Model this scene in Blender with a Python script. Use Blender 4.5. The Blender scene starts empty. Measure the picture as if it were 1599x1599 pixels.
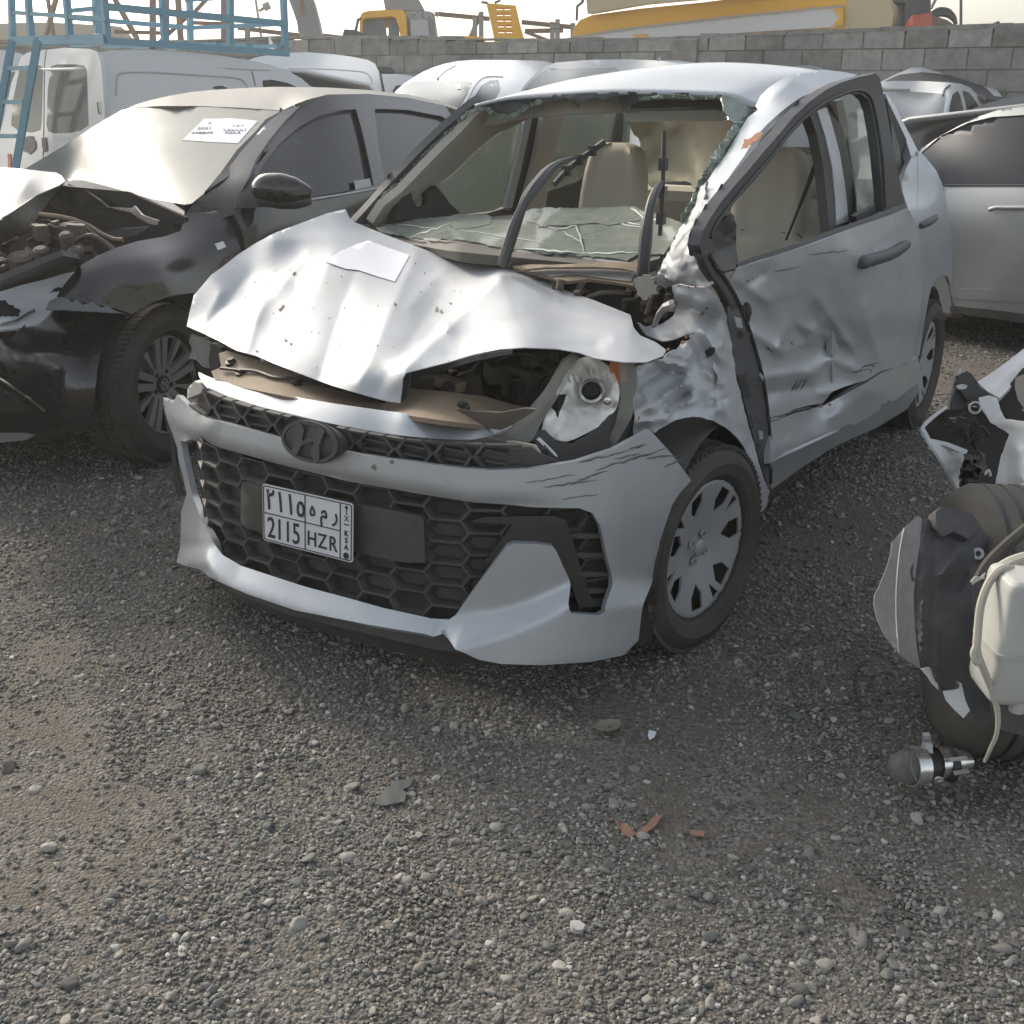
import bpy, bmesh, math, random
import numpy as np
from mathutils import Vector, Matrix, noise
from mathutils.geometry import delaunay_2d_cdt
R = math.radians
random.seed(7)
sc = bpy.context.scene
COL = sc.collection
# ------------------------------------------------------------------ camera
CAM_H, PITCH, FPX = 1.467, R(20.87), 1750.0
cd = bpy.data.cameras.new("camera"); cam = bpy.data.objects.new("camera", cd); COL.objects.link(cam)
cam.location = (0, 0, CAM_H); cam.rotation_euler = (R(90) - PITCH, 0, 0)
cd.sensor_width = 36; cd.lens = FPX / 1599 * 36; cd.clip_start = .05; cd.clip_end = 2000
sc.camera = cam
# ------------------------------------------------------------------ world, sun, exposure
SUN_EL, SUN_AZ = R(30), R(-40)          # azimuth from +Y towards +X
w = bpy.data.worlds.new("World"); sc.world = w; w.use_nodes = True
wn = w.node_tree; wn.nodes.clear()
wo = wn.nodes.new("ShaderNodeOutputWorld"); wb = wn.nodes.new("ShaderNodeBackground"); sky = wn.nodes.new("ShaderNodeTexSky")
sky.sky_type = 'NISHITA'; sky.sun_disc = False; sky.sun_elevation = SUN_EL; sky.sun_rotation = SUN_AZ
sky.dust_density = 3.0; sky.air_density = 1.0; sky.ozone_density = 1.0; sky.altitude = 0
wb.inputs[1].default_value = 0.15
hs = wn.nodes.new('ShaderNodeHueSaturation'); hs.inputs['Saturation'].default_value = .45; wn.links.new(sky.outputs[0], hs.inputs['Color']); tint = wn.nodes.new('ShaderNodeMix'); tint.data_type = 'RGBA'; tint.blend_type = 'MULTIPLY'; tint.inputs[0].default_value = 1; tint.inputs[7].default_value = (1, .99, .955, 1); wn.links.new(hs.outputs[0], tint.inputs[6]); wn.links.new(tint.outputs[2], wb.inputs[0]); wn.links.new(wb.outputs[0], wo.inputs[0])
sd = bpy.data.lights.new("sun", 'SUN'); sd.energy = 1.5; sd.angle = R(10); sd.color = (1, .88, .72)
sun = bpy.data.objects.new("sun", sd); COL.objects.link(sun)
sdir = Vector((math.sin(SUN_AZ) * math.cos(SUN_EL), math.cos(SUN_AZ) * math.cos(SUN_EL), math.sin(SUN_EL)))
sun.rotation_euler = sdir.to_track_quat('Z', 'Y').to_euler()
sc.view_settings.view_transform = 'Standard'; sc.view_settings.look = 'None'
sc.view_settings.exposure = 0.85; sc.view_settings.gamma = 1; sc.view_settings.use_curve_mapping = False
sc.cycles.max_bounces = 8; sc.cycles.transparent_max_bounces = 24; sc.cycles.use_denoising = True
sc.cycles.caustics_reflective = False; sc.cycles.caustics_refractive = False

# ------------------------------------------------------------------ frames: a pixel plus a known plane gives a real point
CP, SP = math.cos(PITCH), math.sin(PITCH)
def ray(px, py):
    u = (px - 800) / FPX; v = (py - 800) / FPX
    return np.array([u, CP - v * SP, -SP - v * CP])
class Frame:
    """car frame: X to the car's left, Y forwards, Z up"""
    def __init__(s, ox, oy, yaw, oz=0):
        s.F = np.array([math.sin(yaw), math.cos(yaw)]); s.L = np.array([-s.F[1], s.F[0]]); s.o = np.array([ox, oy]); s.oz = oz
        s.co = np.array([-s.o @ s.L, -s.o @ s.F, CAM_H - oz])
        # X left / Y forward / Z up is left-handed: the object's own Y axis points backwards and link() flips Y
        s.M = Matrix(((s.L[0], -s.F[0], 0, ox), (s.L[1], -s.F[1], 0, oy), (0, 0, 1, oz), (0, 0, 0, 1)))
    def d(s, px, py):
        r = ray(px, py); return np.array([r[:2] @ s.L, r[:2] @ s.F, r[2]])
    def t(s, px, py, ax, v):
        i = 'XYZDE'.index(ax)
        if i == 3: return v
        if i == 4: return v * .84
        return (v - s.co[i]) / s.d(px, py)[i]
    def p(s, px, py, ax, v): return s.co + s.d(px, py) * s.t(px, py, ax, v)
    def px(s, q):
        wd = np.array([s.o[0] + s.L[0] * q[0] + s.F[0] * q[1], s.o[1] + s.L[1] * q[0] + s.F[1] * q[1], q[2] + s.oz - CAM_H])
        d = wd[1] * CP - wd[2] * SP; return 800 + FPX * wd[0] / d, 800 - FPX * (wd[1] * SP + wd[2] * CP) / d
    def plane(s, ax, v): return lambda x, y: s.p(x, y, ax, v)
    def solve(s, g, t0=.8, t1=30):
        """surface g(p)=0 in car coordinates, first crossing along the ray"""
        def f(px, py):
            d = s.d(px, py); ts = np.linspace(t0, t1, 240); a = ts[0]; ga = g(s.co + d * a)
            for b in ts[1:]:
                gb = g(s.co + d * b)
                if ga * gb <= 0:
                    for _ in range(18):
                        m = (a + b) / 2; gm = g(s.co + d * m)
                        if ga * gm <= 0: b = m
                        else: a, ga = m, gm
                    return s.co + d * a
                a, ga = b, gb
            return s.co + d * a
        return f
    def field(s, anchors, ridges=(), lam=1e-3, wob=0, wsc=.01):
        """smooth depth field through anchors (px,py,axis,value); ridges (x0,y0,x1,y1,amp,width) push towards the camera"""
        P = np.array([[a[0], a[1]] for a in anchors]) / 300.; T = np.array([s.t(*a) for a in anchors])
        n = len(P)
        def U(r2): return np.where(r2 > 1e-12, r2 * np.log(r2 + 1e-12), 0)
        K = U(((P[:, None] - P[None]) ** 2).sum(2)) + lam * np.eye(n)
        Q = np.c_[np.ones(n), P]; A = np.zeros((n + 3, n + 3)); A[:n, :n] = K; A[:n, n:] = Q; A[n:, :n] = Q.T
        W = np.linalg.solve(A, np.r_[T, 0, 0, 0])
        def f(px, py):
            q = np.array([px, py]) / 300.
            t = U(((P - q) ** 2).sum(1)) @ W[:n] + W[n] + W[n + 1:] @ q
            for (x0, y0, x1, y1, am, wd) in ridges:
                dx, dy = x1 - x0, y1 - y0; L2 = dx * dx + dy * dy + 1e-6
                k = ((px - x0) * dx + (py - y0) * dy) / L2; kc = min(1, max(0, k))
                ds = math.hypot(px - x0 - kc * dx, py - y0 - kc * dy) / wd
                t -= am * math.exp(-ds ** 1.2)
            if wob: t += wob * noise.noise(Vector((px * wsc, py * wsc, 3.3))) + wob * .5 * noise.noise(Vector((px * wsc * 2.3, py * wsc * 2.3, 7.3)))
            return s.co + s.d(px, py) * t
        return f

# ------------------------------------------------------------------ objects
def tag(o, label=None, cat=None, group=None, kind=None):
    if label: o["label"] = label
    if cat: o["category"] = cat
    if group: o["group"] = group
    if kind: o["kind"] = kind
    return o
def empty(name, M=None, **k):
    o = bpy.data.objects.new(name, None); COL.objects.link(o); o.empty_display_size = .2
    if M is not None: o.matrix_world = M; LH.add(o.name)
    return tag(o, **k)
FLIP = Matrix.Diagonal((1, -1, 1, 1)); LH = set()
def lh(o):
    while o is not None and o.parent is not None: o = o.parent
    return o is not None and o.name in LH
def link(name, me, mat=None, parent=None):
    if lh(parent): me.transform(FLIP); me.flip_normals()
    o = bpy.data.objects.new(name, me); COL.objects.link(o)
    if mat is not None:
        for m in (mat if isinstance(mat, (list, tuple)) else [mat]): me.materials.append(m)
    if parent is not None: o.parent = parent
    return o
class MB:
    def __init__(s): s.v = []; s.f = []; s.m = []; s.mi = 0
    def add(s, vs, fs):
        b = len(s.v); s.v += [tuple(map(float, q)) for q in vs]; s.f += [[b + i for i in f] for f in fs]; s.m += [s.mi] * len(fs); return s
    def quad(s, a, b, c, d): return s.add([a, b, c, d], [(0, 1, 2, 3)])
    def box(s, c, sz, rot=None):
        c = Vector(c); vs = [Vector((x * sz[0] / 2, y * sz[1] / 2, z * sz[2] / 2)) for x in (-1, 1) for y in (-1, 1) for z in (-1, 1)]
        if rot is not None: vs = [rot @ q for q in vs]
        return s.add([c + q for q in vs], [(0, 1, 3, 2), (4, 6, 7, 5), (0, 4, 5, 1), (2, 3, 7, 6), (0, 2, 6, 4), (1, 5, 7, 3)])
    def bar(s, a, b, wd, hh=None, up=(0, 0, 1)):
        a = Vector(a); b = Vector(b); hh = hh or wd; z = (b - a); L = z.length
        if L < 1e-6: return s
        z.normalize(); x = z.cross(Vector(up))
        if x.length < 1e-3: x = z.cross(Vector((1, 0, 0)))
        x.normalize(); y = z.cross(x)
        vs = [q + x * i * wd / 2 + y * j * hh / 2 for q in (a, b) for i, j in ((-1, -1), (1, -1), (1, 1), (-1, 1))]
        return s.add(vs, [(0, 1, 2, 3)[::-1], (4, 5, 6, 7), (0, 1, 5, 4), (1, 2, 6, 5), (2, 3, 7, 6), (3, 0, 4, 7)])
    def tube(s, pts, r, n=10, cap=True):
        pts = [Vector(q) for q in pts]; rs = r if isinstance(r, (list, tuple)) else [r] * len(pts)
        b = len(s.v); prev = None
        for i, q in enumerate(pts):
            t = (pts[min(i + 1, len(pts) - 1)] - pts[max(i - 1, 0)]).normalized()
            if prev is None:
                x = t.cross(Vector((0, 0, 1)))
                if x.length < 1e-2: x = t.cross(Vector((1, 0, 0)))
            else: x = prev - t * prev.dot(t)
            x.normalize(); prev = x; y = t.cross(x)
            for k in range(n):
                a = 2 * math.pi * k / n; s.v.append(tuple(q + (x * math.cos(a) + y * math.sin(a)) * rs[i]))
        for i in range(len(pts) - 1):
            for k in range(n):
                s.f.append([b + i * n + k, b + i * n + (k + 1) % n, b + (i + 1) * n + (k + 1) % n, b + (i + 1) * n + k]); s.m.append(s.mi)
        if cap:
            s.f.append([b + k for k in range(n)][::-1]); s.m.append(s.mi)
            e = b + (len(pts) - 1) * n; s.f.append([e + k for k in range(n)]); s.m.append(s.mi)
        return s
    def lathe(s, prof, c, ax, n=48, closed=False):
        """prof: (radius, offset along axis)"""
        ax = Vector(ax).normalized(); c = Vector(c); x = ax.cross(Vector((0, 0, 1)))
        if x.length < 1e-2: x = Vector((1, 0, 0))
        x.normalize(); y = ax.cross(x); b = len(s.v)
        for (r, o) in prof:
            for k in range(n):
                a = 2 * math.pi * k / n; s.v.append(tuple(c + ax * o + (x * math.cos(a) + y * math.sin(a)) * r))
        m = len(prof)
        for i in range(m if closed else m - 1):
            j = (i + 1) % m
            for k in range(n):
                s.f.append([b + i * n + k, b + j * n + k, b + j * n + (k + 1) % n, b + i * n + (k + 1) % n]); s.m.append(s.mi)
        return s
    def grid(s, rows):
        b = len(s.v); m = len(rows[0])
        for r in rows: s.v += [tuple(map(float, q)) for q in r]
        for i in range(len(rows) - 1):
            for k in range(m - 1):
                s.f.append([b + i * m + k, b + i * m + k + 1, b + (i + 1) * m + k + 1, b + (i + 1) * m + k]); s.m.append(s.mi)
        return s
    def prism(s, poly, n):
        """closed polygon of 3D points extruded by vector n"""
        m = len(poly); n = Vector(n); vs = [Vector(q) for q in poly]; vs += [q + n for q in vs]
        return s.add(vs, [list(range(m))[::-1], list(range(m, 2 * m))] + [(i, (i + 1) % m, m + (i + 1) % m, m + i) for i in range(m)])
    def ball(s, c, r, n=12, sc3=(1, 1, 1)):
        b = len(s.v); c = Vector(c)
        for i in range(n + 1):
            a = math.pi * i / n
            for k in range(n * 2):
                q = math.pi * k / n; s.v.append(tuple(c + Vector((math.sin(a) * math.cos(q) * sc3[0], math.sin(a) * math.sin(q) * sc3[1], math.cos(a) * sc3[2])) * r))
        m = n * 2
        for i in range(n):
            for k in range(m): s.f.append([b + i * m + k, b + (i + 1) * m + k, b + (i + 1) * m + (k + 1) % m, b + i * m + (k + 1) % m]); s.m.append(s.mi)
        return s
    def build(s, name, mat, parent=None, smooth=False, bevel=0, solid=0, sub=0, fixn=True, angle=40, M=None):
        me = bpy.data.meshes.new(name)
        v = s.v
        if M is not None: v = [tuple(M @ Vector(q)) for q in v]
        me.from_pydata(v, [], s.f)
        o = link(name, me, mat, parent)
        if max(s.m or [0]) > 0: me.polygons.foreach_set("material_index", s.m)
        if fixn or True:
            bm = bmesh.new(); bm.from_mesh(me); bmesh.ops.remove_doubles(bm, verts=bm.verts, dist=1e-5)
            if fixn: bmesh.ops.recalc_face_normals(bm, faces=bm.faces)
            bm.to_mesh(me); bm.free()
        if smooth:
            me.polygons.foreach_set("use_smooth", [True] * len(me.polygons)); me.set_sharp_from_angle(angle=R(angle))
        if bevel:
            m = o.modifiers.new("bevel", 'BEVEL'); m.width = bevel; m.segments = 2; m.limit_method = 'ANGLE'; m.angle_limit = R(35)
        if solid:
            m = o.modifiers.new("solid", 'SOLIDIFY'); m.thickness = abs(solid); m.offset = -1 if solid > 0 else 1
        if sub:
            m = o.modifiers.new("sub", 'SUBSURF'); m.levels = sub; m.render_levels = sub
        me.update(); return o
def cr(pts, n=6, closed=False):
    """Catmull-Rom through points of any dimension"""
    P = [np.array(q, float) for q in pts]; out = []; m = len(P)
    rng = m if closed else m - 1
    for i in range(rng):
        if closed: a, b, c, d = P[(i - 1) % m], P[i], P[(i + 1) % m], P[(i + 2) % m]
        else: a, b, c, d = P[max(i - 1, 0)], P[i], P[i + 1], P[min(i + 2, m - 1)]
        for k in range(n):
            t = k / n
            out.append(.5 * ((2 * b) + (-a + c) * t + (2 * a - 5 * b + 4 * c - d) * t * t + (-a + 3 * b - 3 * c + d) * t ** 3))
    if not closed: out.append(P[-1])
    return out
def surf_grid(ctrl, nu=5, nv=5):
    rows = [cr(r, nu) for r in ctrl]; cols = list(zip(*rows))
    return list(zip(*[cr(c, nv) for c in cols]))
def inside(x, y, P):
    c = False; j = len(P) - 1
    for i in range(len(P)):
        xi, yi = P[i]; xj, yj = P[j]
        if (yi > y) != (yj > y) and x < (xj - xi) * (y - yi) / (yj - yi) + xi: c = not c
        j = i
    return c
def resamp(P, sp):
    out = []
    for i in range(len(P)):
        a = P[i]; b = P[(i + 1) % len(P)]; L = math.hypot(b[0] - a[0], b[1] - a[1]); k = max(1, int(round(L / sp)))
        for j in range(k): out.append((a[0] + (b[0] - a[0]) * j / k, a[1] + (b[1] - a[1]) * j / k))
    return out
def jag(P, amp, sp=5, seed=1):
    """roughen an outline: torn or broken edge"""
    rnd = random.Random(seed); return [(x + rnd.uniform(-amp, amp), y + rnd.uniform(-amp, amp)) for x, y in resamp(P, sp)]
def cdt(outline, holes=(), sp=10):
    """triangulated filling of a 2D outline (with holes); returns verts2d, tris"""
    loops = [resamp(outline, sp)] + [resamp(hh, sp) for hh in holes]
    vs = []; es = []
    for L in loops:
        b = len(vs); vs += L; es += [(b + i, b + (i + 1) % len(L)) for i in range(len(L))]
    nb = len(vs); B = np.array(vs); x0, y0 = B.min(0); x1, y1 = B.max(0); rnd = random.Random(3)
    y = y0 + sp / 2; row = 0
    while y < y1:
        x = x0 + sp / 2 * (1 + row % 2)
        while x < x1:
            qx, qy = x + rnd.uniform(-.12, .12) * sp, y + rnd.uniform(-.12, .12) * sp
            if inside(qx, qy, loops[0]) and not any(inside(qx, qy, L) for L in loops[1:]) and ((B[:nb] - (qx, qy)) ** 2).sum(1).min() > (.45 * sp) ** 2: vs.append((qx, qy))
            x += sp
        y += sp * .87; row += 1
    ov, oe, of = delaunay_2d_cdt([Vector(q) for q in vs], es, [], 0, 1e-4)[:3]
    tris = []
    for f in of:
        cx = sum(ov[i].x for i in f) / len(f); cy = sum(ov[i].y for i in f) / len(f)
        if inside(cx, cy, loops[0]) and not any(inside(cx, cy, L) for L in loops[1:]): tris.append(list(f))
    return [(q.x, q.y) for q in ov], tris
def patch(name, outline, surf, mat, parent=None, holes=(), sp=9, thick=.003, curve=0, smooth=True, fr=None, fn=None):
    """sheet whose outline is traced in the photograph and which lies on a real surface"""
    if curve: outline = [tuple(q) for q in cr(outline, curve, True)]
    v2, tris = cdt(outline, holes, sp)
    v3 = [np.array(surf(x, y), float) for x, y in v2]
    if fn: v3 = [fn(q) for q in v3]
    me = bpy.data.meshes.new(name); me.from_pydata([tuple(map(float, q)) for q in v3], [], tris)
    o = link(name, me, mat, parent)
    ref = fr.co if fr is not None else None
    if ref is not None and len(tris):
        f = tris[len(tris) // 2]; acc = 0
        for f in tris[::max(1, len(tris) // 40)]:
            a, b, c = (v3[i] for i in f); acc += np.dot(np.cross(b - a, c - a), ref - a)
        if acc < 0: me.flip_normals()
    if smooth: me.polygons.foreach_set("use_smooth", [True] * len(me.polygons))
    if thick:
        m = o.modifiers.new("solid", 'SOLIDIFY'); m.thickness = thick; m.offset = -1; m.use_even_offset = False
        e = o.modifiers.new("split", 'EDGE_SPLIT'); e.split_angle = R(55)
    return o
def flat(name, poly, z0, thick, mat, parent, M, holes=(), sp=.05, relief=None, smooth=False):
    """extruded outline in a local plane placed by matrix M"""
    v2, tris = cdt(poly, holes, sp)
    me = bpy.data.meshes.new(name)
    me.from_pydata([tuple(M @ Vector((x, y, z0 + (relief(x, y) if relief else 0)))) for x, y in v2], [], tris)
    o = link(name, me, mat, parent)
    bm = bmesh.new(); bm.from_mesh(me); bmesh.ops.recalc_face_normals(bm, faces=bm.faces); bm.to_mesh(me); bm.free()
    n = (M.to_3x3() @ Vector((0, 0, 1)))
    if lh(parent): n.y = -n.y
    if sum(p.normal.dot(n) for p in me.polygons) < 0: me.flip_normals()
    if smooth: me.polygons.foreach_set("use_smooth", [True] * len(me.polygons))
    m = o.modifiers.new("solid", 'SOLIDIFY'); m.thickness = thick; m.offset = -1
    e = o.modifiers.new("split", 'EDGE_SPLIT'); e.split_angle = R(45)
    return o
def text(name, s, size, mat, parent, M, ext=.0008, align='CENTER', bold=0, sx=1):
    cu = bpy.data.curves.new(name, 'FONT'); cu.body = s; cu.size = size; cu.extrude = ext; cu.align_x = align; cu.align_y = 'CENTER'; cu.offset = bold
    t = bpy.data.objects.new(name, cu); COL.objects.link(t)
    dg = bpy.context.evaluated_depsgraph_get(); me = bpy.data.meshes.new_from_object(t.evaluated_get(dg))
    bpy.data.objects.remove(t)
    me.transform(Matrix.Diagonal((sx, 1, 1, 1))); me.transform(M); me.materials.clear()
    return link(name, me, mat, parent)

# ------------------------------------------------------------------ materials
def nt(name):
    m = bpy.data.materials.new(name); m.use_nodes = True; t = m.node_tree; b = t.nodes["Principled BSDF"]; return m, t, b
def noise_node(t, scale, detail=5, rough=.6, coord='Object', stretch=None):
    tc = t.nodes.new("ShaderNodeTexCoord"); n = t.nodes.new("ShaderNodeTexNoise"); n.inputs['Scale'].default_value = scale; n.inputs['Detail'].default_value = detail; n.inputs['Roughness'].default_value = rough
    if stretch:
        mp = t.nodes.new("ShaderNodeMapping"); mp.inputs['Scale'].default_value = stretch; t.links.new(tc.outputs[coord], mp.inputs[0]); t.links.new(mp.outputs[0], n.inputs[0])
    else: t.links.new(tc.outputs[coord], n.inputs[0])
    return n
def ramp(t, src, a, b, ca=(0, 0, 0, 1), cb=(1, 1, 1, 1)):
    r = t.nodes.new("ShaderNodeValToRGB"); r.color_ramp.elements[0].position = a; r.color_ramp.elements[1].position = b
    r.color_ramp.elements[0].color = ca; r.color_ramp.elements[1].color = cb; t.links.new(src, r.inputs[0]); return r
def mixc(t, fac, a, b):
    m = t.nodes.new("ShaderNodeMix"); m.data_type = 'RGBA'; 
    if hasattr(fac, 'links'): t.links.new(fac, m.inputs[0])
    else: m.inputs[0].default_value = fac
    for i, c in ((6, a), (7, b)):
        if hasattr(c, 'links'): t.links.new(c, m.inputs[i])
        else: m.inputs[i].default_value = (*c, 1) if len(c) == 3 else c
    return m.outputs[2]
def mat(name, col, rough=.5, metal=0, dust=0, dcol=(.30, .26, .21), bump=0, bscale=60, coat=0, nscale=6, var=.0, spec=.5, lo=.35, hi=.75, streak=None, dr=.85):
    m, t, b = nt(name); b.inputs['Roughness'].default_value = rough; b.inputs['Metallic'].default_value = metal
    b.inputs['Coat Weight'].default_value = coat; b.inputs['Coat Roughness'].default_value = .12; b.inputs['Specular IOR Level'].default_value = spec
    c = (*col, 1)
    if var:
        n0 = noise_node(t, nscale * 2.3, 6, .65); r0 = ramp(t, n0.outputs[0], .3, .7, tuple(x * (1 - var) for x in col) + (1,), tuple(min(1, x * (1 + var)) for x in col) + (1,)); c = r0.outputs[0]
    if dust:
        n = noise_node(t, nscale, 8, .7, stretch=streak); r = ramp(t, n.outputs[0], lo, hi, (dust * .25,) * 3 + (1,), (dust,) * 3 + (1,))
        n2 = noise_node(t, nscale * 22, 3, .7); r2 = ramp(t, n2.outputs[0], .35, .75, (.55,) * 3 + (1,), (1.15,) * 3 + (1,))
        mu = t.nodes.new("ShaderNodeMath"); mu.operation = 'MULTIPLY'; mu.use_clamp = True; t.links.new(r.outputs[0], mu.inputs[0]); t.links.new(r2.outputs[0], mu.inputs[1])
        f = mu.outputs[0]; c = mixc(t, f, c, dcol)
        mr = t.nodes.new("ShaderNodeMapRange"); t.links.new(f, mr.inputs[0]); mr.inputs[3].default_value = rough; mr.inputs[4].default_value = dr; t.links.new(mr.outputs[0], b.inputs['Roughness'])
        if metal:
            mr = t.nodes.new("ShaderNodeMapRange"); t.links.new(f, mr.inputs[0]); mr.inputs[3].default_value = metal; mr.inputs[4].default_value = 0; t.links.new(mr.outputs[0], b.inputs['Metallic'])
        if coat:
            mr = t.nodes.new("ShaderNodeMapRange"); t.links.new(f, mr.inputs[0]); mr.inputs[3].default_value = coat; mr.inputs[4].default_value = 0; t.links.new(mr.outputs[0], b.inputs['Coat Weight'])
    if hasattr(c, 'links'): t.links.new(c, b.inputs['Base Color'])
    else: b.inputs['Base Color'].default_value = c
    if bump:
        n = noise_node(t, bscale, 4, .6); bp = t.nodes.new("ShaderNodeBump"); bp.inputs['Strength'].default_value = bump; bp.inputs['Distance'].default_value = .004
        t.links.new(n.outputs[0], bp.inputs['Height']); t.links.new(bp.outputs[0], b.inputs['Normal'])
    return m
def glass(name, tint=(.8, .9, .85), trans=.75, rough=.05, dust=.15, dcol=(.5, .48, .42), cracks=0, gscale=9, cw=.05, cf=.85):
    """thin sheet of glass: clear and mirror-like, with dust lying on it"""
    m, t, b = nt(name); out = t.nodes["Material Output"]
    b.inputs['Base Color'].default_value = (*[x * .25 for x in tint], 1); b.inputs['Roughness'].default_value = rough; b.inputs['Specular IOR Level'].default_value = .6
    tr = t.nodes.new("ShaderNodeBsdfTransparent"); tr.inputs[0].default_value = (*tint, 1)
    mx = t.nodes.new("ShaderNodeMixShader"); lw = t.nodes.new("ShaderNodeLayerWeight"); lw.inputs[0].default_value = .35
    mr = t.nodes.new("ShaderNodeMapRange"); mr.inputs[3].default_value = trans; mr.inputs[4].default_value = .25; t.links.new(lw.outputs['Fresnel'], mr.inputs[0])
    t.links.new(mr.outputs[0], mx.inputs[0]); t.links.new(b.outputs[0], mx.inputs[1]); t.links.new(tr.outputs[0], mx.inputs[2])
    df = t.nodes.new("ShaderNodeBsdfDiffuse"); df.inputs[0].default_value = (*dcol, 1); mx2 = t.nodes.new("ShaderNodeMixShader")
    n = noise_node(t, gscale, 7, .7); r = ramp(t, n.outputs[0], .3, .75, (dust * .4,) * 3 + (1,), (dust,) * 3 + (1,))
    f = r.outputs[0]
    if cracks:
        tc = t.nodes.new("ShaderNodeTexCoord"); vo = t.nodes.new("ShaderNodeTexVoronoi"); vo.feature = 'DISTANCE_TO_EDGE'; vo.inputs['Scale'].default_value = cracks
        t.links.new(tc.outputs['Object'], vo.inputs[0]); r2 = ramp(t, vo.outputs[0], .0, cw, (cf,) * 3 + (1,), (0, 0, 0, 1))
        ad = t.nodes.new("ShaderNodeMath"); ad.operation = 'MAXIMUM'; t.links.new(f, ad.inputs[0]); t.links.new(r2.outputs[0], ad.inputs[1]); f = ad.outputs[0]
    t.links.new(f, mx2.inputs[0]); t.links.new(mx.outputs[0], mx2.inputs[1]); t.links.new(df.outputs[0], mx2.inputs[2]); t.links.new(mx2.outputs[0], out.inputs[0])
    return m
M = dict(
    silver=mat("silver_paint", (.45, .485, .525), .38, .58, dust=.42, dcol=(.42, .38, .32), coat=.4, nscale=4, var=.05, lo=.4, hi=.8),
    silver_bonnet=mat("silver_bonnet_paint", (.42, .45, .49), .5, .32, dust=.5, dcol=(.42, .39, .34), coat=.25, nscale=4, var=.06, lo=.4, hi=.8),
    silver_torn=mat("torn_silver_paint", (.45, .48, .515), .5, .25, dust=.5, dcol=(.34, .28, .22), coat=.3, nscale=9, var=.1, bump=.25, bscale=30, lo=.45, hi=.8),
    rust=mat("rust", (.25, .10, .05), .9, dust=.6, dcol=(.4, .25, .15), nscale=60, bump=.5, bscale=200),
    scratch=mat("scraped_black_mark", (.05, .05, .055), .7, dust=.5, dcol=(.35, .36, .38), nscale=40, lo=.4, hi=.6),
    plastic=mat("dusty_black_plastic", (.030, .031, .033), .5, dust=.45, dcol=(.17, .16, .145), nscale=7, bump=.1, bscale=90),
    plastic_dark=mat("dark_plastic", (.02, .02, .02), .5, dust=.25, dcol=(.15, .13, .11), nscale=12),
    black=mat("dark_inner_metal", (.018, .017, .016), .7, dust=.5, dcol=(.06, .05, .04), nscale=14),
    trimgrey=mat("dark_grey_seal", (.055, .058, .064), .5, dust=.25, dcol=(.16, .16, .16), nscale=9),
    tan=mat("tan_dust_and_sun_panel", (.16, .125, .09), .7, dust=.75, dcol=(.40, .30, .20), nscale=9, bump=.1),  # tan colour carries orange sunlight as well as dust
    rubber=mat("tyre_rubber", (.035, .034, .033), .8, dust=.7, dcol=(.13, .115, .10), nscale=9, bump=.2, bscale=160),
    hub=mat("silver_hubcap_plastic", (.42, .44, .46), .42, .45, dust=.4, dcol=(.36, .33, .3), nscale=12),
    seat=mat("beige_cloth", (.60, .56, .47), .9, dust=.3, dcol=(.60, .54, .44), nscale=9, bump=.15, bscale=400),
    liner=mat("headliner_grey", (.46, .45, .41), .9, dust=.3, dcol=(.35, .33, .28), nscale=9),
    trimbeige=mat("pillar_trim_beige", (.42, .40, .35), .65, dust=.4, dcol=(.35, .3, .24), nscale=6),
    door_in=mat("interior_trim_dark", (.09, .085, .075), .7, dust=.4, dcol=(.2, .18, .15), nscale=6),
    glass=glass("car_window_glass", (.82, .90, .86), .86, .04, .12),
    glass_pale=glass("sky_sheen_side_glass", (.86, .92, .88), .9, .06, .38, (.52, .54, .48), gscale=4),  # pale green layer stands in for sky reflected in the windows
    shatter=glass("shattered_windshield_glass", (.55, .72, .62), .35, .15, .5, (.40, .46, .40), cracks=45),
    glass_sheet=glass("collapsed_windshield_glass", (.60, .74, .66), .45, .08, .55, (.36, .38, .33), gscale=14, cracks=17, cw=.022, cf=.75),
    lens=glass("headlight_lens", (.9, .92, .9), .8, .08, .2, (.6, .58, .52)),
    chrome=mat("chrome", (.75, .75, .73), .16, 1, dust=.3, dcol=(.4, .36, .3), nscale=15),
    reflector=mat("headlight_reflector", (.85, .84, .80), .32, .72, dust=.45, dcol=(.55, .47, .36), nscale=8, bump=.5, bscale=25),
    plate=mat("plate_white", (.62, .63, .66), .45, dust=.2, nscale=12),
    ink=mat("plate_ink", (.02, .02, .025), .5),
    paper=mat("white_paper", (.78, .79, .84), .8),
    orange=mat("amber_plastic", (.5, .16, .04), .4),
    steel=mat("bare_steel", (.35, .35, .34), .45, .8, dust=.5, dcol=(.2, .15, .11), nscale=20),
    engine=mat("grimy_engine_parts", (.06, .055, .05), .6, .2, dust=.8, dcol=(.15, .12, .09), nscale=16, bump=.4, bscale=40),
)
FASTDBG = 0
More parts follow.
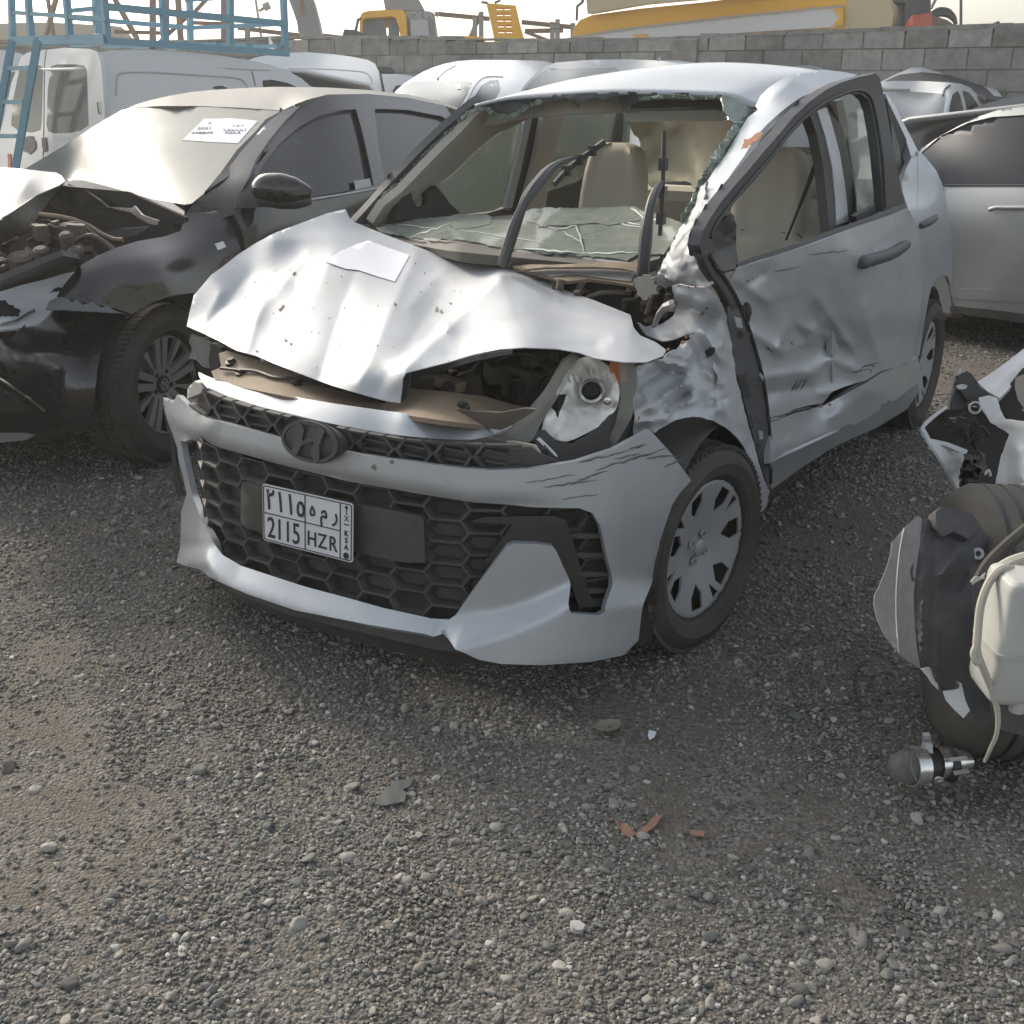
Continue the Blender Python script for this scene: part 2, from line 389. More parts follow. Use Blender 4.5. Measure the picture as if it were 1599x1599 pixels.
# ================================================================== GROUND
def ground_material():
    m, t, b = nt("dusty_gravel_ground"); b.inputs['Roughness'].default_value = .95; b.inputs['Specular IOR Level'].default_value = .15
    tc = t.nodes.new("ShaderNodeTexCoord")
    v = t.nodes.new("ShaderNodeTexVoronoi"); v.inputs['Scale'].default_value = 130; t.links.new(tc.outputs['Object'], v.inputs[0])
    sp = t.nodes.new("ShaderNodeSeparateColor"); t.links.new(v.outputs['Color'], sp.inputs[0])
    g = ramp(t, sp.outputs[0], .0, 1., (.09, .083, .075, 1), (.27, .25, .225, 1))
    n = noise_node(t, .9, 8, .65); r = ramp(t, n.outputs[0], .42, .72)
    n3 = noise_node(t, 260, 3, .6); r3 = ramp(t, n3.outputs[0], .3, .7, (.11, .098, .083, 1), (.21, .187, .158, 1))
    n4 = noise_node(t, 7, 6, .7); r4 = ramp(t, n4.outputs[0], .45, .62)
    c1 = mixc(t, r4.outputs[0], g.outputs[0], r3.outputs[0])
    c = mixc(t, r.outputs[0], c1, r3.outputs[0]); t.links.new(c, b.inputs['Base Color'])
    bp = t.nodes.new("ShaderNodeBump"); bp.inputs['Strength'].default_value = .9; bp.inputs['Distance'].default_value = .006; bp.invert = True
    t.links.new(v.outputs['Distance'], bp.inputs['Height'])
    bp2 = t.nodes.new("ShaderNodeBump"); bp2.inputs['Strength'].default_value = .5; bp2.inputs['Distance'].default_value = .004; t.links.new(n3.outputs[0], bp2.inputs['Height']); t.links.new(bp.outputs[0], bp2.inputs['Normal'])
    t.links.new(bp2.outputs[0], b.inputs['Normal']); return m
def gz(x, y):
    return .010 * noise.noise(Vector((x * .9, y * .9, 0))) + .006 * noise.noise(Vector((x * 3.1, y * 3.1, 5)))
def make_ground():
    xs = [-900, -200, -60, -25] + list(np.linspace(-14, 14, 150)) + [25, 60, 200, 900]
    ys = [-300, -60, -20] + list(np.linspace(-3, 20, 130)) + [30, 60, 200, 900]
    rows = [[(x, y, gz(x, y) if abs(x) < 15 and -4 < y < 21 else 0) for x in xs] for y in ys]
    mb = MB(); mb.grid(rows); o = mb.build("ground", ground_material(), smooth=True); tag(o, kind='structure'); return o
make_ground()
def stone_material():
    m, t, b = nt("crushed_stone"); b.inputs['Roughness'].default_value = .9; b.inputs['Specular IOR Level'].default_value = .2
    oi = t.nodes.new("ShaderNodeObjectInfo"); r = t.nodes.new("ShaderNodeValToRGB"); t.links.new(oi.outputs['Random'], r.inputs[0]); e = r.color_ramp.elements
    SC = 1.38; cols = [(0, (.065, .064, .063)), (.25, (.118, .118, .112)), (.5, (.152, .149, .139)), (.7, (.19, .178, .16)), (.88, (.23, .215, .195)), (.97, (.28, .265, .245)), (1, (.40, .38, .35))]
    cols = [(p_, tuple(min(.7, x * SC * k_) for x, k_ in zip(c_, (.97, 1.0, 1.02)))) for p_, c_ in cols]; e[0].position = 0; e[0].color = (*cols[0][1], 1); e[1].position = 1; e[1].color = (*cols[-1][1], 1)
    for p_, c_ in cols[1:-1]: q = e.new(p_); q.color = (*c_, 1)
    n = noise_node(t, 900, 4, .7); r2 = ramp(t, n.outputs[0], .3, .7, (.75, .75, .75, 1), (1.2, 1.17, 1.12, 1))
    mu = t.nodes.new("ShaderNodeMix"); mu.data_type = 'RGBA'; mu.blend_type = 'MULTIPLY'; mu.inputs[0].default_value = 1
    t.links.new(r.outputs[0], mu.inputs[6]); t.links.new(r2.outputs[0], mu.inputs[7])
    g = noise_node(t, 1.1, 6, .65); tc = t.nodes.new("ShaderNodeNewGeometry"); g.inputs[0]
    for l in list(g.inputs[0].links): t.links.remove(l)
    t.links.new(tc.outputs['Position'], g.inputs[0]); gr = ramp(t, g.outputs[0], .45, .75, (0, 0, 0, 1), (.6, .6, .6, 1))
    t.links.new(mixc(t, gr.outputs[0], mu.outputs[2], (.19, .168, .14)), b.inputs['Base Color']); return m
def make_gravel():
    rs = np.random.RandomState(4); P = []; S = []
    bands = [(1.0, 2.0, 16500, 1.5, 1.0), (2.0, 3.2, 12500, 2.3, 1.05), (3.2, 4.6, 7000, 3.2, 1.2), (4.6, 6.6, 3600, 4.6, 1.4), (6.6, 9.5, 1600, 6, 1.8), (9.5, 13, 500, 7, 2.3)]
    for y0, y1, den, hw, k in bands:
        n = int((y1 - y0) * 2 * hw * den); x = rs.uniform(-hw, hw, n); y = rs.uniform(y0, y1, n)
        keep = np.ones(n, bool)
        for i in range(n):
            q = noise.noise(Vector((x[i] * 1.3, y[i] * 1.3, 9))) + .6 * noise.noise(Vector((x[i] * 4.3, y[i] * 4.3, 2)))
            if q > .30 and rs.rand() < min(.85, (q - .30) * 4): keep[i] = False
        x = x[keep]; y = y[keep]; n = len(x)
        s = np.exp(rs.normal(math.log(.0033), .38, n)) * k; s = np.clip(s, .0018, .014 * k ** .5)
        big = rs.rand(n) < .0012; s[big] = rs.uniform(.010, .017, big.sum())
        for i in range(n): P.append((x[i], y[i], gz(x[i], y[i]) + s[i] * rs.uniform(.0, .45)))
        S += list(s)
    me = bpy.data.meshes.new("gravel"); me.from_pydata(P, [], [])
    a = me.attributes.new("size", 'FLOAT', 'POINT'); a.data.foreach_set("value", np.array(S, dtype=np.float32))
    o = bpy.data.objects.new("gravel", me); COL.objects.link(o)
    tag(o, "loose grey crushed stone covering the whole yard floor", "gravel", kind='stuff')
    g = bpy.data.node_groups.new("gravel", 'GeometryNodeTree')
    g.interface.new_socket("Geometry", in_out='INPUT', socket_type='NodeSocketGeometry'); g.interface.new_socket("Geometry", in_out='OUTPUT', socket_type='NodeSocketGeometry')
    N = g.nodes.new; L = g.links.new; gi = N('NodeGroupInput'); go = N('NodeGroupOutput')
    jn = N('GeometryNodeJoinGeometry'); mt = stone_material()
    for k in range(7):
        ic = N('GeometryNodeMeshIcoSphere'); ic.inputs['Radius'].default_value = 1; ic.inputs['Subdivisions'].default_value = 2
        ps = N('GeometryNodeInputPosition'); ns = N('ShaderNodeTexNoise'); ns.noise_dimensions = '4D'; ns.inputs['W'].default_value = k * 3.7; ns.inputs['Scale'].default_value = .75; ns.inputs['Detail'].default_value = .6
        L(ps.outputs[0], ns.inputs['Vector'])
        sb = N('ShaderNodeVectorMath'); sb.operation = 'SUBTRACT'; L(ns.outputs['Color'], sb.inputs[0]); sb.inputs[1].default_value = (.5, .5, .5)
        sc_ = N('ShaderNodeVectorMath'); sc_.operation = 'SCALE'; L(sb.outputs[0], sc_.inputs[0]); sc_.inputs['Scale'].default_value = 2.0
        sp = N('GeometryNodeSetPosition'); L(ic.outputs[0], sp.inputs[0]); L(sc_.outputs[0], sp.inputs['Offset'])
        tr = N('GeometryNodeTransform'); L(sp.outputs[0], tr.inputs[0]); tr.inputs['Scale'].default_value = (1.15, .8 + .05 * k, .5 + .05 * (k % 4))
        ss = N('GeometryNodeSetShadeSmooth'); L(tr.outputs[0], ss.inputs[0]); sm = N('GeometryNodeSetMaterial'); L(ss.outputs[0], sm.inputs[0]); sm.inputs['Material'].default_value = mt
        gt = N('GeometryNodeGeometryToInstance'); L(sm.outputs[0], gt.inputs[0]); L(gt.outputs[0], jn.inputs[0])
    ip = N('GeometryNodeInstanceOnPoints'); L(gi.outputs[0], ip.inputs['Points']); L(jn.outputs[0], ip.inputs['Instance']); ip.inputs['Pick Instance'].default_value = True
    rv = N('FunctionNodeRandomValue'); rv.data_type = 'FLOAT_VECTOR'; rv.inputs[0].default_value = (-.5, -.5, 0); rv.inputs[1].default_value = (.5, .5, 6.28)
    at = N('GeometryNodeInputNamedAttribute'); at.data_type = 'FLOAT'; at.inputs[0].default_value = "size"
    L(rv.outputs[0], ip.inputs['Rotation']); L(at.outputs[0], ip.inputs['Scale']); L(ip.outputs[0], go.inputs[0])
    md = o.modifiers.new("scatter", 'NODES'); md.node_group = g
    print("stones", len(P))
make_gravel() if not FASTDBG else None
# ================================================================== SILVER WRECKED HATCHBACK
HF = Frame(-.1014, 3.2872, 3.69622)
hero = empty("hatchback", HF.M, label="crashed silver hatchback with crumpled bonnet, missing windshield and dented left side", cat="car")
def bump_y(x, z, off=0):
    a = min(abs(x) / (.865), .999)
    y = -.06 + .86 * (1 - a ** 3.1) ** .5 - .13 * max(0, z - .5) + off
    return y + .025 * max(0, min(1, (.3 - z) / .12))
def BS(off=0, left=0): return HF.solve(lambda q: q[1] - bump_y(q[0], q[2], off), 1.6, 5.5)
def hp(name, outline, surf, mt, parent=None, **k): return patch(name, outline, surf, mt, parent or hero, fr=HF, **k)
BSr = BS(0)
_an = [(x, y) + ('Y', float(BSr(x, y)[1])) for x, y in ((330, 680), (330, 840), (345, 760), (370, 880), (320, 665), (360, 700), (322, 850), (400, 800))]
BSl = HF.field(_an + [(255, 621, 'Y', .44), (258, 645, 'Y', .47), (271, 682, 'Y', .50), (281, 740, 'Y', .53), (283, 810, 'Y', .53), (287, 875, 'Y', .56), (290, 635, 'Y', .56), (300, 760, 'Y', .60)])
def BS0(x, y):
    if x >= 345: return BSr(x, y)
    if x <= 318: return BSl(x, y)
    k = (x - 318) / 27.; return BSl(x, y) * (1 - k) + BSr(x, y) * k
# ---- body core: dark inner structure that closes the car off
def core():
    mb = MB()
    mb.box((0, -1.3, .24), (1.40, 2.9, .12)); mb.box((0, -.33, .50), (1.36, .06, .52)); mb.box((0, .02, .30), (1.0, .85, .2))
    mb.box((0, -2.62, .52), (1.30, .5, .5)); mb.box((-.69, -1.2, .42), (.10, 2.1, .36)); mb.box((.66, -1.2, .40), (.10, 2.1, .3))
    mb.build("underbody", M['black'], hero)
core()
# ---- bumper
BUMP = (-.0, 0)
band_top = [(255, 621), (260, 627), (265, 624), (270, 630), (277, 617), (282, 622), (287, 627), (300, 640), (325, 654), (390, 672), (440, 686), (532, 705), (600, 716), (650, 722), (682, 727), (725, 732), (769, 735), (825, 733), (900, 721), (960, 702), (1016, 672)]
outer_r = [(1050, 710), (1080, 751), (1064, 768), (1050, 789), (1031, 845), (1020, 912), (1011, 988), (988, 1011), (938, 1021), (863, 1026), (800, 1024), (765, 1017), (742, 1006), (712, 995), (675, 984), (600, 971), (575, 966), (475, 947), (400, 922), (342, 897), (325, 884), (300, 878), (287, 873), (282, 850), (283, 800), (292, 772), (286, 745), (279, 718), (277, 700), (270, 678), (262, 658), (257, 640)]
grille_hole = [(282, 688), (335, 702), (425, 728), (537, 756), (600, 767), (650, 776), (731, 789), (830, 795), (905, 794), (926, 802), (938, 822), (949, 875), (960, 913), (960, 944), (950, 949), (908, 946), (893, 913), (880, 885), (870, 862), (863, 853), (840, 850), (803, 849), (791, 854), (769, 883), (735, 928), (712, 961), (701, 968), (675, 966), (600, 950), (550, 936), (475, 916), (377, 884), (350, 866), (337, 852), (317, 816), (300, 772), (290, 728)]
def bump_surf(x, y):
    # ledge below the fog panel and lower lip stand out, panel face sits a little back
    p0 = BS0(x, y); o = 0
    if p0[2] < .42 and x > 690:
        k = max(0, min(1, (x - 690) / 40))
        edge = 968 - 62 * max(0, min(1, (x - 712) / 190)) ** 1.6        # line where panel meets ledge
        u = (y - edge) / 42.
        s = max(0, min(1, u + .15)); s = s * s * (3 - 2 * s); o += k * .050 * s
    elif p0[2] < .34:
        line = np.interp(x, [337, 377, 475, 550, 600, 690], [852, 884, 916, 936, 950, 968])
        u = (y - line) / 22.; s = max(0, min(1, u)); o += .03 * s
    if y < 800 and p0[2] > .5:
        low = np.interp(x, [280, 425, 600, 731, 908, 1080], [688, 728, 766, 789, 793, 790]); u = (low - y) / 26.
        o -= .02 * (1 - max(0, min(1, u))) ** 2 * max(0, min(1, (900 - x) / 120))
    return BS0(x, y) + np.array([0, o, 0]) if abs(o) > 1e-5 else p0
bo = band_top + outer_r
body_b = hp("bumper", bo, bump_surf, M['silver'], holes=[grille_hole], sp=7, thick=.004)
body_b.modifiers["solid"].thickness = .018
# fog surround edges: dark moulding inside opening
# ---- lower grille: honeycomb relief behind the opening
GR = BS(-.035)
def honeycomb(name, poly, off, cw, chh, rib, depth, mt, bounds, skip=None):
    """hexagonal cells laid out along the bumper's own surface, each a recessed cup; bounds: s0,s1,z0,z1"""
    mb = MB(); s0, s1, z0, z1 = bounds
    ss = np.linspace(-1.1, 1.1, 800); X = []; acc = 0; px_ = None
    xs_ = np.linspace(-.80, .80, 1200); arc = [0]
    for a, b in zip(xs_[:-1], xs_[1:]): arc.append(arc[-1] + math.hypot(b - a, bump_y(b, .4) - bump_y(a, .4)))
    arc = np.array(arc); arc -= arc[600]
    def P(s_, z_, o):
        x = float(np.interp(s_, arc, xs_)); e = 1e-3; o -= .22 * max(0, -x - .46); n = np.array([-(bump_y(x + e, z_) - bump_y(x - e, z_)) / (2 * e), 1.0]); n /= np.linalg.norm(n)
        return (x + n[0] * o, bump_y(x, z_) + n[1] * o, z_)
    w_, h_, iw = cw * .60, chh / 2, cw * .40
    O_ = [(-w_, 0), (-iw, h_), (iw, h_), (w_, 0), (iw, -h_), (-iw, -h_)]
    c_ = 0; s_ = s0
    while s_ < s1:
        z = z0 + (h_ if c_ % 2 else 0)
        while z < z1:
            pp = [HF.px(P(s_ + a, z + c, off)) for a, c in [(0, 0)] + O_]
            if pp[0][0] > 296 and any(inside(a, c, poly) for a, c in pp):
                rings = [(1.0, 0, 0), (1 - rib, 0, 0), (.80 - rib, -.1 * h_, -depth * .45), (.62 - rib, -.25 * h_, -depth)]
                b = len(mb.v)
                for (k, dz, dd) in rings:
                    kx = 1 - (1 - k) * .5
                    for (a, c) in O_: mb.v.append(P(s_ + a * kx, z + c * k + dz, off + dd))
                for r_ in range(3):
                    for k in range(6): mb.f.append([b + r_ * 6 + k, b + r_ * 6 + (k + 1) % 6, b + (r_ + 1) * 6 + (k + 1) % 6, b + (r_ + 1) * 6 + k]); mb.m.append(0)
                mb.f.append([b + 18 + k for k in range(6)]); mb.m.append(1 if skip(s_, z) else 0)
            z += chh
        s_ += cw; c_ += 1
    return mb.build(name, [M['plastic'], M['black']], hero, fixn=False)
# cell rows interlock: rows are one height apart, shifted by half a cell
gr = honeycomb("lower_grille", grille_hole, -.028, .100, .056, .10, .028, M['plastic'], (-1.0, 1.0, .145, .60), skip=lambda s, z: z < .31 or z > .49)
# dark duct behind the grille
def backing():
    mb = MB(); rows = [[(x * .97, bump_y(x, z) - .075 - .22 * max(0, -x - .46), z) for x in np.linspace(-.78, .78, 40)] for z in (.12, .3, .45, .60)]
    mb.grid(rows); mb.build("grille_backing", M['black'], hero, solid=.004)
backing()
# plate plinth, fog surrounds
PL = BS(-.012)
hp("plate_mount", [(377, 754), (420, 762), (600, 795), (655, 806), (662, 812), (664, 878), (640, 880), (600, 873), (540, 860), (420, 833), (385, 826), (376, 815)], PL, M['plastic'], sp=20, thick=.02)
VS = BS(-.022)
hp("fog_surround", [(735, 815), (755, 808), (868, 806), (885, 814), (897, 850), (913, 905), (925, 936), (956, 936), (961, 948), (905, 949), (893, 915), (870, 862), (862, 853), (803, 849), (788, 856), (770, 880), (757, 878), (788, 838), (800, 820)], VS, M['plastic_dark'], sp=9, thick=.015)
for k, (a, b) in enumerate([(838, 0), (868, 4), (898, 8), (924, 12)]):
    hp("vent_rib", [(888 + b * 1.4, a), (900 + b * 1.2, a - 5), (940 + b, a - 3), (942 + b, a + 2), (905 + b, a + 4)], VS, M['plastic'], sp=12, thick=.02)
# inner dark edge of the left corner opening
hp("corner_trim", [(266, 672), (272, 690), (278, 740), (285, 770), (290, 800), (284, 815), (281, 790), (272, 745), (268, 710)], BS(-.02), M['plastic'], sp=10, thick=.008)
# black scrapes on the right bumper shoulder
def streaks(name, base, lst, mt, surf, w0=2.0, parent=None):
    rnd = random.Random(5)
    for (x0, y0, x1, y1, wd) in lst:
        mb = MB()
        n = max(4, int(math.hypot(x1 - x0, y1 - y0) / 9)); A = []; B = []
        L = math.hypot(x1 - x0, y1 - y0); nx, ny = -(y1 - y0) / L, (x1 - x0) / L
        for i in range(n + 1):
            k = i / n; wv = rnd.uniform(-1.4, 1.4); ww = wd * math.sin(math.pi * min(1, .08 + k * .9)) * rnd.uniform(.4, 1.2) * .5 + .15
            A.append(surf(x0 + (x1 - x0) * k + nx * (wv + ww), y0 + (y1 - y0) * k + ny * (wv + ww))); B.append(surf(x0 + (x1 - x0) * k + nx * (wv - ww), y0 + (y1 - y0) * k + ny * (wv - ww)))
        mb.grid([A, B]); o = mb.build(name, mt, parent or hero, fixn=False, solid=.0006)
    return o
def lift(surf, fr, e=.0025):
    def g(x, y):
        q = surf(x, y); d = fr.co - q; return q + d / np.linalg.norm(d) * e
    return g
streaks("scrape_mark", None, [(905, 722, 990, 703, 3), (930, 735, 1045, 700, 3), (985, 702, 1010, 694, 4), (890, 758, 950, 735, 2.5), (850, 762, 935, 750, 2), (820, 755, 900, 742, 1.5), (1010, 716, 1058, 712, 2.5), (880, 780, 935, 772, 1.5), (960, 718, 1000, 708, 2), (1040, 730, 1066, 716, 2)], M['scratch'], lift(bump_surf, HF))
# ---- upper panel, upper grille and emblem
up = [(310, 582), (330, 590), (380, 604), (430, 614), (500, 627), (560, 636), (628, 645), (700, 652), (790, 662), (797, 668), (760, 682), (725, 687), (640, 682), (560, 670), (470, 651), (400, 633), (350, 617), (322, 604)]
hp("bonnet_lip_panel", up, HF.field([(310, 582, 'Y', .55), (400, 620, 'Y', .665), (500, 640, 'Y', .70), (628, 660, 'Y', .71), (725, 685, 'Y', .66), (797, 666, 'Y', .55), (700, 652, 'Y', .62), (560, 636, 'Y', .69), (430, 614, 'Y', .66), (600, 678, 'Y', .715), (470, 651, 'Y', .715)]), M['silver'], sp=8, thick=.006, curve=3)
ug = [(292, 628), (306, 621), (322, 606), (350, 619), (400, 635), (470, 652), (560, 671), (640, 684), (725, 690), (762, 683), (790, 690), (800, 712), (830, 722), (832, 732), (770, 737), (700, 731), (600, 718), (500, 700), (400, 676), (325, 656)]
UGS = BS(-.05)
hp("upper_grille", ug, UGS, M['plastic'], sp=12, thick=.01)
mb = MB()
def seg(a, b, wd, dp=.02, su=None):
    A = su(*a); B = su(*b); mb.bar(A, B, wd, dp, up=(0, 1, 0))
UG2 = BS(-.035)
def ugl(x): return np.interp(x, [292, 325, 400, 500, 600, 700, 770, 832], [628, 652, 673, 697, 715, 728, 733, 728])
def ugu(x): return np.interp(x, [306, 322, 350, 400, 470, 560, 640, 725, 790], [622, 608, 621, 637, 654, 673, 686, 692, 694])
for half in (0, 1):
    mb = MB()
    for i, x in enumerate([[336, 382, 430], [560, 620, 680, 742]][half]):
        wv = 20 if x < 500 else 24
        yl, yu = ugl(x), ugu(x); ym = (yl + yu) / 2
        seg((x - wv * .1, ym), (x - wv * .75, ugu(x - wv * .75)), .007, su=UG2); seg((x - wv * .1, ym), (x - wv * .6, ugl(x - wv * .6)), .007, su=UG2)
        seg((x + wv * .35, ym + 2), (x - wv * .1, ym), .006, su=UG2)
        seg((x + wv * .1, ym + 1), (x + wv * .7, ugu(x + wv * .7)), .007, su=UG2); seg((x + wv * .1, ym + 1), (x + wv * .8, ugl(x + wv * .8)), .007, su=UG2)
    a, b = ((300, 455), (528, 815))[half]; xs = np.linspace(a, b, 12)
    for u, v in zip(xs[:-1], xs[1:]):
        seg((u, ugl(u) - 2), (v, ugl(v) - 2), .007, .016, su=UG2); seg((u, ugu(max(u, 308)) + 2), (v, ugu(max(v, 308)) + 2), .006, .016, su=UG2)
    for x in ((357, 405), (590, 650, 712, 775))[half]:      # slot louvres inside each hexagon
        yl, yu = ugl(x), ugu(x); ym = (yl + yu) / 2
        for d in (-.18, .22): seg((x - 17, ym - 4 + d * (yl - yu)), (x + 17, ym + 3 + d * (yl - yu)), .006, .012, su=UG2)
    mb.build("grille_lattice", M['plastic'], hero)

# emblem: oval ring with slanted letter shape
EM = Matrix.Translation(Vector(HF.p(488, 690, 'Y', .80)) + Vector((0, 0, 0))) @ Matrix(((1, 0, 0, 0), (0, -.2, .98, 0), (0, .98, .2, 0), (0, 0, 0, 1)))
def oval(a, b, n=40, sh=0): return [(a * math.cos(2 * math.pi * i / n), b * math.sin(2 * math.pi * i / n)) for i in range(n)]
em = flat("emblem", oval(.090, .052), 0, .035, M['plastic'], hero, EM, sp=.012, relief=lambda x, y: .010 * (1 - (x / .09) ** 2 - (y / .052) ** 2))
flat("emblem_ring", oval(.088, .050), .013, .007, M['plastic'], em, EM, holes=[oval(.079, .041)], sp=.012)
Hs = []
stroke = []
hpoly = [(-.052, -.034), (-.034, -.040), (-.018, -.010), (.018, .004), (.012, -.028), (.030, -.044), (.040, -.036), (.036, -.004), (.050, .034), (.032, .042), (.018, .014), (-.018, .002), (-.014, .028), (-.030, .044), (-.042, .036), (-.036, .004)]
flat("emblem_letter", hpoly, .017, .006, M['plastic'], em, EM, sp=.02)
for sx in (-.014, .012):
    mb = MB(); mb.lathe([(0, 0), (.0025, 0), (.0025, -.004)], EM @ Vector((sx, 0, .0185)), EM.to_3x3() @ Vector((0, 0, 1)), 10); mb.build("emblem_hole", M['ink'], em)
# ---- number plate
pc = [HF.p(x, y, 'Y', v) for x, y, v in ((410, 753, .80), (551, 788, .80), (555, 878, .815), (415, 845, .815))]
a, b, c, d = [Vector(q) for q in pc]
PW = ((b - a).length + (c - d).length) / 2; PH = ((d - a).length + (c - b).length) / 2
xa = ((b - a) + (c - d)).normalized(); ya = ((a - d) + (b - c)).normalized(); za = xa.cross(ya).normalized(); ya = za.cross(xa); za = za if za.y > 0 else -za
PM = Matrix.Translation((a + b + c + d) / 4) @ Matrix((xa, ya, za)).transposed().to_4x4()
print("plate", PW, PH)
def rrect(w_, h_, r, n=5):
    out = []
    for cx, cy, a0 in ((w_ / 2 - r, h_ / 2 - r, 0), (-w_ / 2 + r, h_ / 2 - r, 90), (-w_ / 2 + r, -h_ / 2 + r, 180), (w_ / 2 - r, -h_ / 2 + r, 270)):
        for i in range(n + 1): t = R(a0 + 90 * i / n); out.append((cx + r * math.cos(t), cy + r * math.sin(t)))
    return out
plate = flat("number_plate", rrect(PW, PH, .008), .004, .003, M['plate'], hero, PM, sp=.04)
flat("plate_rim", rrect(PW - .006, PH - .006, .007), .0055, .0012, M['ink'], plate, PM, holes=[rrect(PW - .0105, PH - .0105, .006)], sp=.04)
def pbar(x0, y0, x1, y1, wd=.0022):
    mb = MB(); mb.bar((x0, y0, .0048), (x1, y1, .0048), wd, .002); mb.build("plate_line", M['ink'], plate, M=PM)
hw, hh = PW / 2, PH / 2
xs1, xs2 = -hw + PW * .485, -hw + PW * .868
pbar(-hw + .005, .0, xs2, .0); pbar(xs1, -hh + .004, xs1, hh - .004); pbar(xs2, -hh + .004, xs2, hh - .004)
def pt(s, x, y, size, bold=.0006, sx=1): text("plate_writing", s, size, M['ink'], plate, PM @ Matrix.Translation((x, y, .0050)), bold=bold, sx=sx)
pt("2115", (-hw + xs1) / 2, -hh * .52, PH * .52, .0003, .72)
[pt(ch_, xs1 + (xs2 - xs1) * (.2 + .3 * i_), -hh * .54, PH * .36, .0003, .85) for i_, ch_ in enumerate("HZR")]
for i_, ch_ in enumerate("٢١١٥"): pt(ch_, -hw + .027 + i_ * PW * .115, hh * .46, PH * .50, .0010, .8)
for i_, ch_ in enumerate(["ه", "م", "ر"]): pt(ch_, xs1 + .024 + i_ * PW * .125, hh * .50, PH * .38, .0006, .85)
for i_, ch_ in enumerate("KSA"): pt(ch_, (xs2 + hw) / 2, -hh * (.05 + i_ * .235), PH * .13, .0003, 1)
mb = MB(); C_ = ((xs2 + hw) / 2, -hh * .80, .005); mb.lathe([(0, .0012), (.0085, .0012), (.0085, 0)], C_, (0, 0, 1), 20); mb.build("plate_dot", M['ink'], plate, M=PM)
mb = MB(); C_ = ((xs2 + hw) / 2, hh * .74, .005)
mb.bar((C_[0], C_[1] - .012, .005), (C_[0], C_[1] + .004, .005), .0022, .0012); mb.lathe([(0, .0012), (.0045, .0012), (.0045, 0)], (C_[0], C_[1] + .007, .005), (0, 0, 1), 10)
for sx in (-1, 1): mb.bar((C_[0] - sx * .006, C_[1] - .028, .005), (C_[0] + sx * .006, C_[1] - .014, .005), .0016, .0012)
mb.bar((C_[0] - .007, C_[1] - .036, .005), (C_[0] + .007, C_[1] - .036, .005), .0028, .0012)
mb.build("plate_crest", M['ink'], plate, M=PM)
# ---- dark lower skirt under the bumper
hp("lower_skirt", [(315, 880), (325, 884), (342, 897), (400, 922), (475, 948), (575, 968), (675, 985), (742, 1007), (765, 1018), (800, 1025), (860, 1027), (985, 1012), (986, 1018), (960, 1022), (860, 1026), (780, 1028), (675, 1014), (625, 1002), (550, 985), (450, 960), (362, 924), (335, 900)], BS(-.03), M['plastic'], sp=9, thick=.02)
# ---- bonnet
hood_o = [(292, 510), (296, 490), (303, 462), (330, 430), (352, 414), (372, 398), (400, 380), (430, 364), (470, 349), (510, 334), (540, 327), (546, 340), (556, 348), (575, 356), (600, 366), (640, 381), (700, 404), (745, 414), (780, 416), (812, 424), (870, 449), (930, 470), (985, 492), (990, 512), (1000, 524), (1025, 535), (1041, 547), (1036, 556), (1010, 566), (975, 566), (930, 560), (905, 551), (870, 545), (820, 543), (780, 546), (740, 554), (700, 566), (660, 576), (634, 583), (629, 592), (628, 608), (625, 630), (600, 626), (560, 615), (520, 603), (480, 588), (440, 573), (400, 556), (370, 548), (345, 534), (320, 522)]
hood_s = HF.field([(292, 510, 'Y', .43), (330, 430, 'Y', .30), (372, 398, 'Y', .17), (430, 365, 'Y', .05), (540, 328, 'Y', -.27), (575, 356, 'Y', -.28), (640, 380, 'Y', -.27), (700, 404, 'Y', -.2), (780, 415, 'Y', -.12), (870, 450, 'Y', 0.0), (985, 490, 'Y', .12), (1040, 545, 'Y', .26), (930, 560, 'Y', .42), (820, 543, 'Y', .47),
                   (700, 566, 'Y', .55), (632, 583, 'Y', .62), (626, 630, 'Y', .635), (560, 615, 'Y', .64), (480, 588, 'Y', .625), (400, 558, 'Y', .57), (345, 534, 'Y', .50), (500, 450, 'Y', .25), (780, 440, 'Y', .04), (700, 500, 'Y', .28), (600, 500, 'Y', .36), (400, 470, 'Y', .32), (780, 500, 'Y', .30), (880, 510, 'Y', .26), (560, 400, 'Y', .02), (470, 400, 'Y', .08)],
                  # crumples: ridges are positive, valleys negative
                  [(a_, b_, c_, d_, e_ * .62, f_ * 1.15) for a_, b_, c_, d_, e_, f_ in [(385, 548, 410, 470, .035, 10), (400, 495, 480, 400, .03, 22), (425, 550, 465, 450, -.035, 22), (440, 560, 520, 400, .03, 20), (500, 590, 555, 420, -.045, 30), (560, 600, 650, 400, .055, 24), (590, 610, 690, 460, -.02, 18), (632, 578, 700, 512, .04, 12), (700, 512, 782, 434, .065, 13), (645, 545, 770, 440, -.05, 26),
                   (782, 432, 985, 500, .02, 14), (720, 530, 860, 480, -.02, 24), (760, 500, 985, 520, .03, 16), (700, 552, 930, 543, -.03, 14), (640, 480, 700, 415, .03, 20), (430, 375, 560, 370, .03, 24), (330, 500, 390, 430, -.03, 20), (310, 520, 345, 460, .02, 12), (580, 415, 740, 430, .02, 18), (960, 530, 1035, 548, .02, 10)]], wob=.008, wsc=.012)
bonnet = hp("bonnet", hood_o, hood_s, M['silver_bonnet'], sp=5, thick=.0025)
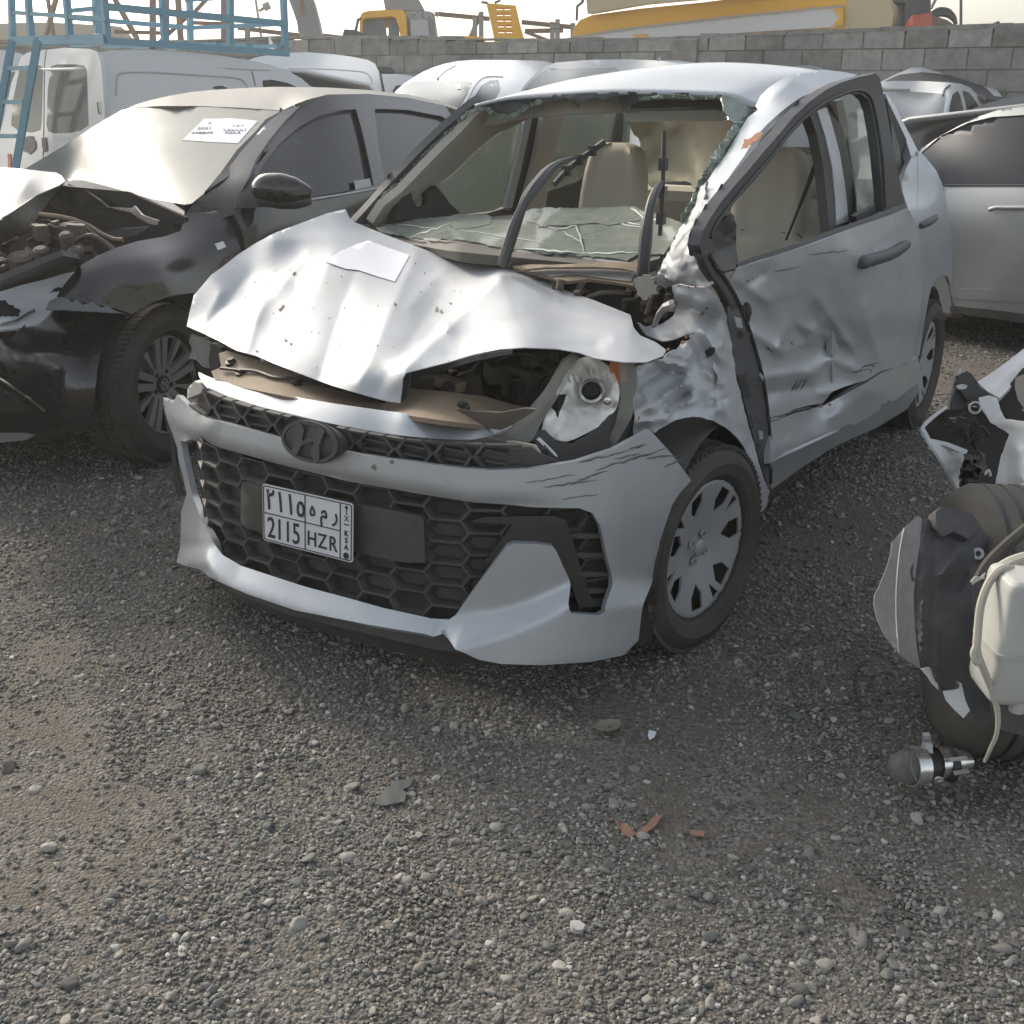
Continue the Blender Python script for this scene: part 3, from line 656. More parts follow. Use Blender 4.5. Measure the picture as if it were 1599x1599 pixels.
# folded bonnet edge: the underside return at the fold and along the raised front edge
hp("bonnet_return", [(629, 584), (642, 582), (641, 592), (640, 606), (634, 622), (626, 630), (628, 606)], HF.plane('Y', .605), M['trimgrey'], bonnet, sp=8)
hp("paper_sheet", [(508, 409), (532, 392), (575, 376), (640, 399), (617, 440), (590, 432), (560, 422), (540, 420)], lift(hood_s, HF, .008), M['paper'], sp=10, thick=.0008)
M['grime'] = mat("bird_and_mud_grime", (.20, .17, .14), .9)
def specks(surf, spots, name, parent, mt, seed=2, ez=.002):
    mb = MB(); rnd = random.Random(seed); ls = lift(surf, HF, ez)
    for i_, (x, y, r) in enumerate(spots):
        if len(spots) < 20 and i_: mb.build(name, mt, parent, fixn=False, solid=.0008); mb = MB()
        n = 9; pts = [(x + r * rnd.uniform(.3, 1) * math.cos(2 * math.pi * k / n), y + r * rnd.uniform(.3, 1) * math.sin(2 * math.pi * k / n)) for k in range(n)]
        c = ls(x, y); vs = [c] + [ls(*q) for q in pts]; mb.add(vs, [(0, 1 + k, 1 + (k + 1) % n) for k in range(n)])
    o = mb.build(name, mt, parent, fixn=False, solid=.0008)
    if len(spots) >= 20: tag(o, kind='stuff')
rs_ = random.Random(8)
specks(hood_s, [(460, 428, 4), (442, 480, 5), (438, 484, 3), (612, 403, 4), (620, 405, 3), (683, 484, 6), (690, 487, 5), (704, 474, 3), (617, 476, 4), (447, 532, 6), (455, 537, 3), (402, 549, 3), (649, 412, 2), (664, 427, 2), (590, 540, 2)] + [(rs_.uniform(340, 720), rs_.uniform(420, 590), rs_.uniform(.7, 1.7)) for _ in range(45)], "bonnet_grime", bonnet, M['grime'])
specks(bump_surf, [(583, 730, 5), (586, 733, 3), (612, 722, 4), (700, 752, 1.5), (560, 712, 1.5)], "bumper_grime", body_b, M['grime'])
# ================================================================== HATCHBACK: sides, roof, cabin, wheels
# ---- left front door skin with its dents
door_o = [(1153, 419), (1200, 404), (1260, 384), (1330, 357), (1415, 328), (1424, 336), (1433, 360), (1439, 400), (1441, 440), (1438, 490), (1432, 530), (1425, 562), (1400, 574), (1376, 580), (1354, 594), (1320, 604), (1300, 612), (1286, 630), (1262, 634), (1240, 640), (1225, 650), (1212, 655), (1205, 657), (1196, 618), (1187, 580), (1176, 540), (1166, 505), (1158, 480), (1146, 458), (1140, 440), (1146, 428)]
door_a = [(1153, 419, 'X', .80), (1260, 384, 'X', .845), (1415, 328, 'X', .86), (1440, 440, 'X', .87), (1425, 562, 'X', .875), (1354, 594, 'X', .86), (1286, 630, 'X', .82), (1205, 657, 'X', .81), (1166, 505, 'X', .79), (1146, 450, 'X', .79), (1300, 480, 'X', .84), (1230, 560, 'X', .79), (1360, 500, 'X', .88), (1230, 470, 'X', .82), (1360, 410, 'X', .88), (1290, 560, 'X', .80)]
door_s = HF.field(door_a, [(1175, 520, 1215, 545, .035, 12), (1215, 545, 1232, 500, .03, 10), (1225, 548, 1262, 535, .03, 12), (1235, 500, 1262, 540, -.04, 16), (1262, 535, 1280, 500, .035, 10), (1275, 500, 1290, 545, -.04, 16), (1245, 508, 1320, 535, .04, 14),
                         (1190, 590, 1265, 580, .05, 16), (1200, 615, 1260, 605, -.04, 14), (1265, 585, 1300, 560, .035, 13), (1290, 560, 1345, 580, .05, 18), (1285, 615, 1330, 605, .04, 12), (1300, 520, 1360, 580, -.035, 20), (1350, 480, 1375, 560, .03, 14), (1155, 440, 1200, 470, .03, 16), (1330, 400, 1400, 410, .02, 24), (1190, 480, 1240, 470, -.02, 18), (1280, 470, 1340, 560, .03, 12), (1160, 450, 1190, 430, -.02, 10)], wob=.014, wsc=.016)
door = hp("front_door", door_o, door_s, M['silver'], sp=5, thick=.004)
# interior face of door and shut edge
hp("door_card", [(1160, 426), (1412, 336), (1430, 420), (1428, 520), (1300, 590), (1215, 640), (1170, 520)], HF.plane('X', .74), M['door_in'], door, sp=30, thick=.01)
dl = lift(door_s, HF, .003)
specks(door_s, [(1168, 440, 3), (1176, 436, 2), (1282, 634, 4), (1296, 632, 3), (1365, 572, 3), (1361, 580, 3), (1250, 541, 2), (1222, 536, 2)], "rust_patch", door, M['rust'], ez=.003)
streaks("scrape_marks", None, [(1236, 610, 1248, 593, 4), (1243, 609, 1255, 592, 4), (1250, 608, 1262, 592, 4), (1196, 541, 1208, 551, 3), (1240, 540, 1236, 533, 3), (1330, 582, 1360, 576, 4), (1345, 575, 1372, 568, 3), (1262, 398, 1330, 392, 1.5), (1210, 425, 1250, 418, 1.5), (1200, 655, 1240, 643, 4), (1240, 643, 1290, 632, 2.5)], M['scratch'], dl, parent=door)
for nm, P_, off, mt_ in (("handle_cup", [(1361, 388), (1372, 382), (1388, 381), (1394, 390), (1392, 404), (1385, 417), (1374, 424), (1366, 418), (1372, 402)], .0045, 'silver_torn'), ):
    hp(nm, P_, lift(door_s, HF, off), M[mt_], door, sp=6, thick=.003)
mb = MB(); hs = lift(door_s, HF, .03)
pts = [hs(x, y) for x, y in cr([(1344, 413), (1352, 409), (1370, 404), (1392, 397), (1410, 386), (1419, 380)], 4)]
mb.tube(pts, [.011, .016, .020, .021, .021, .020, .020, .020, .020, .020, .020, .020, .020, .020, .020, .020, .019, .018, .016, .013, .009][:len(pts)], 12)
mb.build("handle", M['trimgrey'], door, smooth=True)
# belt strip
strip = [(1152, 412), (1180, 401), (1230, 385), (1300, 360), (1370, 334), (1415, 317), (1417, 325), (1372, 342), (1300, 369), (1230, 394), (1182, 410), (1154, 421)]
hp("belt_seal", strip, HF.field([(1152, 412, 'X', .79), (1260, 375, 'X', .83), (1415, 318, 'X', .85), (1154, 421, 'X', .795), (1300, 369, 'X', .84)]), M['trimgrey'], door, sp=8, thick=.02)
# window frame of the door, bent away from the body
fo = [(1093, 384), (1098, 362), (1109, 342), (1127, 315), (1148, 290), (1171, 264), (1195, 235), (1218, 209), (1240, 182), (1265, 159), (1290, 141), (1312, 130), (1340, 121), (1368, 115), (1374, 122), (1379, 140), (1384, 165), (1390, 200), (1397, 240), (1404, 275), (1409, 300), (1414, 320), (1400, 322), (1379, 331),
      (1378, 300), (1375, 270), (1372, 235), (1367, 200), (1362, 172), (1356, 156), (1345, 147), (1328, 147), (1306, 154), (1290, 163), (1277, 172), (1255, 190), (1236, 210), (1214, 238), (1195, 263), (1175, 286), (1156, 307), (1140, 326), (1127, 342), (1118, 356), (1114, 375), (1118, 395), (1110, 402), (1098, 402)]
ff = HF.field([(1093, 384, 'X', .79), (1127, 315, 'X', .78), (1218, 209, 'X', .76), (1312, 130, 'X', .75), (1368, 115, 'X', .76), (1397, 240, 'X', .82), (1414, 320, 'X', .85), (1356, 156, 'X', .76), (1236, 210, 'X', .75)])
hp("window_frame", fo, ff, M['trimgrey'], door, sp=7, thick=.03)
ffl = lift(ff, HF, .003)
mb = MB(); mb.tube([ffl(x, y) for x, y in cr([(1110, 372), (1116, 354), (1136, 326), (1165, 290), (1200, 250), (1240, 200), (1280, 166), (1320, 146), (1345, 142), (1360, 155), (1370, 195), (1378, 250), (1382, 325)], 6)], .006, 6); mb.build("window_seal", M['plastic_dark'], door, smooth=True)
# mirror triangle, torn open
hp("mirror_base", jag([(1112, 368), (1117, 356), (1128, 345), (1143, 332), (1149, 345), (1151, 365), (1150, 390), (1153, 412), (1149, 420), (1130, 424), (1120, 418), (1113, 400)], 1.2, 6), HF.field([(1112, 368, 'X', .78), (1143, 332, 'X', .76), (1153, 412, 'X', .79), (1120, 418, 'X', .80), (1132, 385, 'X', .75)], wob=.02, wsc=.08), M['plastic_dark'], door, sp=6, thick=.01)
# front jamb of the door with its holes: dark strip
jamb = [(1094, 398), (1107, 398), (1114, 412), (1123, 422), (1133, 436), (1143, 452), (1153, 470), (1162, 488), (1170, 512), (1178, 537), (1187, 570), (1195, 602), (1200, 645), (1203, 689), (1202, 730), (1205, 762), (1200, 764), (1192, 735), (1182, 702), (1169, 650), (1160, 620), (1151, 592), (1146, 553), (1142, 530), (1139, 507), (1137, 487), (1136, 468), (1127, 450), (1117, 436), (1104, 420)]
jf = HF.field([(1094, 398, 'X', .79), (1136, 460, 'X', .79), (1162, 488, 'X', .795), (1146, 553, 'X', .79), (1187, 570, 'X', .80), (1151, 592, 'X', .79), (1200, 645, 'X', .80), (1182, 702, 'X', .80), (1203, 762, 'X', .81)], wob=.01, wsc=.03)
jm = hp("door_jamb", jamb, jf, M['trimgrey'], door, sp=6, thick=.02)
jl = lift(jf, HF, .004)
def decal(name, poly, mt, surf=jl, parent=None, th=.002, sp=6): return hp(name, poly, surf, mt, parent or jm, sp=sp, thick=th)
def ov(cx, cy, a, b, n=14, rot=0): return [(cx + a * math.cos(t) * math.cos(rot) - b * math.sin(t) * math.sin(rot), cy + a * math.cos(t) * math.sin(rot) + b * math.sin(t) * math.cos(rot)) for t in [2 * math.pi * k / n for k in range(n)]]
for c_ in ((1146, 480, 4, 5), (1157, 523, 5, 6), (1182, 658, 6, 6), (1184, 698, 4, 6), (1187, 683, 3, 3)): decal("jamb_hole", ov(*c_), M['ink'])
for P_ in ([(1147, 495), (1158, 497), (1161, 513), (1151, 512)], [(1185, 672), (1192, 674), (1192, 686), (1186, 687)]): decal("jamb_plate", P_, M['hub'])
decal("jamb_bracket", [(1173, 648), (1190, 645), (1194, 662), (1190, 672), (1177, 670)], M['trimgrey'], th=.01)
mb = MB()
for k in range(7): mb.bar(jl(1152 + k * 1.2, 588 + k * 5.2), jl(1164 + k * 1.2, 586 + k * 5.2), .006)
mb.build("wiring_boot", M['plastic_dark'], jm)
mb = MB(); mb.tube([jl(*q) for q in cr([(1108, 400), (1130, 432), (1152, 470), (1172, 520), (1190, 585), (1200, 650), (1203, 700), (1204, 755)], 5)], .006, 6); mb.build("door_seal", M['plastic_dark'], jm, smooth=True)
mb = MB(); mb.ball(jl(1165, 487), .017, 6, (1, .6, 1.5)); mb.bar(jl(1160, 480), jl(1168, 502), .012); mb.build("hinge_stub", M['plastic_dark'], jm)
# seal along the A pillar
mb = MB(); SE = HF.field([(1150, 262, 'X', .70), (1110, 330, 'X', .74), (1094, 400, 'X', .78), (1120, 440, 'X', .78)])
mb.tube([SE(*q) for q in cr([(1160, 268), (1140, 292), (1120, 320), (1103, 350), (1096, 375), (1094, 400), (1104, 425), (1124, 452), (1136, 475)], 5)], .011, 8); mb.build("pillar_seal", M['plastic_dark'], hero, smooth=True)
# ---- sill, rear door, rear quarter (left side)
SX = lambda q: .84 - .5 * max(0, q[2] - 1.02) - .06 * max(0, q[2] - 1.02) ** 2 + .0 * q[1]
sill_a = [(1205, 660), (1240, 646), (1286, 634), (1354, 598), (1376, 583), (1425, 564), (1434, 558), (1438, 575), (1434, 598), (1400, 624), (1350, 656), (1300, 680), (1250, 703), (1204, 724), (1203, 690)]
sf = HF.field([(1205, 660, 'X', .80), (1286, 634, 'X', .80), (1354, 598, 'X', .86), (1430, 563, 'X', .87), (1434, 598, 'X', .86), (1350, 656, 'X', .845), (1204, 724, 'X', .83), (1250, 690, 'X', .81), (1310, 650, 'X', .84)], [(1300, 650, 1350, 612, .025, 12), (1210, 700, 1235, 690, .02, 8)], wob=.008, wsc=.02)
sill = hp("sill", sill_a, sf, M['silver'], sp=6, thick=.02)
hp("sill_underside", [(1204, 722), (1250, 701), (1300, 678), (1350, 654), (1400, 622), (1434, 596), (1436, 612), (1416, 640), (1370, 668), (1305, 697), (1250, 732), (1205, 765)], HF.field([(1204, 722, 'X', .83), (1300, 678, 'X', .84), (1434, 596, 'X', .86), (1416, 640, 'X', .80), (1305, 697, 'X', .79), (1205, 765, 'X', .77)]), M['silver'], sill, sp=7, thick=.01)
quarter = [(1420, 330), (1432, 325), (1434, 300), (1434, 270), (1434, 236), (1445, 245), (1462, 266), (1471, 285), (1477, 312), (1482, 340), (1485, 365), (1487, 400), (1487, 440), (1485, 446), (1480, 432), (1471, 429), (1462, 435), (1454, 452), (1449, 475), (1445, 500), (1440, 530), (1436, 556), (1426, 560), (1434, 520), (1438, 480), (1440, 440), (1438, 400), (1433, 362), (1425, 340)]
qf = HF.field([(1420, 330, 'X', .83), (1434, 236, 'X', .74), (1462, 266, 'X', .80), (1477, 312, 'X', .84), (1487, 400, 'X', .845), (1485, 446, 'X', .84), (1449, 475, 'X', .845), (1436, 556, 'X', .84), (1440, 440, 'X', .845), (1434, 300, 'X', .79), (1450, 330, 'X', .84)], [(1447, 352, 1452, 400, .02, 12)])
hp("rear_quarter", quarter, qf, M['silver'], sp=5, thick=.012)
hp("rear_door", [(1300, 372), (1416, 322), (1426, 338), (1436, 400), (1441, 450), (1434, 556), (1300, 610)], HF.plane('X', .825), M['silver'], sp=20, thick=.02)
mb = MB(); ql = lift(qf, HF, .022)
mb.tube([ql(*q) for q in [(1438, 352), (1441, 352), (1452, 347), (1461, 341), (1463, 337)]], [.006, .013, .015, .011, .005], 10); mb.build("rear_door_handle", M['trimgrey'], hero, smooth=True)
# C pillar and small side window
hp("rear_pillar", [(1383, 147), (1388, 150), (1398, 165), (1409, 188), (1422, 212), (1434, 237), (1433, 246), (1424, 248), (1414, 215), (1400, 185), (1390, 165)], HF.field([(1383, 147, 'X', .60), (1409, 188, 'X', .64), (1434, 237, 'X', .72), (1414, 215, 'X', .68)]), M['silver'], sp=6, thick=.03)
hp("rear_pillar_trim", [(1384, 155), (1391, 166), (1401, 187), (1415, 216), (1424, 246), (1416, 262), (1409, 290), (1406, 268), (1409, 262), (1404, 230), (1396, 205), (1388, 180)], HF.plane('X', .69), M['plastic_dark'], sp=6, thick=.02)
hp("quarter_window", [(1392, 190), (1404, 225), (1410, 262), (1408, 296), (1404, 296), (1395, 230)], HF.plane('X', .70), M['glass_sheet'], sp=8, thick=.003)
hp("quarter_lower_pillar", [(1410, 300), (1409, 285), (1416, 262), (1424, 247), (1436, 244), (1436, 325), (1420, 332)], lift(qf, HF, -.004), M['silver'], sp=8, thick=.02)
# B pillar and what shows through the door window
bf = HF.field([(1274, 173, 'X', .64), (1300, 160, 'X', .63), (1303, 353, 'X', .76), (1327, 344, 'X', .76)])
hp("centre_pillar", [(1266, 182), (1276, 172), (1297, 160), (1304, 158), (1316, 200), (1328, 255), (1336, 300), (1340, 344), (1296, 360), (1292, 320), (1286, 260), (1276, 210)], bf, M['plastic_dark'], sp=7, thick=.03)
hp("centre_pillar_paint", [(1277, 174), (1285, 170), (1292, 168), (1300, 195), (1312, 240), (1320, 290), (1326, 346), (1307, 352), (1305, 310), (1300, 260), (1290, 215)], lift(bf, HF, .012), M['silver'], sp=6, thick=.004, fn=None)
hp("pillar_trim", [(1306, 158), (1316, 156), (1326, 200), (1334, 250), (1342, 300), (1344, 336), (1336, 340), (1333, 300), (1322, 240), (1312, 195)], HF.plane('X', .655), M['trimbeige'], sp=8, thick=.03)
hp("rear_door_window", [(1304, 150), (1356, 146), (1368, 200), (1376, 270), (1378, 322), (1340, 345), (1338, 300), (1326, 220)], HF.field([(1304, 150, 'X', .60), (1378, 322, 'X', .78), (1368, 200, 'X', .66), (1340, 345, 'X', .80), (1330, 250, 'X', .69)]), M['glass_pale'], sp=16, thick=.003)
hp("rear_door_belt", [(1337, 338), (1376, 317), (1378, 328), (1340, 349)], HF.plane('X', .80), M['trimgrey'], sp=10, thick=.02)
# ---- roof
def roof():
    hd = [(741, 163, 'X', -.50), (794, 152, 'X', -.36), (870, 147, 'X', -.18), (950, 143, 'X', 0), (1044, 144, 'X', .20), (1127, 148, 'X', .37), (1162, 160, 'X', .44), (1180, 166, 'X', .475)]
    H0 = [HF.p(*a) for a in hd]
    crest = [(-.53, 1.45), (-.38, 1.505), (-.20, 1.535), (0, 1.548), (.2, 1.54), (.38, 1.52), (.47, 1.495), (.52, 1.47)]
    rows = [H0]
    rows.append([.5 * (H0[i] + np.array([crest[i][0], -1.65, crest[i][1]])) + np.array([0, 0, .018]) for i in range(8)])
    for y, dz, kx in ((-1.65, 0, 1), (-2.0, -.012, .98), (-2.4, -.06, .95), (-2.7, -.15, .92)):
        rows.append([np.array([c[0] * kx, y, c[1] + dz]) for c in crest])
    g = surf_grid(rows, 5, 5); mb = MB(); mb.grid(g); mb.build("roof", M['silver'], hero, smooth=True, solid=.012)
    # closing skin: tailgate and hidden right side
    mb = MB(); mb.grid([[(x * k, y, z) for x in (-.62, -.3, 0, .3, .62)] for y, z, k in ((-2.78, .98, 1.05), (-2.84, .85, 1.15), (-2.84, .35, 1.15))]); mb.build("tailgate", M['silver'], hero, smooth=True, solid=.02)
    mb = MB(); mb.grid([[(x, y, z) for y in np.linspace(-2.8, .05, 9)] for x, z in ((-.80, .95), (-.84, .75), (-.84, .45), (-.80, .22))]); mb.build("right_side_panel", M['silver'], hero, smooth=True, solid=.02)
roof()
# left roof rail and A pillar (outer skin), rust patch
pil = [(1180, 166), (1188, 150), (1200, 138), (1216, 127), (1232, 119), (1258, 112), (1285, 109), (1312, 112), (1339, 117), (1318, 127), (1296, 134), (1270, 143), (1250, 153), (1234, 164), (1219, 176), (1200, 193), (1184, 210), (1172, 228), (1162, 245), (1148, 264), (1136, 282), (1126, 302), (1116, 325), (1106, 345), (1100, 352), (1096, 338), (1098, 318), (1104, 285), (1118, 262), (1132, 245), (1144, 224), (1158, 200), (1168, 184), (1184, 172)]
pf = HF.field([(1180, 166, 'X', .475), (1285, 109, 'X', .50), (1339, 117, 'X', .56), (1232, 119, 'X', .50), (1250, 153, 'X', .60), (1184, 210, 'X', .62), (1136, 280, 'X', .67), (1100, 350, 'X', .72), (1098, 318, 'X', .66), (1132, 245, 'X', .57), (1158, 200, 'X', .51), (1210, 150, 'X', .53)], [(1190, 165, 1240, 125, .02, 8)])
hp("roof_rail", pil, pf, M['silver'], sp=5, thick=.02)
specks(pf, [], "x", hero, M['rust']) if False else None
hp("rust_patch", jag([(1158, 233), (1163, 219), (1172, 217), (1178, 210), (1190, 206), (1192, 210), (1184, 220), (1172, 226), (1166, 231)], 1.2, 4), lift(pf, HF, .003), M['rust'], sp=5, thick=.001)
hp("rail_inner_edge", [(1289, 136), (1300, 133), (1290, 140), (1256, 158), (1222, 182), (1190, 213), (1168, 245), (1145, 275), (1150, 262), (1172, 230), (1200, 196), (1236, 164), (1262, 148)], HF.plane('X', .60), M['trimbeige'], sp=6, thick=.02)
# lower A pillar: torn metal and crushed glass
lowp = jag([(1104, 285), (1098, 318), (1097, 345), (1093, 370), (1092, 398), (1098, 420), (1112, 445), (1100, 450), (1076, 452), (1060, 448), (1040, 436), (1028, 428), (1040, 402), (1052, 380), (1062, 358), (1072, 338), (1082, 312), (1092, 292)], 1.5, 6, 4)
lpf = HF.field([(1104, 285, 'X', .64), (1098, 345, 'X', .72), (1092, 398, 'X', .77), (1112, 445, 'X', .79), (1060, 448, 'X', .64), (1028, 428, 'X', .56), (1062, 358, 'X', .58), (1082, 312, 'X', .57)], [(1055, 440, 1080, 380, .03, 8), (1072, 400, 1090, 430, .03, 8), (1050, 410, 1070, 400, -.03, 7)], wob=.03, wsc=.05)
hp("front_pillar", lowp, lpf, M['silver_torn'], sp=4, thick=.006)
def shards(name, strip_l, wl, n, surf, mt, seed, rr=(3, 8), off=(.0, .03), parent=None):
    """crumbled laminated glass hanging along a line: jagged flakes on a common strip"""
    mb = MB(); rnd = random.Random(seed); C_ = cr(strip_l, 12)
    A = []; B = []
    for i, q in enumerate(C_):
        t = C_[min(i + 1, len(C_) - 1)] - C_[max(i - 1, 0)]; t = t / (np.linalg.norm(t) + 1e-9); nn = np.array([-t[1], t[0]])
        a = q + nn * wl * rnd.uniform(.5, 1.1); b = q - nn * wl * rnd.uniform(.5, 1.1)
        A.append(surf(*a)); B.append(surf(*b))
    mb.grid([A, [(.5 * (a + b)) + np.array([rnd.uniform(-1, 1) * .008 for _ in range(3)]) for a, b in zip(A, B)], B])
    o = mb.build(name, mt, parent or hero, fixn=False, solid=.003)
    return o
gp = HF.field([(1160, 165, 'X', .44), (1130, 235, 'X', .54), (1095, 300, 'X', .58), (1060, 360, 'X', .57), (1035, 405, 'X', .54), (1180, 180, 'X', .47)], wob=.02, wsc=.05)
shards("windshield_remains", [(1168, 172), (1160, 190), (1146, 212), (1134, 236), (1120, 262), (1104, 290), (1092, 318), (1080, 340), (1068, 362), (1056, 384), (1042, 406), (1030, 428)], 9, 0, gp, M['shatter'], 3)
shards("windshield_remains", [(1150, 200), (1128, 232), (1110, 262), (1096, 285), (1082, 318), (1066, 345)], 7, 0, lift(gp, HF, .03), M['shatter'], 5)
shards("windshield_remains", [(1092, 330), (1080, 365), (1070, 400), (1078, 440)], 12, 0, lift(gp, HF, -.02), M['shatter'], 6)
hp("corner_glass_flap", jag([(1128, 150), (1140, 150), (1160, 160), (1178, 168), (1170, 180), (1160, 196), (1150, 194), (1138, 186), (1130, 172)], 1.5, 5), lift(gp, HF, .02), M['shatter'], sp=5, thick=.004)
# header: dull band of folded foil and headliner under the roof edge
hdr = [(741, 164), (768, 156), (794, 153), (870, 148), (950, 144), (1044, 145), (1127, 149), (1128, 154), (1100, 153), (1060, 152), (1010, 156), (990, 163), (976, 170), (974, 177), (966, 150), (955, 153), (945, 157), (928, 152), (912, 160), (903, 170), (895, 158), (884, 153), (868, 158), (848, 158), (838, 158), (825, 166), (813, 174), (800, 181), (780, 178), (765, 176), (756, 168)]
hdf = HF.field([(741, 164, 'X', -.50), (870, 147, 'X', -.18), (950, 143, 'X', 0), (1044, 144, 'X', .20), (1127, 148, 'X', .37), (800, 181, 'X', -.36), (903, 170, 'X', -.10), (974, 177, 'X', .04)], wob=.02, wsc=.04)
hp("roof_header", hdr, hdf, M['trimgrey'], sp=5, thick=.004)
shards("glass_edge", [(715, 190), (735, 176), (760, 170), (775, 180), (800, 181), (822, 168), (845, 158)], 4, 0, lift(hdf, HF, .01), M['shatter'], 9)
shards("glass_edge", [(1000, 155), (1030, 152), (1060, 150), (1090, 153), (1125, 152)], 3, 0, lift(hdf, HF, .01), M['shatter'], 10)
mb = MB(); mb.grid([[(x, y, 1.475 - .10 * x * x + (.0 if y < -1.5 else -.05)) for x in (-.5, -.25, 0, .25, .5)] for y in (-1.05, -1.6, -2.2, -2.8)]); mb.build("headliner", M['liner'], hero, smooth=True, solid=.01)
HI = HF.field([(756, 172, 'X', -.47), (870, 155, 'X', -.18), (1000, 150, 'X', .08), (1130, 150, 'X', .36), (900, 180, 'X', -.10), (1134, 176, 'X', .36)])
def HI2(x, y):
    q = HI(x, y); d = q - HF.co; return q + d * .03
hp("header_lining", [(754, 170), (800, 160), (1000, 150), (1150, 150), (1158, 176), (1136, 178), (1000, 178), (982, 178), (966, 176), (940, 178), (904, 178), (870, 180), (835, 184), (800, 188), (775, 196), (750, 196)], HI2, M['trimbeige'], sp=12, thick=.01)
hp("header_shadow_gap", [(985, 160), (1010, 157), (1125, 157), (1132, 170), (1060, 168), (985, 170)], lift(HI2, HF, .004), M['door_in'], sp=12, thick=.004)
hp("sun_visor", [(979, 179), (1000, 174), (1120, 172), (1136, 178), (1140, 186), (1120, 190), (1050, 189), (990, 192), (979, 190)], lift(HI2, HF, .02), M['liner'], sp=14, thick=.02)
# right A pillar (far side): outer black line and beige inner trim
rf = HF.field([(741, 163, 'X', -.52), (719, 182, 'X', -.55), (603, 296, 'X', -.72), (560, 345, 'X', -.74), (640, 330, 'X', -.70), (790, 195, 'X', -.54)])
hp("far_pillar", [(750, 157), (741, 163), (719, 181), (690, 206), (655, 240), (620, 276), (600, 297), (575, 325), (556, 346), (572, 352), (592, 332), (620, 300), (650, 270), (690, 228), (720, 200), (745, 178), (758, 166)], rf, M['trimgrey'], sp=6, thick=.03)
shards("windshield_remains", [(598, 310), (630, 285), (665, 245), (690, 222), (712, 200)], 7, 0, lift(rf, HF, .012), M['shatter'], 12)
hp("far_pillar_trim", [(756, 172), (775, 178), (800, 184), (826, 186), (806, 196), (780, 208), (760, 222), (740, 240), (720, 260), (700, 278), (680, 292), (655, 312), (640, 330), (624, 352), (604, 352), (582, 350), (600, 322), (628, 300), (655, 272), (690, 236), (722, 205), (742, 182)], HF.field([(756, 172, 'X', -.50), (826, 186, 'X', -.56), (760, 222, 'X', -.58), (700, 278, 'X', -.66), (640, 330, 'X', -.70), (582, 350, 'X', -.70), (690, 236, 'X', -.58)]), M['trimbeige'], sp=7, thick=.03)
# far doors: front window glass, frame, B pillar trim, rear window glass
hp("far_front_window", [(824, 186), (800, 196), (760, 222), (735, 246), (700, 280), (655, 312), (690, 325), (720, 336), (770, 330), (796, 318), (812, 260)], HF.plane('X', -.66), M['glass_pale'], sp=24, thick=.003)
hp("far_window_frame", [(820, 186), (832, 184), (822, 230), (812, 275), (800, 325), (790, 325), (802, 275), (814, 225)], HF.plane('X', -.645), M['hub'], sp=8, thick=.02)
hp("far_centre_pillar_seal", [(832, 184), (850, 182), (838, 240), (824, 300), (815, 335), (798, 330), (812, 275), (822, 230)], HF.plane('X', -.65), M['plastic_dark'], sp=8, thick=.03)
hp("far_centre_pillar", [(848, 180), (884, 178), (875, 205), (866, 240), (858, 280), (852, 330), (812, 334), (825, 290), (838, 240)], HF.plane('X', -.63), M['trimbeige'], sp=8, thick=.04)
hp("far_door_trim", [(690, 322), (720, 336), (760, 334), (800, 322), (815, 325), (812, 360), (720, 362), (640, 345)], HF.plane('X', -.68), M['door_in'], sp=16, thick=.04)
hp("far_rear_window", [(884, 178), (968, 176), (960, 215), (945, 262), (900, 285), (856, 300), (860, 260), (872, 215)], HF.plane('X', -.66), M['glass_pale'], sp=16, thick=.003)
hp("far_rear_door_trim", [(855, 300), (900, 285), (945, 255), (960, 215), (968, 176), (975, 178), (972, 220), (962, 270), (960, 345), (852, 340)], HF.plane('X', -.65), M['door_in'], sp=12, thick=.03)
hp("far_quarter_window", [(975, 178), (986, 180), (984, 225), (970, 240)], HF.plane('X', -.62), M['glass'], sp=8, thick=.003)
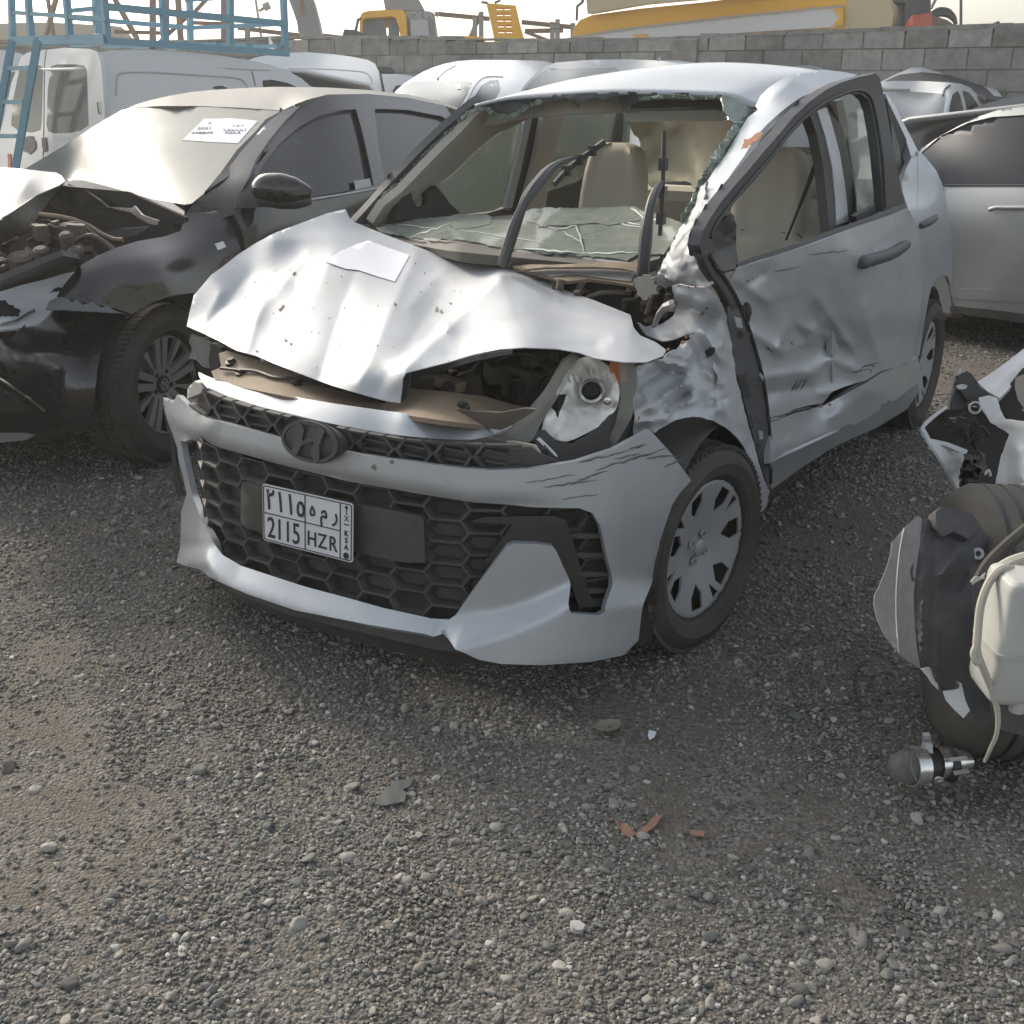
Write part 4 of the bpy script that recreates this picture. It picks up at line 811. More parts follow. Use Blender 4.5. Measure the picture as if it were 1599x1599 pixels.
# back window curtain, its backlight put into a pale colour; rear of the cabin
M['curtain'] = mat("backlit_curtain_cloth", (.66, .62, .52), .95, dust=.5, dcol=(.42, .36, .25), nscale=5)
hp("rear_curtain", jag([(984, 188), (1060, 188), (1148, 190), (1136, 230), (1118, 262), (1104, 296), (1086, 300), (1078, 286), (1060, 282), (1040, 286), (1022, 300), (1010, 280), (1004, 240), (996, 214), (986, 205)], 2, 8), HF.field([(988, 188, 'Y', -1.9), (1142, 190, 'Y', -1.5), (1104, 292, 'Y', -1.7), (1020, 246, 'Y', -2.0), (1060, 215, 'Y', -1.95)], wob=.05, wsc=.03), M['curtain'], sp=8, thick=.004)
def seat(name, x, y, ztop, lean=.10):
    mb = MB(); prof = [(.30, .245, .10), (.50, .25, .12), (.70, .255, .11), (.86, .245, .10), (.93, .20, .09), (.955, .150, .07), (1.0, .145, .065), (1.06, .142, .06), (1.14, .132, .056), (1.20, .115, .05), (ztop - .008, .092, .035), (ztop + .008, .05, .012)]
    rows = []
    for z, hw_, th in prof:
        yc = y - lean * (z - 1.2) * -1 * -1 + 0; yc = y + (1.2 - z) * lean * 1.6; r = []
        for k in range(28):
            a = 2 * math.pi * k / 28; ca, sa = math.cos(a), math.sin(a); e = .7
            r.append((x + hw_ * math.copysign(abs(ca) ** e, ca), yc + th * math.copysign(abs(sa) ** e, sa) + (.018 if sa > 0 and abs(ca) > .6 else 0), z))
        rows.append(r + [r[0]])
    g = list(zip(*[cr(c, 4) for c in zip(*rows)])); mb.grid(g); r = g[-1]; mb.add(list(r[:-1]), [list(range(len(r) - 1))])
    o = mb.build(name, M['seat'], hero, smooth=True, angle=60)
    mb = MB(); mb.box((x, y + .42, .52), (.48, .52, .16)); mb.build("cushion", M['seat'], o, bevel=.05)
    mb = MB(); mb.tube([(x - .235, y + .11, .86), (x - .13, y + .10, .965), (x + .13, y + .10, .965), (x + .235, y + .11, .86)], .0025, 5); mb.build("seam", M['door_in'], o)
    return o
seat("passenger_seat", -.365, -1.62, 1.235); seat("driver_seat", .385, -1.42, 1.245)
mb = MB(); mb.box((0, -2.25, .72), (1.2, .18, .62)); mb.build("rear_bench", M['seat'], hero, bevel=.06)
mb = MB(); mb.box((.30, -2.2, 1.10), (.26, .1, .17)); mb.build("rear_headrest", M['seat'], hero, bevel=.04)
mb = MB(); mb.tube([HF.p(1275, 255, 'X', .55), HF.p(1262, 290, 'X', .56), HF.p(1246, 330, 'X', .57), HF.p(1228, 375, 'X', .58)], [.010, .008, .005, .004], 6); mb.build("seat_belt", M['plastic_dark'], hero)
# ---- dashboard, fallen windshield, cowl
df = HF.field([(588, 355, 'X', -.66), (635, 344, 'X', -.64), (725, 336, 'Y', -.62), (838, 325, 'Y', -.62), (988, 323, 'Y', -.55), (1066, 350, 'X', .56), (1036, 398, 'X', .55), (905, 402, 'Y', -.10), (800, 390, 'Y', -.13), (710, 375, 'Y', -.18), (640, 372, 'X', -.52), (850, 360, 'Y', -.36)], wob=.015, wsc=.03)
dash = hp("dashboard", [(592, 360), (640, 350), (725, 342), (838, 333), (985, 330), (1058, 352), (1030, 404), (985, 418), (905, 412), (800, 402), (700, 392), (620, 378)], lift(df, HF, -.03), M['door_in'], sp=10, thick=.03)
M['panelgrey'] = mat("grey_dash_panel", (.17, .175, .18), .6, dust=.5, dcol=(.3, .3, .28), nscale=6)
hp("cowl_panel", [(660, 372), (712, 374), (798, 389), (853, 396), (912, 402), (985, 410), (992, 416), (920, 415), (820, 414), (790, 412), (740, 408), (700, 396), (670, 382)], HF.field([(660, 372, 'Y', -.30), (800, 389, 'Y', -.14), (912, 402, 'Y', -.12), (992, 416, 'Y', -.06), (790, 412, 'Y', -.10), (700, 396, 'Y', -.2)]), M['panelgrey'], sp=9, thick=.02)
sheet = jag([(588, 355), (612, 349), (635, 345), (690, 338), (725, 335), (766, 337), (770, 343), (800, 343), (812, 332), (838, 325), (900, 325), (988, 322), (1003, 328), (1030, 334), (1066, 348), (1062, 362), (1050, 380), (1036, 397), (996, 397), (980, 408), (950, 402), (909, 400), (880, 396), (853, 397), (830, 390), (800, 390), (770, 384), (740, 378), (710, 374), (680, 373), (640, 372), (632, 368), (610, 366), (592, 362)], 1.2, 6, 5)
ws = hp("collapsed_windshield", sheet, df, M['glass_sheet'], sp=7, thick=.004)
dfl = lift(df, HF, .006)
hp("glass_slab", [(822, 346), (838, 333), (860, 328), (984, 324), (1000, 344), (975, 348), (950, 352), (930, 348), (890, 352), (850, 352)], lift(df, HF, .012), M['glass_sheet'], ws, sp=8, thick=.006)
hp("glass_slab", [(700, 348), (720, 340), (752, 338), (768, 343), (766, 350), (740, 356), (712, 358)], lift(df, HF, .012), M['glass_sheet'], ws, sp=8, thick=.006)
streaks("glass_crack", None, [(840, 352, 960, 344, 2.2), (960, 344, 1000, 352, 2), (850, 352, 870, 360, 2), (870, 360, 900, 352, 2), (900, 350, 912, 396, 2.2), (880, 362, 910, 380, 1.5), (984, 324, 1016, 350, 2.5), (640, 372, 700, 350, 1.6), (700, 350, 726, 350, 3), (620, 352, 680, 356, 1.5), (950, 345, 1020, 360, 1.5), (820, 388, 905, 396, 2.5), (905, 396, 1000, 394, 1.8), (1000, 330, 1040, 352, 2), (720, 360, 850, 380, 1.2)], mat("crack_white", (.45, .5, .46), .6), dfl, parent=ws)
streaks("glass_crack", None, [(840, 355, 960, 347, 1.5), (903, 354, 915, 396, 1.2), (702, 354, 745, 354, 1.4), (822, 391, 905, 398, 1.5), (640, 375, 712, 377, 2)], M['ink'], dfl, parent=ws)
hp("instrument_hood", jag([(616, 346), (622, 322), (632, 302), (640, 296), (648, 318), (652, 324), (668, 320), (668, 300), (680, 290), (690, 300), (700, 315), (722, 336), (700, 342), (660, 340), (640, 347), (630, 344)], .8, 7), HF.field([(616, 346, 'X', -.64), (722, 336, 'X', -.60), (680, 290, 'X', -.64), (632, 302, 'X', -.66)]), M['plastic_dark'], sp=8, thick=.03)
cf = HF.field([(808, 417, 'Y', -.05), (1000, 411, 'Y', .0), (990, 445, 'Y', .05), (879, 438, 'Y', .02), (920, 415, 'Y', -.02)])
cowl = hp("cowl", [(800, 416), (830, 413), (870, 414), (930, 410), (980, 410), (998, 413), (1004, 422), (992, 432), (990, 446), (960, 441), (920, 436), (880, 440), (850, 432), (820, 424)], cf, M['tan'], sp=7, thick=.012)
hp("cowl_shadow_gap", [(818, 422), (850, 418), (930, 417), (980, 418), (992, 426), (986, 440), (950, 436), (900, 430), (860, 432)], lift(cf, HF, .006), M['trimgrey'], cowl, sp=8, thick=.004)
hp("cowl_rib", [(812, 417), (850, 414), (930, 412), (975, 414), (990, 424), (975, 420), (930, 417), (850, 418), (822, 421)], lift(cf, HF, .03), M['tan'], cowl, sp=8, thick=.008)
# wiper arms standing up
def wiper(path, rad, blade, X0):
    f = HF.field(path_a := [(a[0], a[1], 'Y', a[2]) for a in path])
    pts = cr([f(a[0], a[1]) for a in path], 5); rr = list(np.interp(np.linspace(0, 1, len(pts)), np.linspace(0, 1, len(rad)), rad))
    mb = MB(); mb.tube(pts, rr, 8); o = mb.build("wiper_arm", M['trimgrey'], hero, smooth=True)
    bp = cr([HF.p(*q) for q in blade], 5); mb = MB()
    for a, b in zip(bp[:-1], bp[1:]): mb.bar(a, b, .010, .016)
    for k in (.25, .5, .75): q = bp[int(k * (len(bp) - 1))]; mb.box(q, (.02, .02, .03))
    mb.build("wiper_blade", M['plastic_dark'], o)
wiper([(786, 412, -.02), (797, 378, .02), (808, 345, .04), (822, 312, .02), (842, 285, -.05), (862, 263, -.15), (885, 250, -.25), (905, 246, -.32)], [.017, .017, .017, .013, .019, .018, .011, .006, .004], [(866, 288, 'Y', -.2), (885, 267, 'Y', -.26), (905, 250, 'Y', -.32), (925, 236, 'Y', -.38), (944, 222, 'Y', -.42)], 0)
wiper([(1004, 430, .02), (1007, 395, .05), (1011, 355, .06), (1016, 325, .04), (1024, 300, 0), (1032, 287, -.04), (1036, 286, -.05)], [.017, .017, .017, .013, .013, .010, .007, .004], [(1031, 368, 'Y', -.02), (1034, 320, 'Y', -.04), (1036, 270, 'Y', -.06), (1037, 206, 'Y', -.08)], 0)
# ---- crushed left wing
wing_o = jag([(1050, 447), (1062, 444), (1078, 449), (1100, 449), (1112, 456), (1123, 468), (1131, 480), (1136, 494), (1139, 510), (1143, 540), (1149, 580), (1152, 596), (1166, 650), (1180, 702), (1190, 738), (1202, 768), (1199, 790), (1186, 804), (1180, 790), (1175, 767), (1172, 728), (1166, 706), (1157, 690), (1146, 678), (1133, 668), (1115, 658), (1097, 653), (1084, 651), (1071, 652), (1055, 657), (1038, 666), (1022, 676), (1014, 670), (1000, 680), (991, 684), (988, 672), (991, 652), (988, 628), (994, 606), (996, 590), (994, 572), (1010, 568), (1036, 560), (1043, 550), (1056, 545), (1065, 535), (1078, 530), (1086, 518), (1072, 522), (1055, 530), (1034, 532), (1010, 524), (1004, 515), (1020, 512), (1038, 505), (1052, 494), (1056, 480), (1052, 462)], 1.0, 9, 8)
wa = [(1050, 447, 'X', .66), (1100, 449, 'X', .77), (1136, 494, 'X', .79), (1149, 580, 'X', .79), (1180, 702, 'X', .80), (1200, 780, 'X', .80), (1172, 728, 'X', .82), (1133, 668, 'X', .80), (1071, 652, 'X', .77), (1022, 676, 'X', .74), (991, 684, 'X', .70), (994, 590, 'X', .68), (1040, 555, 'X', .70), (1052, 494, 'X', .64), (1010, 520, 'X', .60), (1100, 540, 'X', .75), (1100, 600, 'X', .77), (1050, 600, 'X', .71), (1090, 500, 'X', .73)]
wf = HF.field(wa, [(1020, 545, 1075, 560, .03, 8), (1030, 565, 1068, 572, .035, 7), (1036, 578, 1066, 584, -.03, 6), (1000, 600, 1030, 580, -.05, 12), (1010, 640, 1040, 625, .05, 11), (1036, 618, 1070, 600, .05, 8), (1040, 632, 1072, 616, -.05, 7), (1045, 642, 1080, 628, .05, 7), (1085, 560, 1115, 610, -.06, 16), (1108, 590, 1125, 640, .05, 12), (1100, 520, 1125, 560, .05, 14), (1080, 480, 1120, 500, -.05, 14), (1062, 460, 1100, 475, .04, 10), (1075, 540, 1095, 580, .05, 9), (1055, 640, 1130, 625, -.03, 9), (1120, 470, 1128, 540, .04, 9), (1000, 660, 1040, 655, .03, 8), (1005, 610, 1020, 640, .04, 8), (1130, 600, 1150, 690, .03, 14)], wob=.012, wsc=.03)
wing = hp("wing", wing_o, wf, M['silver_torn'], sp=4.5, thick=.003)
wl = lift(wf, HF, .003)
hp("torn_hole", jag([(1101, 549), (1108, 543), (1116, 543), (1117, 549), (1112, 556), (1104, 560)], .6, 4), wl, M['ink'], wing, sp=4, thick=.001)
hp("torn_hole", jag([(1012, 528), (1040, 532), (1064, 527), (1074, 519), (1071, 530), (1062, 540), (1050, 546), (1040, 552), (1030, 540)], 1, 4), HF.plane('X', .62), M['black'], wing, sp=5, thick=.002)
hp("bent_tab", [(1113, 562), (1120, 572), (1128, 580), (1134, 583), (1130, 596), (1126, 604), (1121, 600), (1122, 588), (1114, 575)], lift(wf, HF, .02), M['silver_torn'], wing, sp=5, thick=.003)
specks(wf, [(1066, 535, 4), (1072, 526, 4), (1098, 490, 3), (1104, 482, 3), (1095, 492, 2), (998, 653, 4), (1060, 447, 3), (1075, 449, 3), (1086, 448, 3), (1148, 560, 2), (1044, 545, 3)], "rust_patch", wing, M['rust'], ez=.003)
# engine bay behind the wing and bonnet: mounts, strut top, hose
def clutter(name, region, y, n, seed, mt, sz=(.02, .07), parent=None, ax='Y', zj=.06):
    rnd = random.Random(seed); mb = MB(); k = 0
    xs = [q[0] for q in region]; ys = [q[1] for q in region]
    base = [HF.p(a, b, ax, y - .12) for a, b in region]
    while k < n:
        a, b = rnd.uniform(min(xs), max(xs)), rnd.uniform(min(ys), max(ys))
        if not inside(a, b, region): continue
        c = Vector(HF.p(a, b, ax, y + rnd.uniform(-.12, .03))); k += 1
        rot = Matrix.Rotation(rnd.uniform(-.5, .5), 3, 'X') @ Matrix.Rotation(rnd.uniform(-.8, .8), 3, 'Z') @ Matrix.Rotation(rnd.uniform(-.4, .4), 3, 'Y')
        t = rnd.random(); s_ = [rnd.uniform(*sz) for _ in range(3)]
        if t < .55: mb.box(c, s_, rot)
        elif t < .8: mb.lathe([(0, -s_[0] / 2), (s_[1] / 2, -s_[0] / 2), (s_[1] / 2, s_[0] / 2), (0, s_[0] / 2)], c, rot @ Vector((0, .3, 1)), 14)
        else:
            d = Vector((rnd.uniform(-.1, .1), rnd.uniform(-.05, .05), rnd.uniform(-.05, .05))); mb.tube(cr([c - d, c + Vector((0, 0, .02)), c + d], 4), rnd.uniform(.004, .009), 7)
    return mb.build(name, mt, parent or hero, bevel=.002)
eng = hp("engine_bay_wall", [(300, 530), (420, 520), (700, 470), (860, 430), (1000, 440), (1060, 450), (1080, 560), (1000, 680), (880, 700), (760, 700), (520, 660), (320, 620)], HF.plane('Y', -.02), M['black'], sp=30, thick=.01)
clutter("engine_parts", [(850, 440), (985, 450), (1050, 450), (1055, 500), (1010, 515), (985, 488), (900, 462)], .0, 46, 3, M['engine'], (.012, .035), eng)
clutter("engine_parts", [(650, 590), (740, 560), (860, 552), (885, 560), (840, 620), (800, 650), (700, 640), (645, 620)], .28, 46, 4, M['engine'], (.02, .09), eng)
mb = MB(); mb.tube([HF.p(*q) for q in [(1022, 510, 'Y', .10), (1030, 490, 'Y', .11), (1040, 480, 'Y', .12), (1050, 478, 'Y', .12), (1056, 474, 'Y', .12)]], [.006, .008, .012, .016, .010], 8); mb.build("torn_bracket", M['steel'], hero)
hp("scuttle_bracket", jag([(990, 436), (1010, 430), (1022, 440), (1028, 460), (1018, 462), (1006, 470), (996, 462)], 2, 4), HF.plane('Y', .08), M['steel'], sp=5, thick=.01)
hp("torn_flap", jag([(1020, 434), (1034, 430), (1050, 436), (1055, 446), (1040, 450), (1028, 446)], 2, 3), HF.plane('X', .60), M['silver_torn'], sp=5, thick=.004)
hp("bracket_end", jag([(996, 503), (1010, 512), (1034, 507), (1050, 498), (1030, 516), (1006, 520)], 1, 4), HF.plane('X', .60), M['silver_torn'], sp=5, thick=.004)
# ---- slam panel, tan for dust and painted-in orange sunlight, hood latch etc.
spf = HF.field([(345, 545, 'Y', .50), (440, 585, 'Y', .57), (600, 640, 'Y', .58), (780, 650, 'Y', .50), (340, 590, 'Y', .58), (440, 605, 'Y', .64), (600, 645, 'Y', .66), (640, 600, 'Y', .50), (790, 625, 'Y', .40)])
slam = hp("slam_panel", [(342, 552), (355, 548), (380, 556), (420, 568), (480, 590), (560, 616), (625, 630), (640, 606), (700, 612), (760, 620), (800, 632), (826, 636), (800, 660), (780, 668), (700, 658), (628, 648), (560, 640), (500, 630), (430, 616), (380, 606), (335, 592), (330, 580), (346, 574)], spf, M['tan'], sp=8, thick=.012)
sl = lift(spf, HF, .02)
for (x, y) in ((362, 566), (378, 582), (462, 600), (722, 636), (700, 605)):
    mb = MB(); mb.lathe([(0, .012), (.010, .012), (.010, .004), (.018, .003), (.018, -.01)], spf(x, y), (0, .3, 1), 12); mb.build("clip", M['plastic_dark'], slam)
mb = MB(); mb.tube([sl(x, y) for x, y in cr([(345, 575), (370, 578), (400, 580), (430, 590), (462, 592), (500, 600), (540, 612), (600, 626)], 5)], .005, 7); mb.build("cable", M['plastic_dark'], slam, smooth=True)
hp("bay_edge", [(635, 585), (660, 577), (700, 567), (740, 556), (800, 546), (800, 553), (740, 565), (700, 577), (660, 588), (640, 600)], HF.plane('Y', .52), M['trimgrey'], slam, sp=9, thick=.004)
mb = MB(); mb.box(HF.p(703, 600, 'Y', .44), (.075, .05, .03), Matrix.Rotation(.2, 3, 'Y')); mb.build("bonnet_latch", M['tan'], slam, bevel=.008)
mb = MB(); mb.box(HF.p(672, 600, 'Y', .42), (.09, .08, .04), Matrix.Rotation(-.2, 3, 'Y')); mb.build("air_duct", M['engine'], slam, bevel=.01)
# duct lip in front: dark band under panel right part
hp("slam_lower_edge", [(620, 648), (700, 640), (780, 645), (820, 638), (838, 640), (800, 664), (784, 672), (700, 664), (628, 656)], HF.plane('Y', .60), M['engine'], slam, sp=10, thick=.01)
# ---- left headlight (image right), lens gone
ax_ = Vector((.45, .85, -.05)).normalized()
hl_f = HF.field([(905, 560, 'Y', .34), (860, 640, 'Y', .42), (830, 680, 'Y', .46), (900, 690, 'Y', .42), (965, 640, 'Y', .36), (960, 575, 'Y', .33), (924, 612, 'Y', .33)], wob=.004, wsc=.1)
hl = hp("headlight", [(906, 560), (925, 558), (950, 572), (962, 590), (968, 615), (960, 645), (940, 664), (910, 680), (885, 690), (858, 684), (846, 670), (858, 640), (876, 600), (893, 572)], hl_f, M['reflector'], sp=6, thick=.004, curve=2)
mb = MB(); c_ = Vector(HF.p(924, 607, 'Y', .345))
mb.lathe([(.026, .022), (.024, .018), (.022, .004), (0, .004)], c_, ax_, 20); mb.build("bulb_socket", M['ink'], hl)
mb = MB(); mb.lathe([(.031, .020), (.029, .024), (.024, .020), (.023, -.01)], c_, ax_, 24); mb.build("bulb_ring", M['chrome'], hl)
mb = MB(); mb.lathe([(.010, .0), (.010, .012), (.005, .014), (0, .014)], HF.p(949, 625, 'Y', .36), ax_, 14); mb.build("adjuster", M['chrome'], hl)
mb = MB()
for k in range(9):      # flutes of the reflector
    x = 880 + k * 9; mb.bar(hl_f(x + 6, 574 + abs(k - 4) * 3), hl_f(x + 10, 594 + abs(k - 4)), .004)
mb.build("reflector_flutes", M['reflector'], hl)
hp("lens_shard", [(752, 700), (775, 672), (815, 650), (850, 610), (870, 580), (890, 556), (905, 555), (890, 590), (868, 625), (846, 660), (832, 688), (800, 700), (770, 706)], HF.field([(752, 700, 'Y', .62), (815, 650, 'Y', .52), (890, 556, 'Y', .38), (832, 688, 'Y', .54)]), M['lens'], hl, sp=8, thick=.006)
hp("lens_frame", [(700, 690), (760, 684), (800, 664), (830, 640), (856, 600), (878, 562), (895, 550), (902, 556), (885, 580), (862, 620), (838, 652), (810, 674), (770, 696), (740, 706)], HF.field([(700, 690, 'Y', .64), (800, 664, 'Y', .52), (895, 552, 'Y', .36), (770, 696, 'Y', .58)]), M['tan'], hl, sp=7, thick=.012)
hp("lens_side", [(966, 570), (990, 566), (996, 590), (994, 625), (985, 655), (970, 680), (958, 700), (950, 690), (962, 660), (970, 620), (968, 590)], HF.field([(966, 570, 'X', .64), (994, 600, 'X', .70), (958, 700, 'X', .66)]), M['lens'], hl, sp=7, thick=.004)
hp("bulb_amber", [(951, 572), (958, 560), (968, 562), (972, 580), (978, 596), (966, 600), (956, 590)], HF.plane('Y', .33), M['orange'], hl, sp=5, thick=.02)
hp("light_housing", jag([(835, 672), (852, 672), (870, 690), (895, 692), (930, 672), (962, 640), (980, 650), (990, 660), (980, 680), (960, 700), (920, 716), (880, 724), (850, 712), (836, 696)], 1.5, 8), HF.field([(835, 672, 'Y', .52), (895, 700, 'Y', .46), (985, 660, 'Y', .36), (880, 724, 'Y', .50)]), M['plastic_dark'], hl, sp=8, thick=.02)
hp("chrome_shard", [(846, 706), (850, 695), (858, 704), (866, 712), (848, 716)], HF.plane('Y', .56), M['chrome'], hl, sp=5, thick=.004)
hp("chrome_shard", [(838, 686), (842, 684), (866, 708), (870, 714), (860, 708)], HF.plane('Y', .555), M['paper'], hl, sp=5, thick=.004)
hp("grille_end", [(735, 692), (765, 686), (768, 700), (790, 704), (830, 700), (850, 712), (880, 724), (850, 734), (800, 738), (765, 736), (735, 716)], BS(-.045), M['plastic'], sp=8, thick=.02)
hp("light_gasket", [(762, 690), (800, 690), (835, 696), (845, 712), (800, 716), (770, 706)], HF.plane('Y', .60), M['trimbeige'], hl, sp=8, thick=.008)
# right headlight remains (image left)
hp("far_headlight_lens", jag([(298, 522), (312, 526), (333, 538), (334, 560), (330, 576), (318, 574), (306, 562), (294, 560), (300, 545), (296, 536)], 1, 5), HF.field([(298, 522, 'X', -.72), (333, 538, 'X', -.64), (320, 574, 'X', -.66)]), M['lens'], sp=5, thick=.006)
hp("far_headlight_body", jag([(330, 536), (346, 545), (352, 560), (340, 574), (330, 580), (326, 560)], 1, 5), HF.plane('Y', .46), M['plastic_dark'], sp=5, thick=.02)
hp("far_headlight_corner", [(292, 622), (294, 606), (304, 596), (314, 600), (320, 608), (306, 620), (298, 626)], HF.plane('Y', .57), M['reflector'], sp=5, thick=.02)
# ---- wheels
def tyre(mb, c, r, w_, rim, ax, n=72):
    prof = [(rim, w_ * .42), (rim + .012, w_ * .5), (rim + (r - rim) * .5, w_ * .56), (r - .030, w_ * .52), (r - .010, w_ * .44), (r, w_ * .34), (r, 0), (r, -w_ * .34), (r - .010, -w_ * .44), (r - .030, -w_ * .52), (rim + (r - rim) * .5, -w_ * .56), (rim + .012, -w_ * .5), (rim, -w_ * .42)]
    mb.lathe(prof, c, ax, n, closed=True)
def make_wheel(parent, c, r, w_, rim, side, face_fn, camber=0, steer=0):
    wroot = MB(); axv = Vector((side * math.cos(steer), -side * math.sin(steer) * 1, 0)); tyre(wroot, c, r, w_, rim, axv)
    o = wroot.build("wheel", M['rubber'], parent, smooth=True, angle=30)
    mb = MB(); c = Vector(c); t0 = Vector((0, 0, 1)).cross(axv).normalized()
    for k in range(84):     # tread blocks
        a = 2 * math.pi * k / 84; rd = t0 * math.cos(a) + Vector((0, 0, 1)) * math.sin(a); tg = -t0 * math.sin(a) + Vector((0, 0, 1)) * math.cos(a)
        for s_, wd, sk in ((-.36, .20, .25), (-.12, .17, -.1), (.12, .17, .1), (.36, .20, -.25)):
            ce = c + rd * (r + (-.003 if abs(s_) > .3 else .001)) + axv * s_ * w_; ro = Matrix((tg, axv, rd)).transposed(); mb.box(ce, (2 * math.pi * r / 84 * .74, w_ * wd, .011), ro @ Matrix.Rotation(sk, 3, 'Z'))
    mb.build("tread", M['rubber'], o)
    # local face matrix: x along car, y up, z outward
    FM = Matrix.Translation(c + axv * w_ * .36) @ Matrix((t0, Vector((0, 0, 1)), axv)).transposed().to_4x4()
    face_fn(o, FM, rim); mb = MB(); mb.lathe([(rim + .004, w_ * .44), (rim - .008, w_ * .40), (rim - .012, .0), (rim - .02, -.02), (0, -.02)], c, axv, 48); mb.build("rim_barrel", M['black'], o, smooth=True)
    return o
def cap_face(o, FM, rim):
    """wheel cover: eight-slot turbine design, dished towards the centre"""
    Rr = rim + .006; N = 7; holes = []
    def pol(r, a): return (r * math.cos(a), r * math.sin(a))
    for k in range(N):
        a0 = 2 * math.pi * k / N + .35
        holes.append([pol(Rr * .50, a0), pol(Rr * .66, a0 - .20), pol(Rr * .86, a0 - .16), pol(Rr * .87, a0 + .14), pol(Rr * .70, a0 + .20)])
        if k % 2 == 0: holes.append([pol(Rr * .885, a0 + .26), pol(Rr * .90, a0 + .42), pol(Rr * .62, a0 + .40)])
    def rel(x, y):
        r = math.hypot(x, y) / Rr; return -.026 * max(0, 1 - r) ** 1.2 * 1.6 + (-.012 * max(0, (r - .93) / .07)) + (.010 if r < .14 else 0)
    c = flat("wheel_cover", oval(Rr, Rr, 64), .012, .006, M['hub'], o, FM, holes=holes, sp=.014, relief=rel, smooth=True)
    for k in range(4):
        a = 2 * math.pi * k / 4 + .5; mb = MB(); mb.lathe([(.013, .0), (.012, .006), (.008, .006), (.007, -.004), (0, -.004)], FM @ Vector((.040 * math.cos(a), .040 * math.sin(a), -.014)), FM.to_3x3() @ Vector((0, 0, 1)), 14); mb.build("wheel_nut", M['hub'], c, smooth=True)
    mb = MB(); mb.lathe([(.024, -.02), (.023, .004), (.018, .007), (0, .008)], FM @ Vector((0, 0, -.012)), FM.to_3x3() @ Vector((0, 0, 1)), 24); mb.build("wheel_badge", M['hub'], c, smooth=True)
    mb = MB(); z_ = FM.to_3x3() @ Vector((0, 0, 1)); mb.lathe([(Rr * .9, -.03), (Rr * .4, -.04), (0, -.04)], FM @ Vector((0, 0, 0)), z_, 40); mb.build("dark_backing_disc", M['black'], c)  # plain dark disc behind the cover's openings
wc = HF.p(1113, 852, 'X', .80)
make_wheel(hero, (wc[0] - .09, wc[1], .288), .288, .185, .200, 1, cap_face, steer=R(-9))
wc2 = HF.p(1449, 570, 'X', .80)
make_wheel(hero, (wc2[0] - .09, wc2[1], .288), .288, .185, .200, 1, cap_face)
make_wheel(hero, (-.70, 0, .288), .288, .185, .200, -1, cap_face); make_wheel(hero, (-.70, -2.4, .288), .288, .185, .200, -1, cap_face)
# wheel arch liners
for (cx, cy) in ((.62, wc[1]), (.62, wc2[1])):
    mb = MB(); mb.grid([[(cx + dx, cy +   .335 * math.cos(a), .30 + .335 * math.sin(a)) for a in np.linspace(-.15, math.pi + .15, 20)] for dx in (-.22, -.02,   .17 if cy > -1 else .15)]); mb.build("wheel_arch_liner", M['plastic_dark'], hero, smooth=True, solid=.006)
mb = MB(); mb.box((.50, wc[1], .5), (.02, .7, .5)); mb.build("inner_arch", M['black'], hero)
# ================================================================== BLACK SEDAN WITH BENT BONNET
def anchored(px, py, z, X, Y, yawdeg):
    r = ray(px, py); t = (z - CAM_H) / r[2]; yw = R(yawdeg); F_ = np.array([math.sin(yw), math.cos(yw)]); L_ = np.array([-F_[1], F_[0]])
    o = r[:2] * t - L_ * X - F_ * Y; return Frame(o[0], o[1], yw)
def anchoredD(px, py, D, X, Y, yawdeg, oz=0):
    r = ray(px, py) * D; yw = R(yawdeg); F_ = np.array([math.sin(yw), math.cos(yw)]); L_ = np.array([-F_[1], F_[0]])
    o = r[:2] - L_ * X - F_ * Y; return Frame(o[0], o[1], yw, oz)
SFm = anchored(269, 604, .32, .80, 0, 202)
sed = empty("sedan", SFm.M, label="black sedan with dusty windshield, bent open bonnet and broken headlight", cat="car")
M['blackpaint'] = mat("dust_and_veil_black_paint", (.012, .012, .013), .12, 0, dust=.28, dcol=(.12, .11, .095), coat=.6, nscale=3.0, lo=.3, hi=.85, dr=.55)  # dust layer also stands in for the flare veil over this car
M['greypaint'] = mat("dust_and_veil_black_roof", (.03, .03, .03), .42, 0, dust=.8, dcol=(.17, .155, .125), coat=.05, nscale=2.2, lo=.2, hi=.6, dr=.5)  # pale dust tone includes the painted veil of flare
M['dustglass'] = glass("dusty_windshield", (.55, .62, .60), .45, .22, .38, (.30, .31, .28), gscale=2.2)
M['tint'] = mat("tinted_side_glass", (.020, .022, .025), .07, 0, dust=.15, dcol=(.15, .15, .15), nscale=2.5, dr=.3)
def sp_(name, outline, surf, mt, parent=None, **k): return patch(name, outline, surf, mt, parent or sed, fr=SFm, **k)
def SA(*a, **k): return SFm.field(list(a), **k)
# roof
rt = SA((200, 169, 'X', -.50), (312, 166, 'X', 0), (441, 173, 'X', .54), (265, 150, 'X', -.50), (430, 137, 'X', 0), (575, 141, 'X', .30), (481, 156, 'X', .60), (575, 147, 'X', .60), (719, 171, 'X', .62), (637, 149, 'X', .45))
sp_("roof", [(200, 169), (214, 163), (235, 157), (265, 150), (300, 144), (330, 141), (380, 138), (430, 136), (512, 137), (575, 141), (637, 148), (684, 158), (719, 170), (715, 172), (684, 163), (637, 153), (575, 147), (512, 148), (481, 156), (462, 163), (441, 173), (380, 169), (312, 166), (250, 166)], rt, M['greypaint'], sp=8, thick=.03)
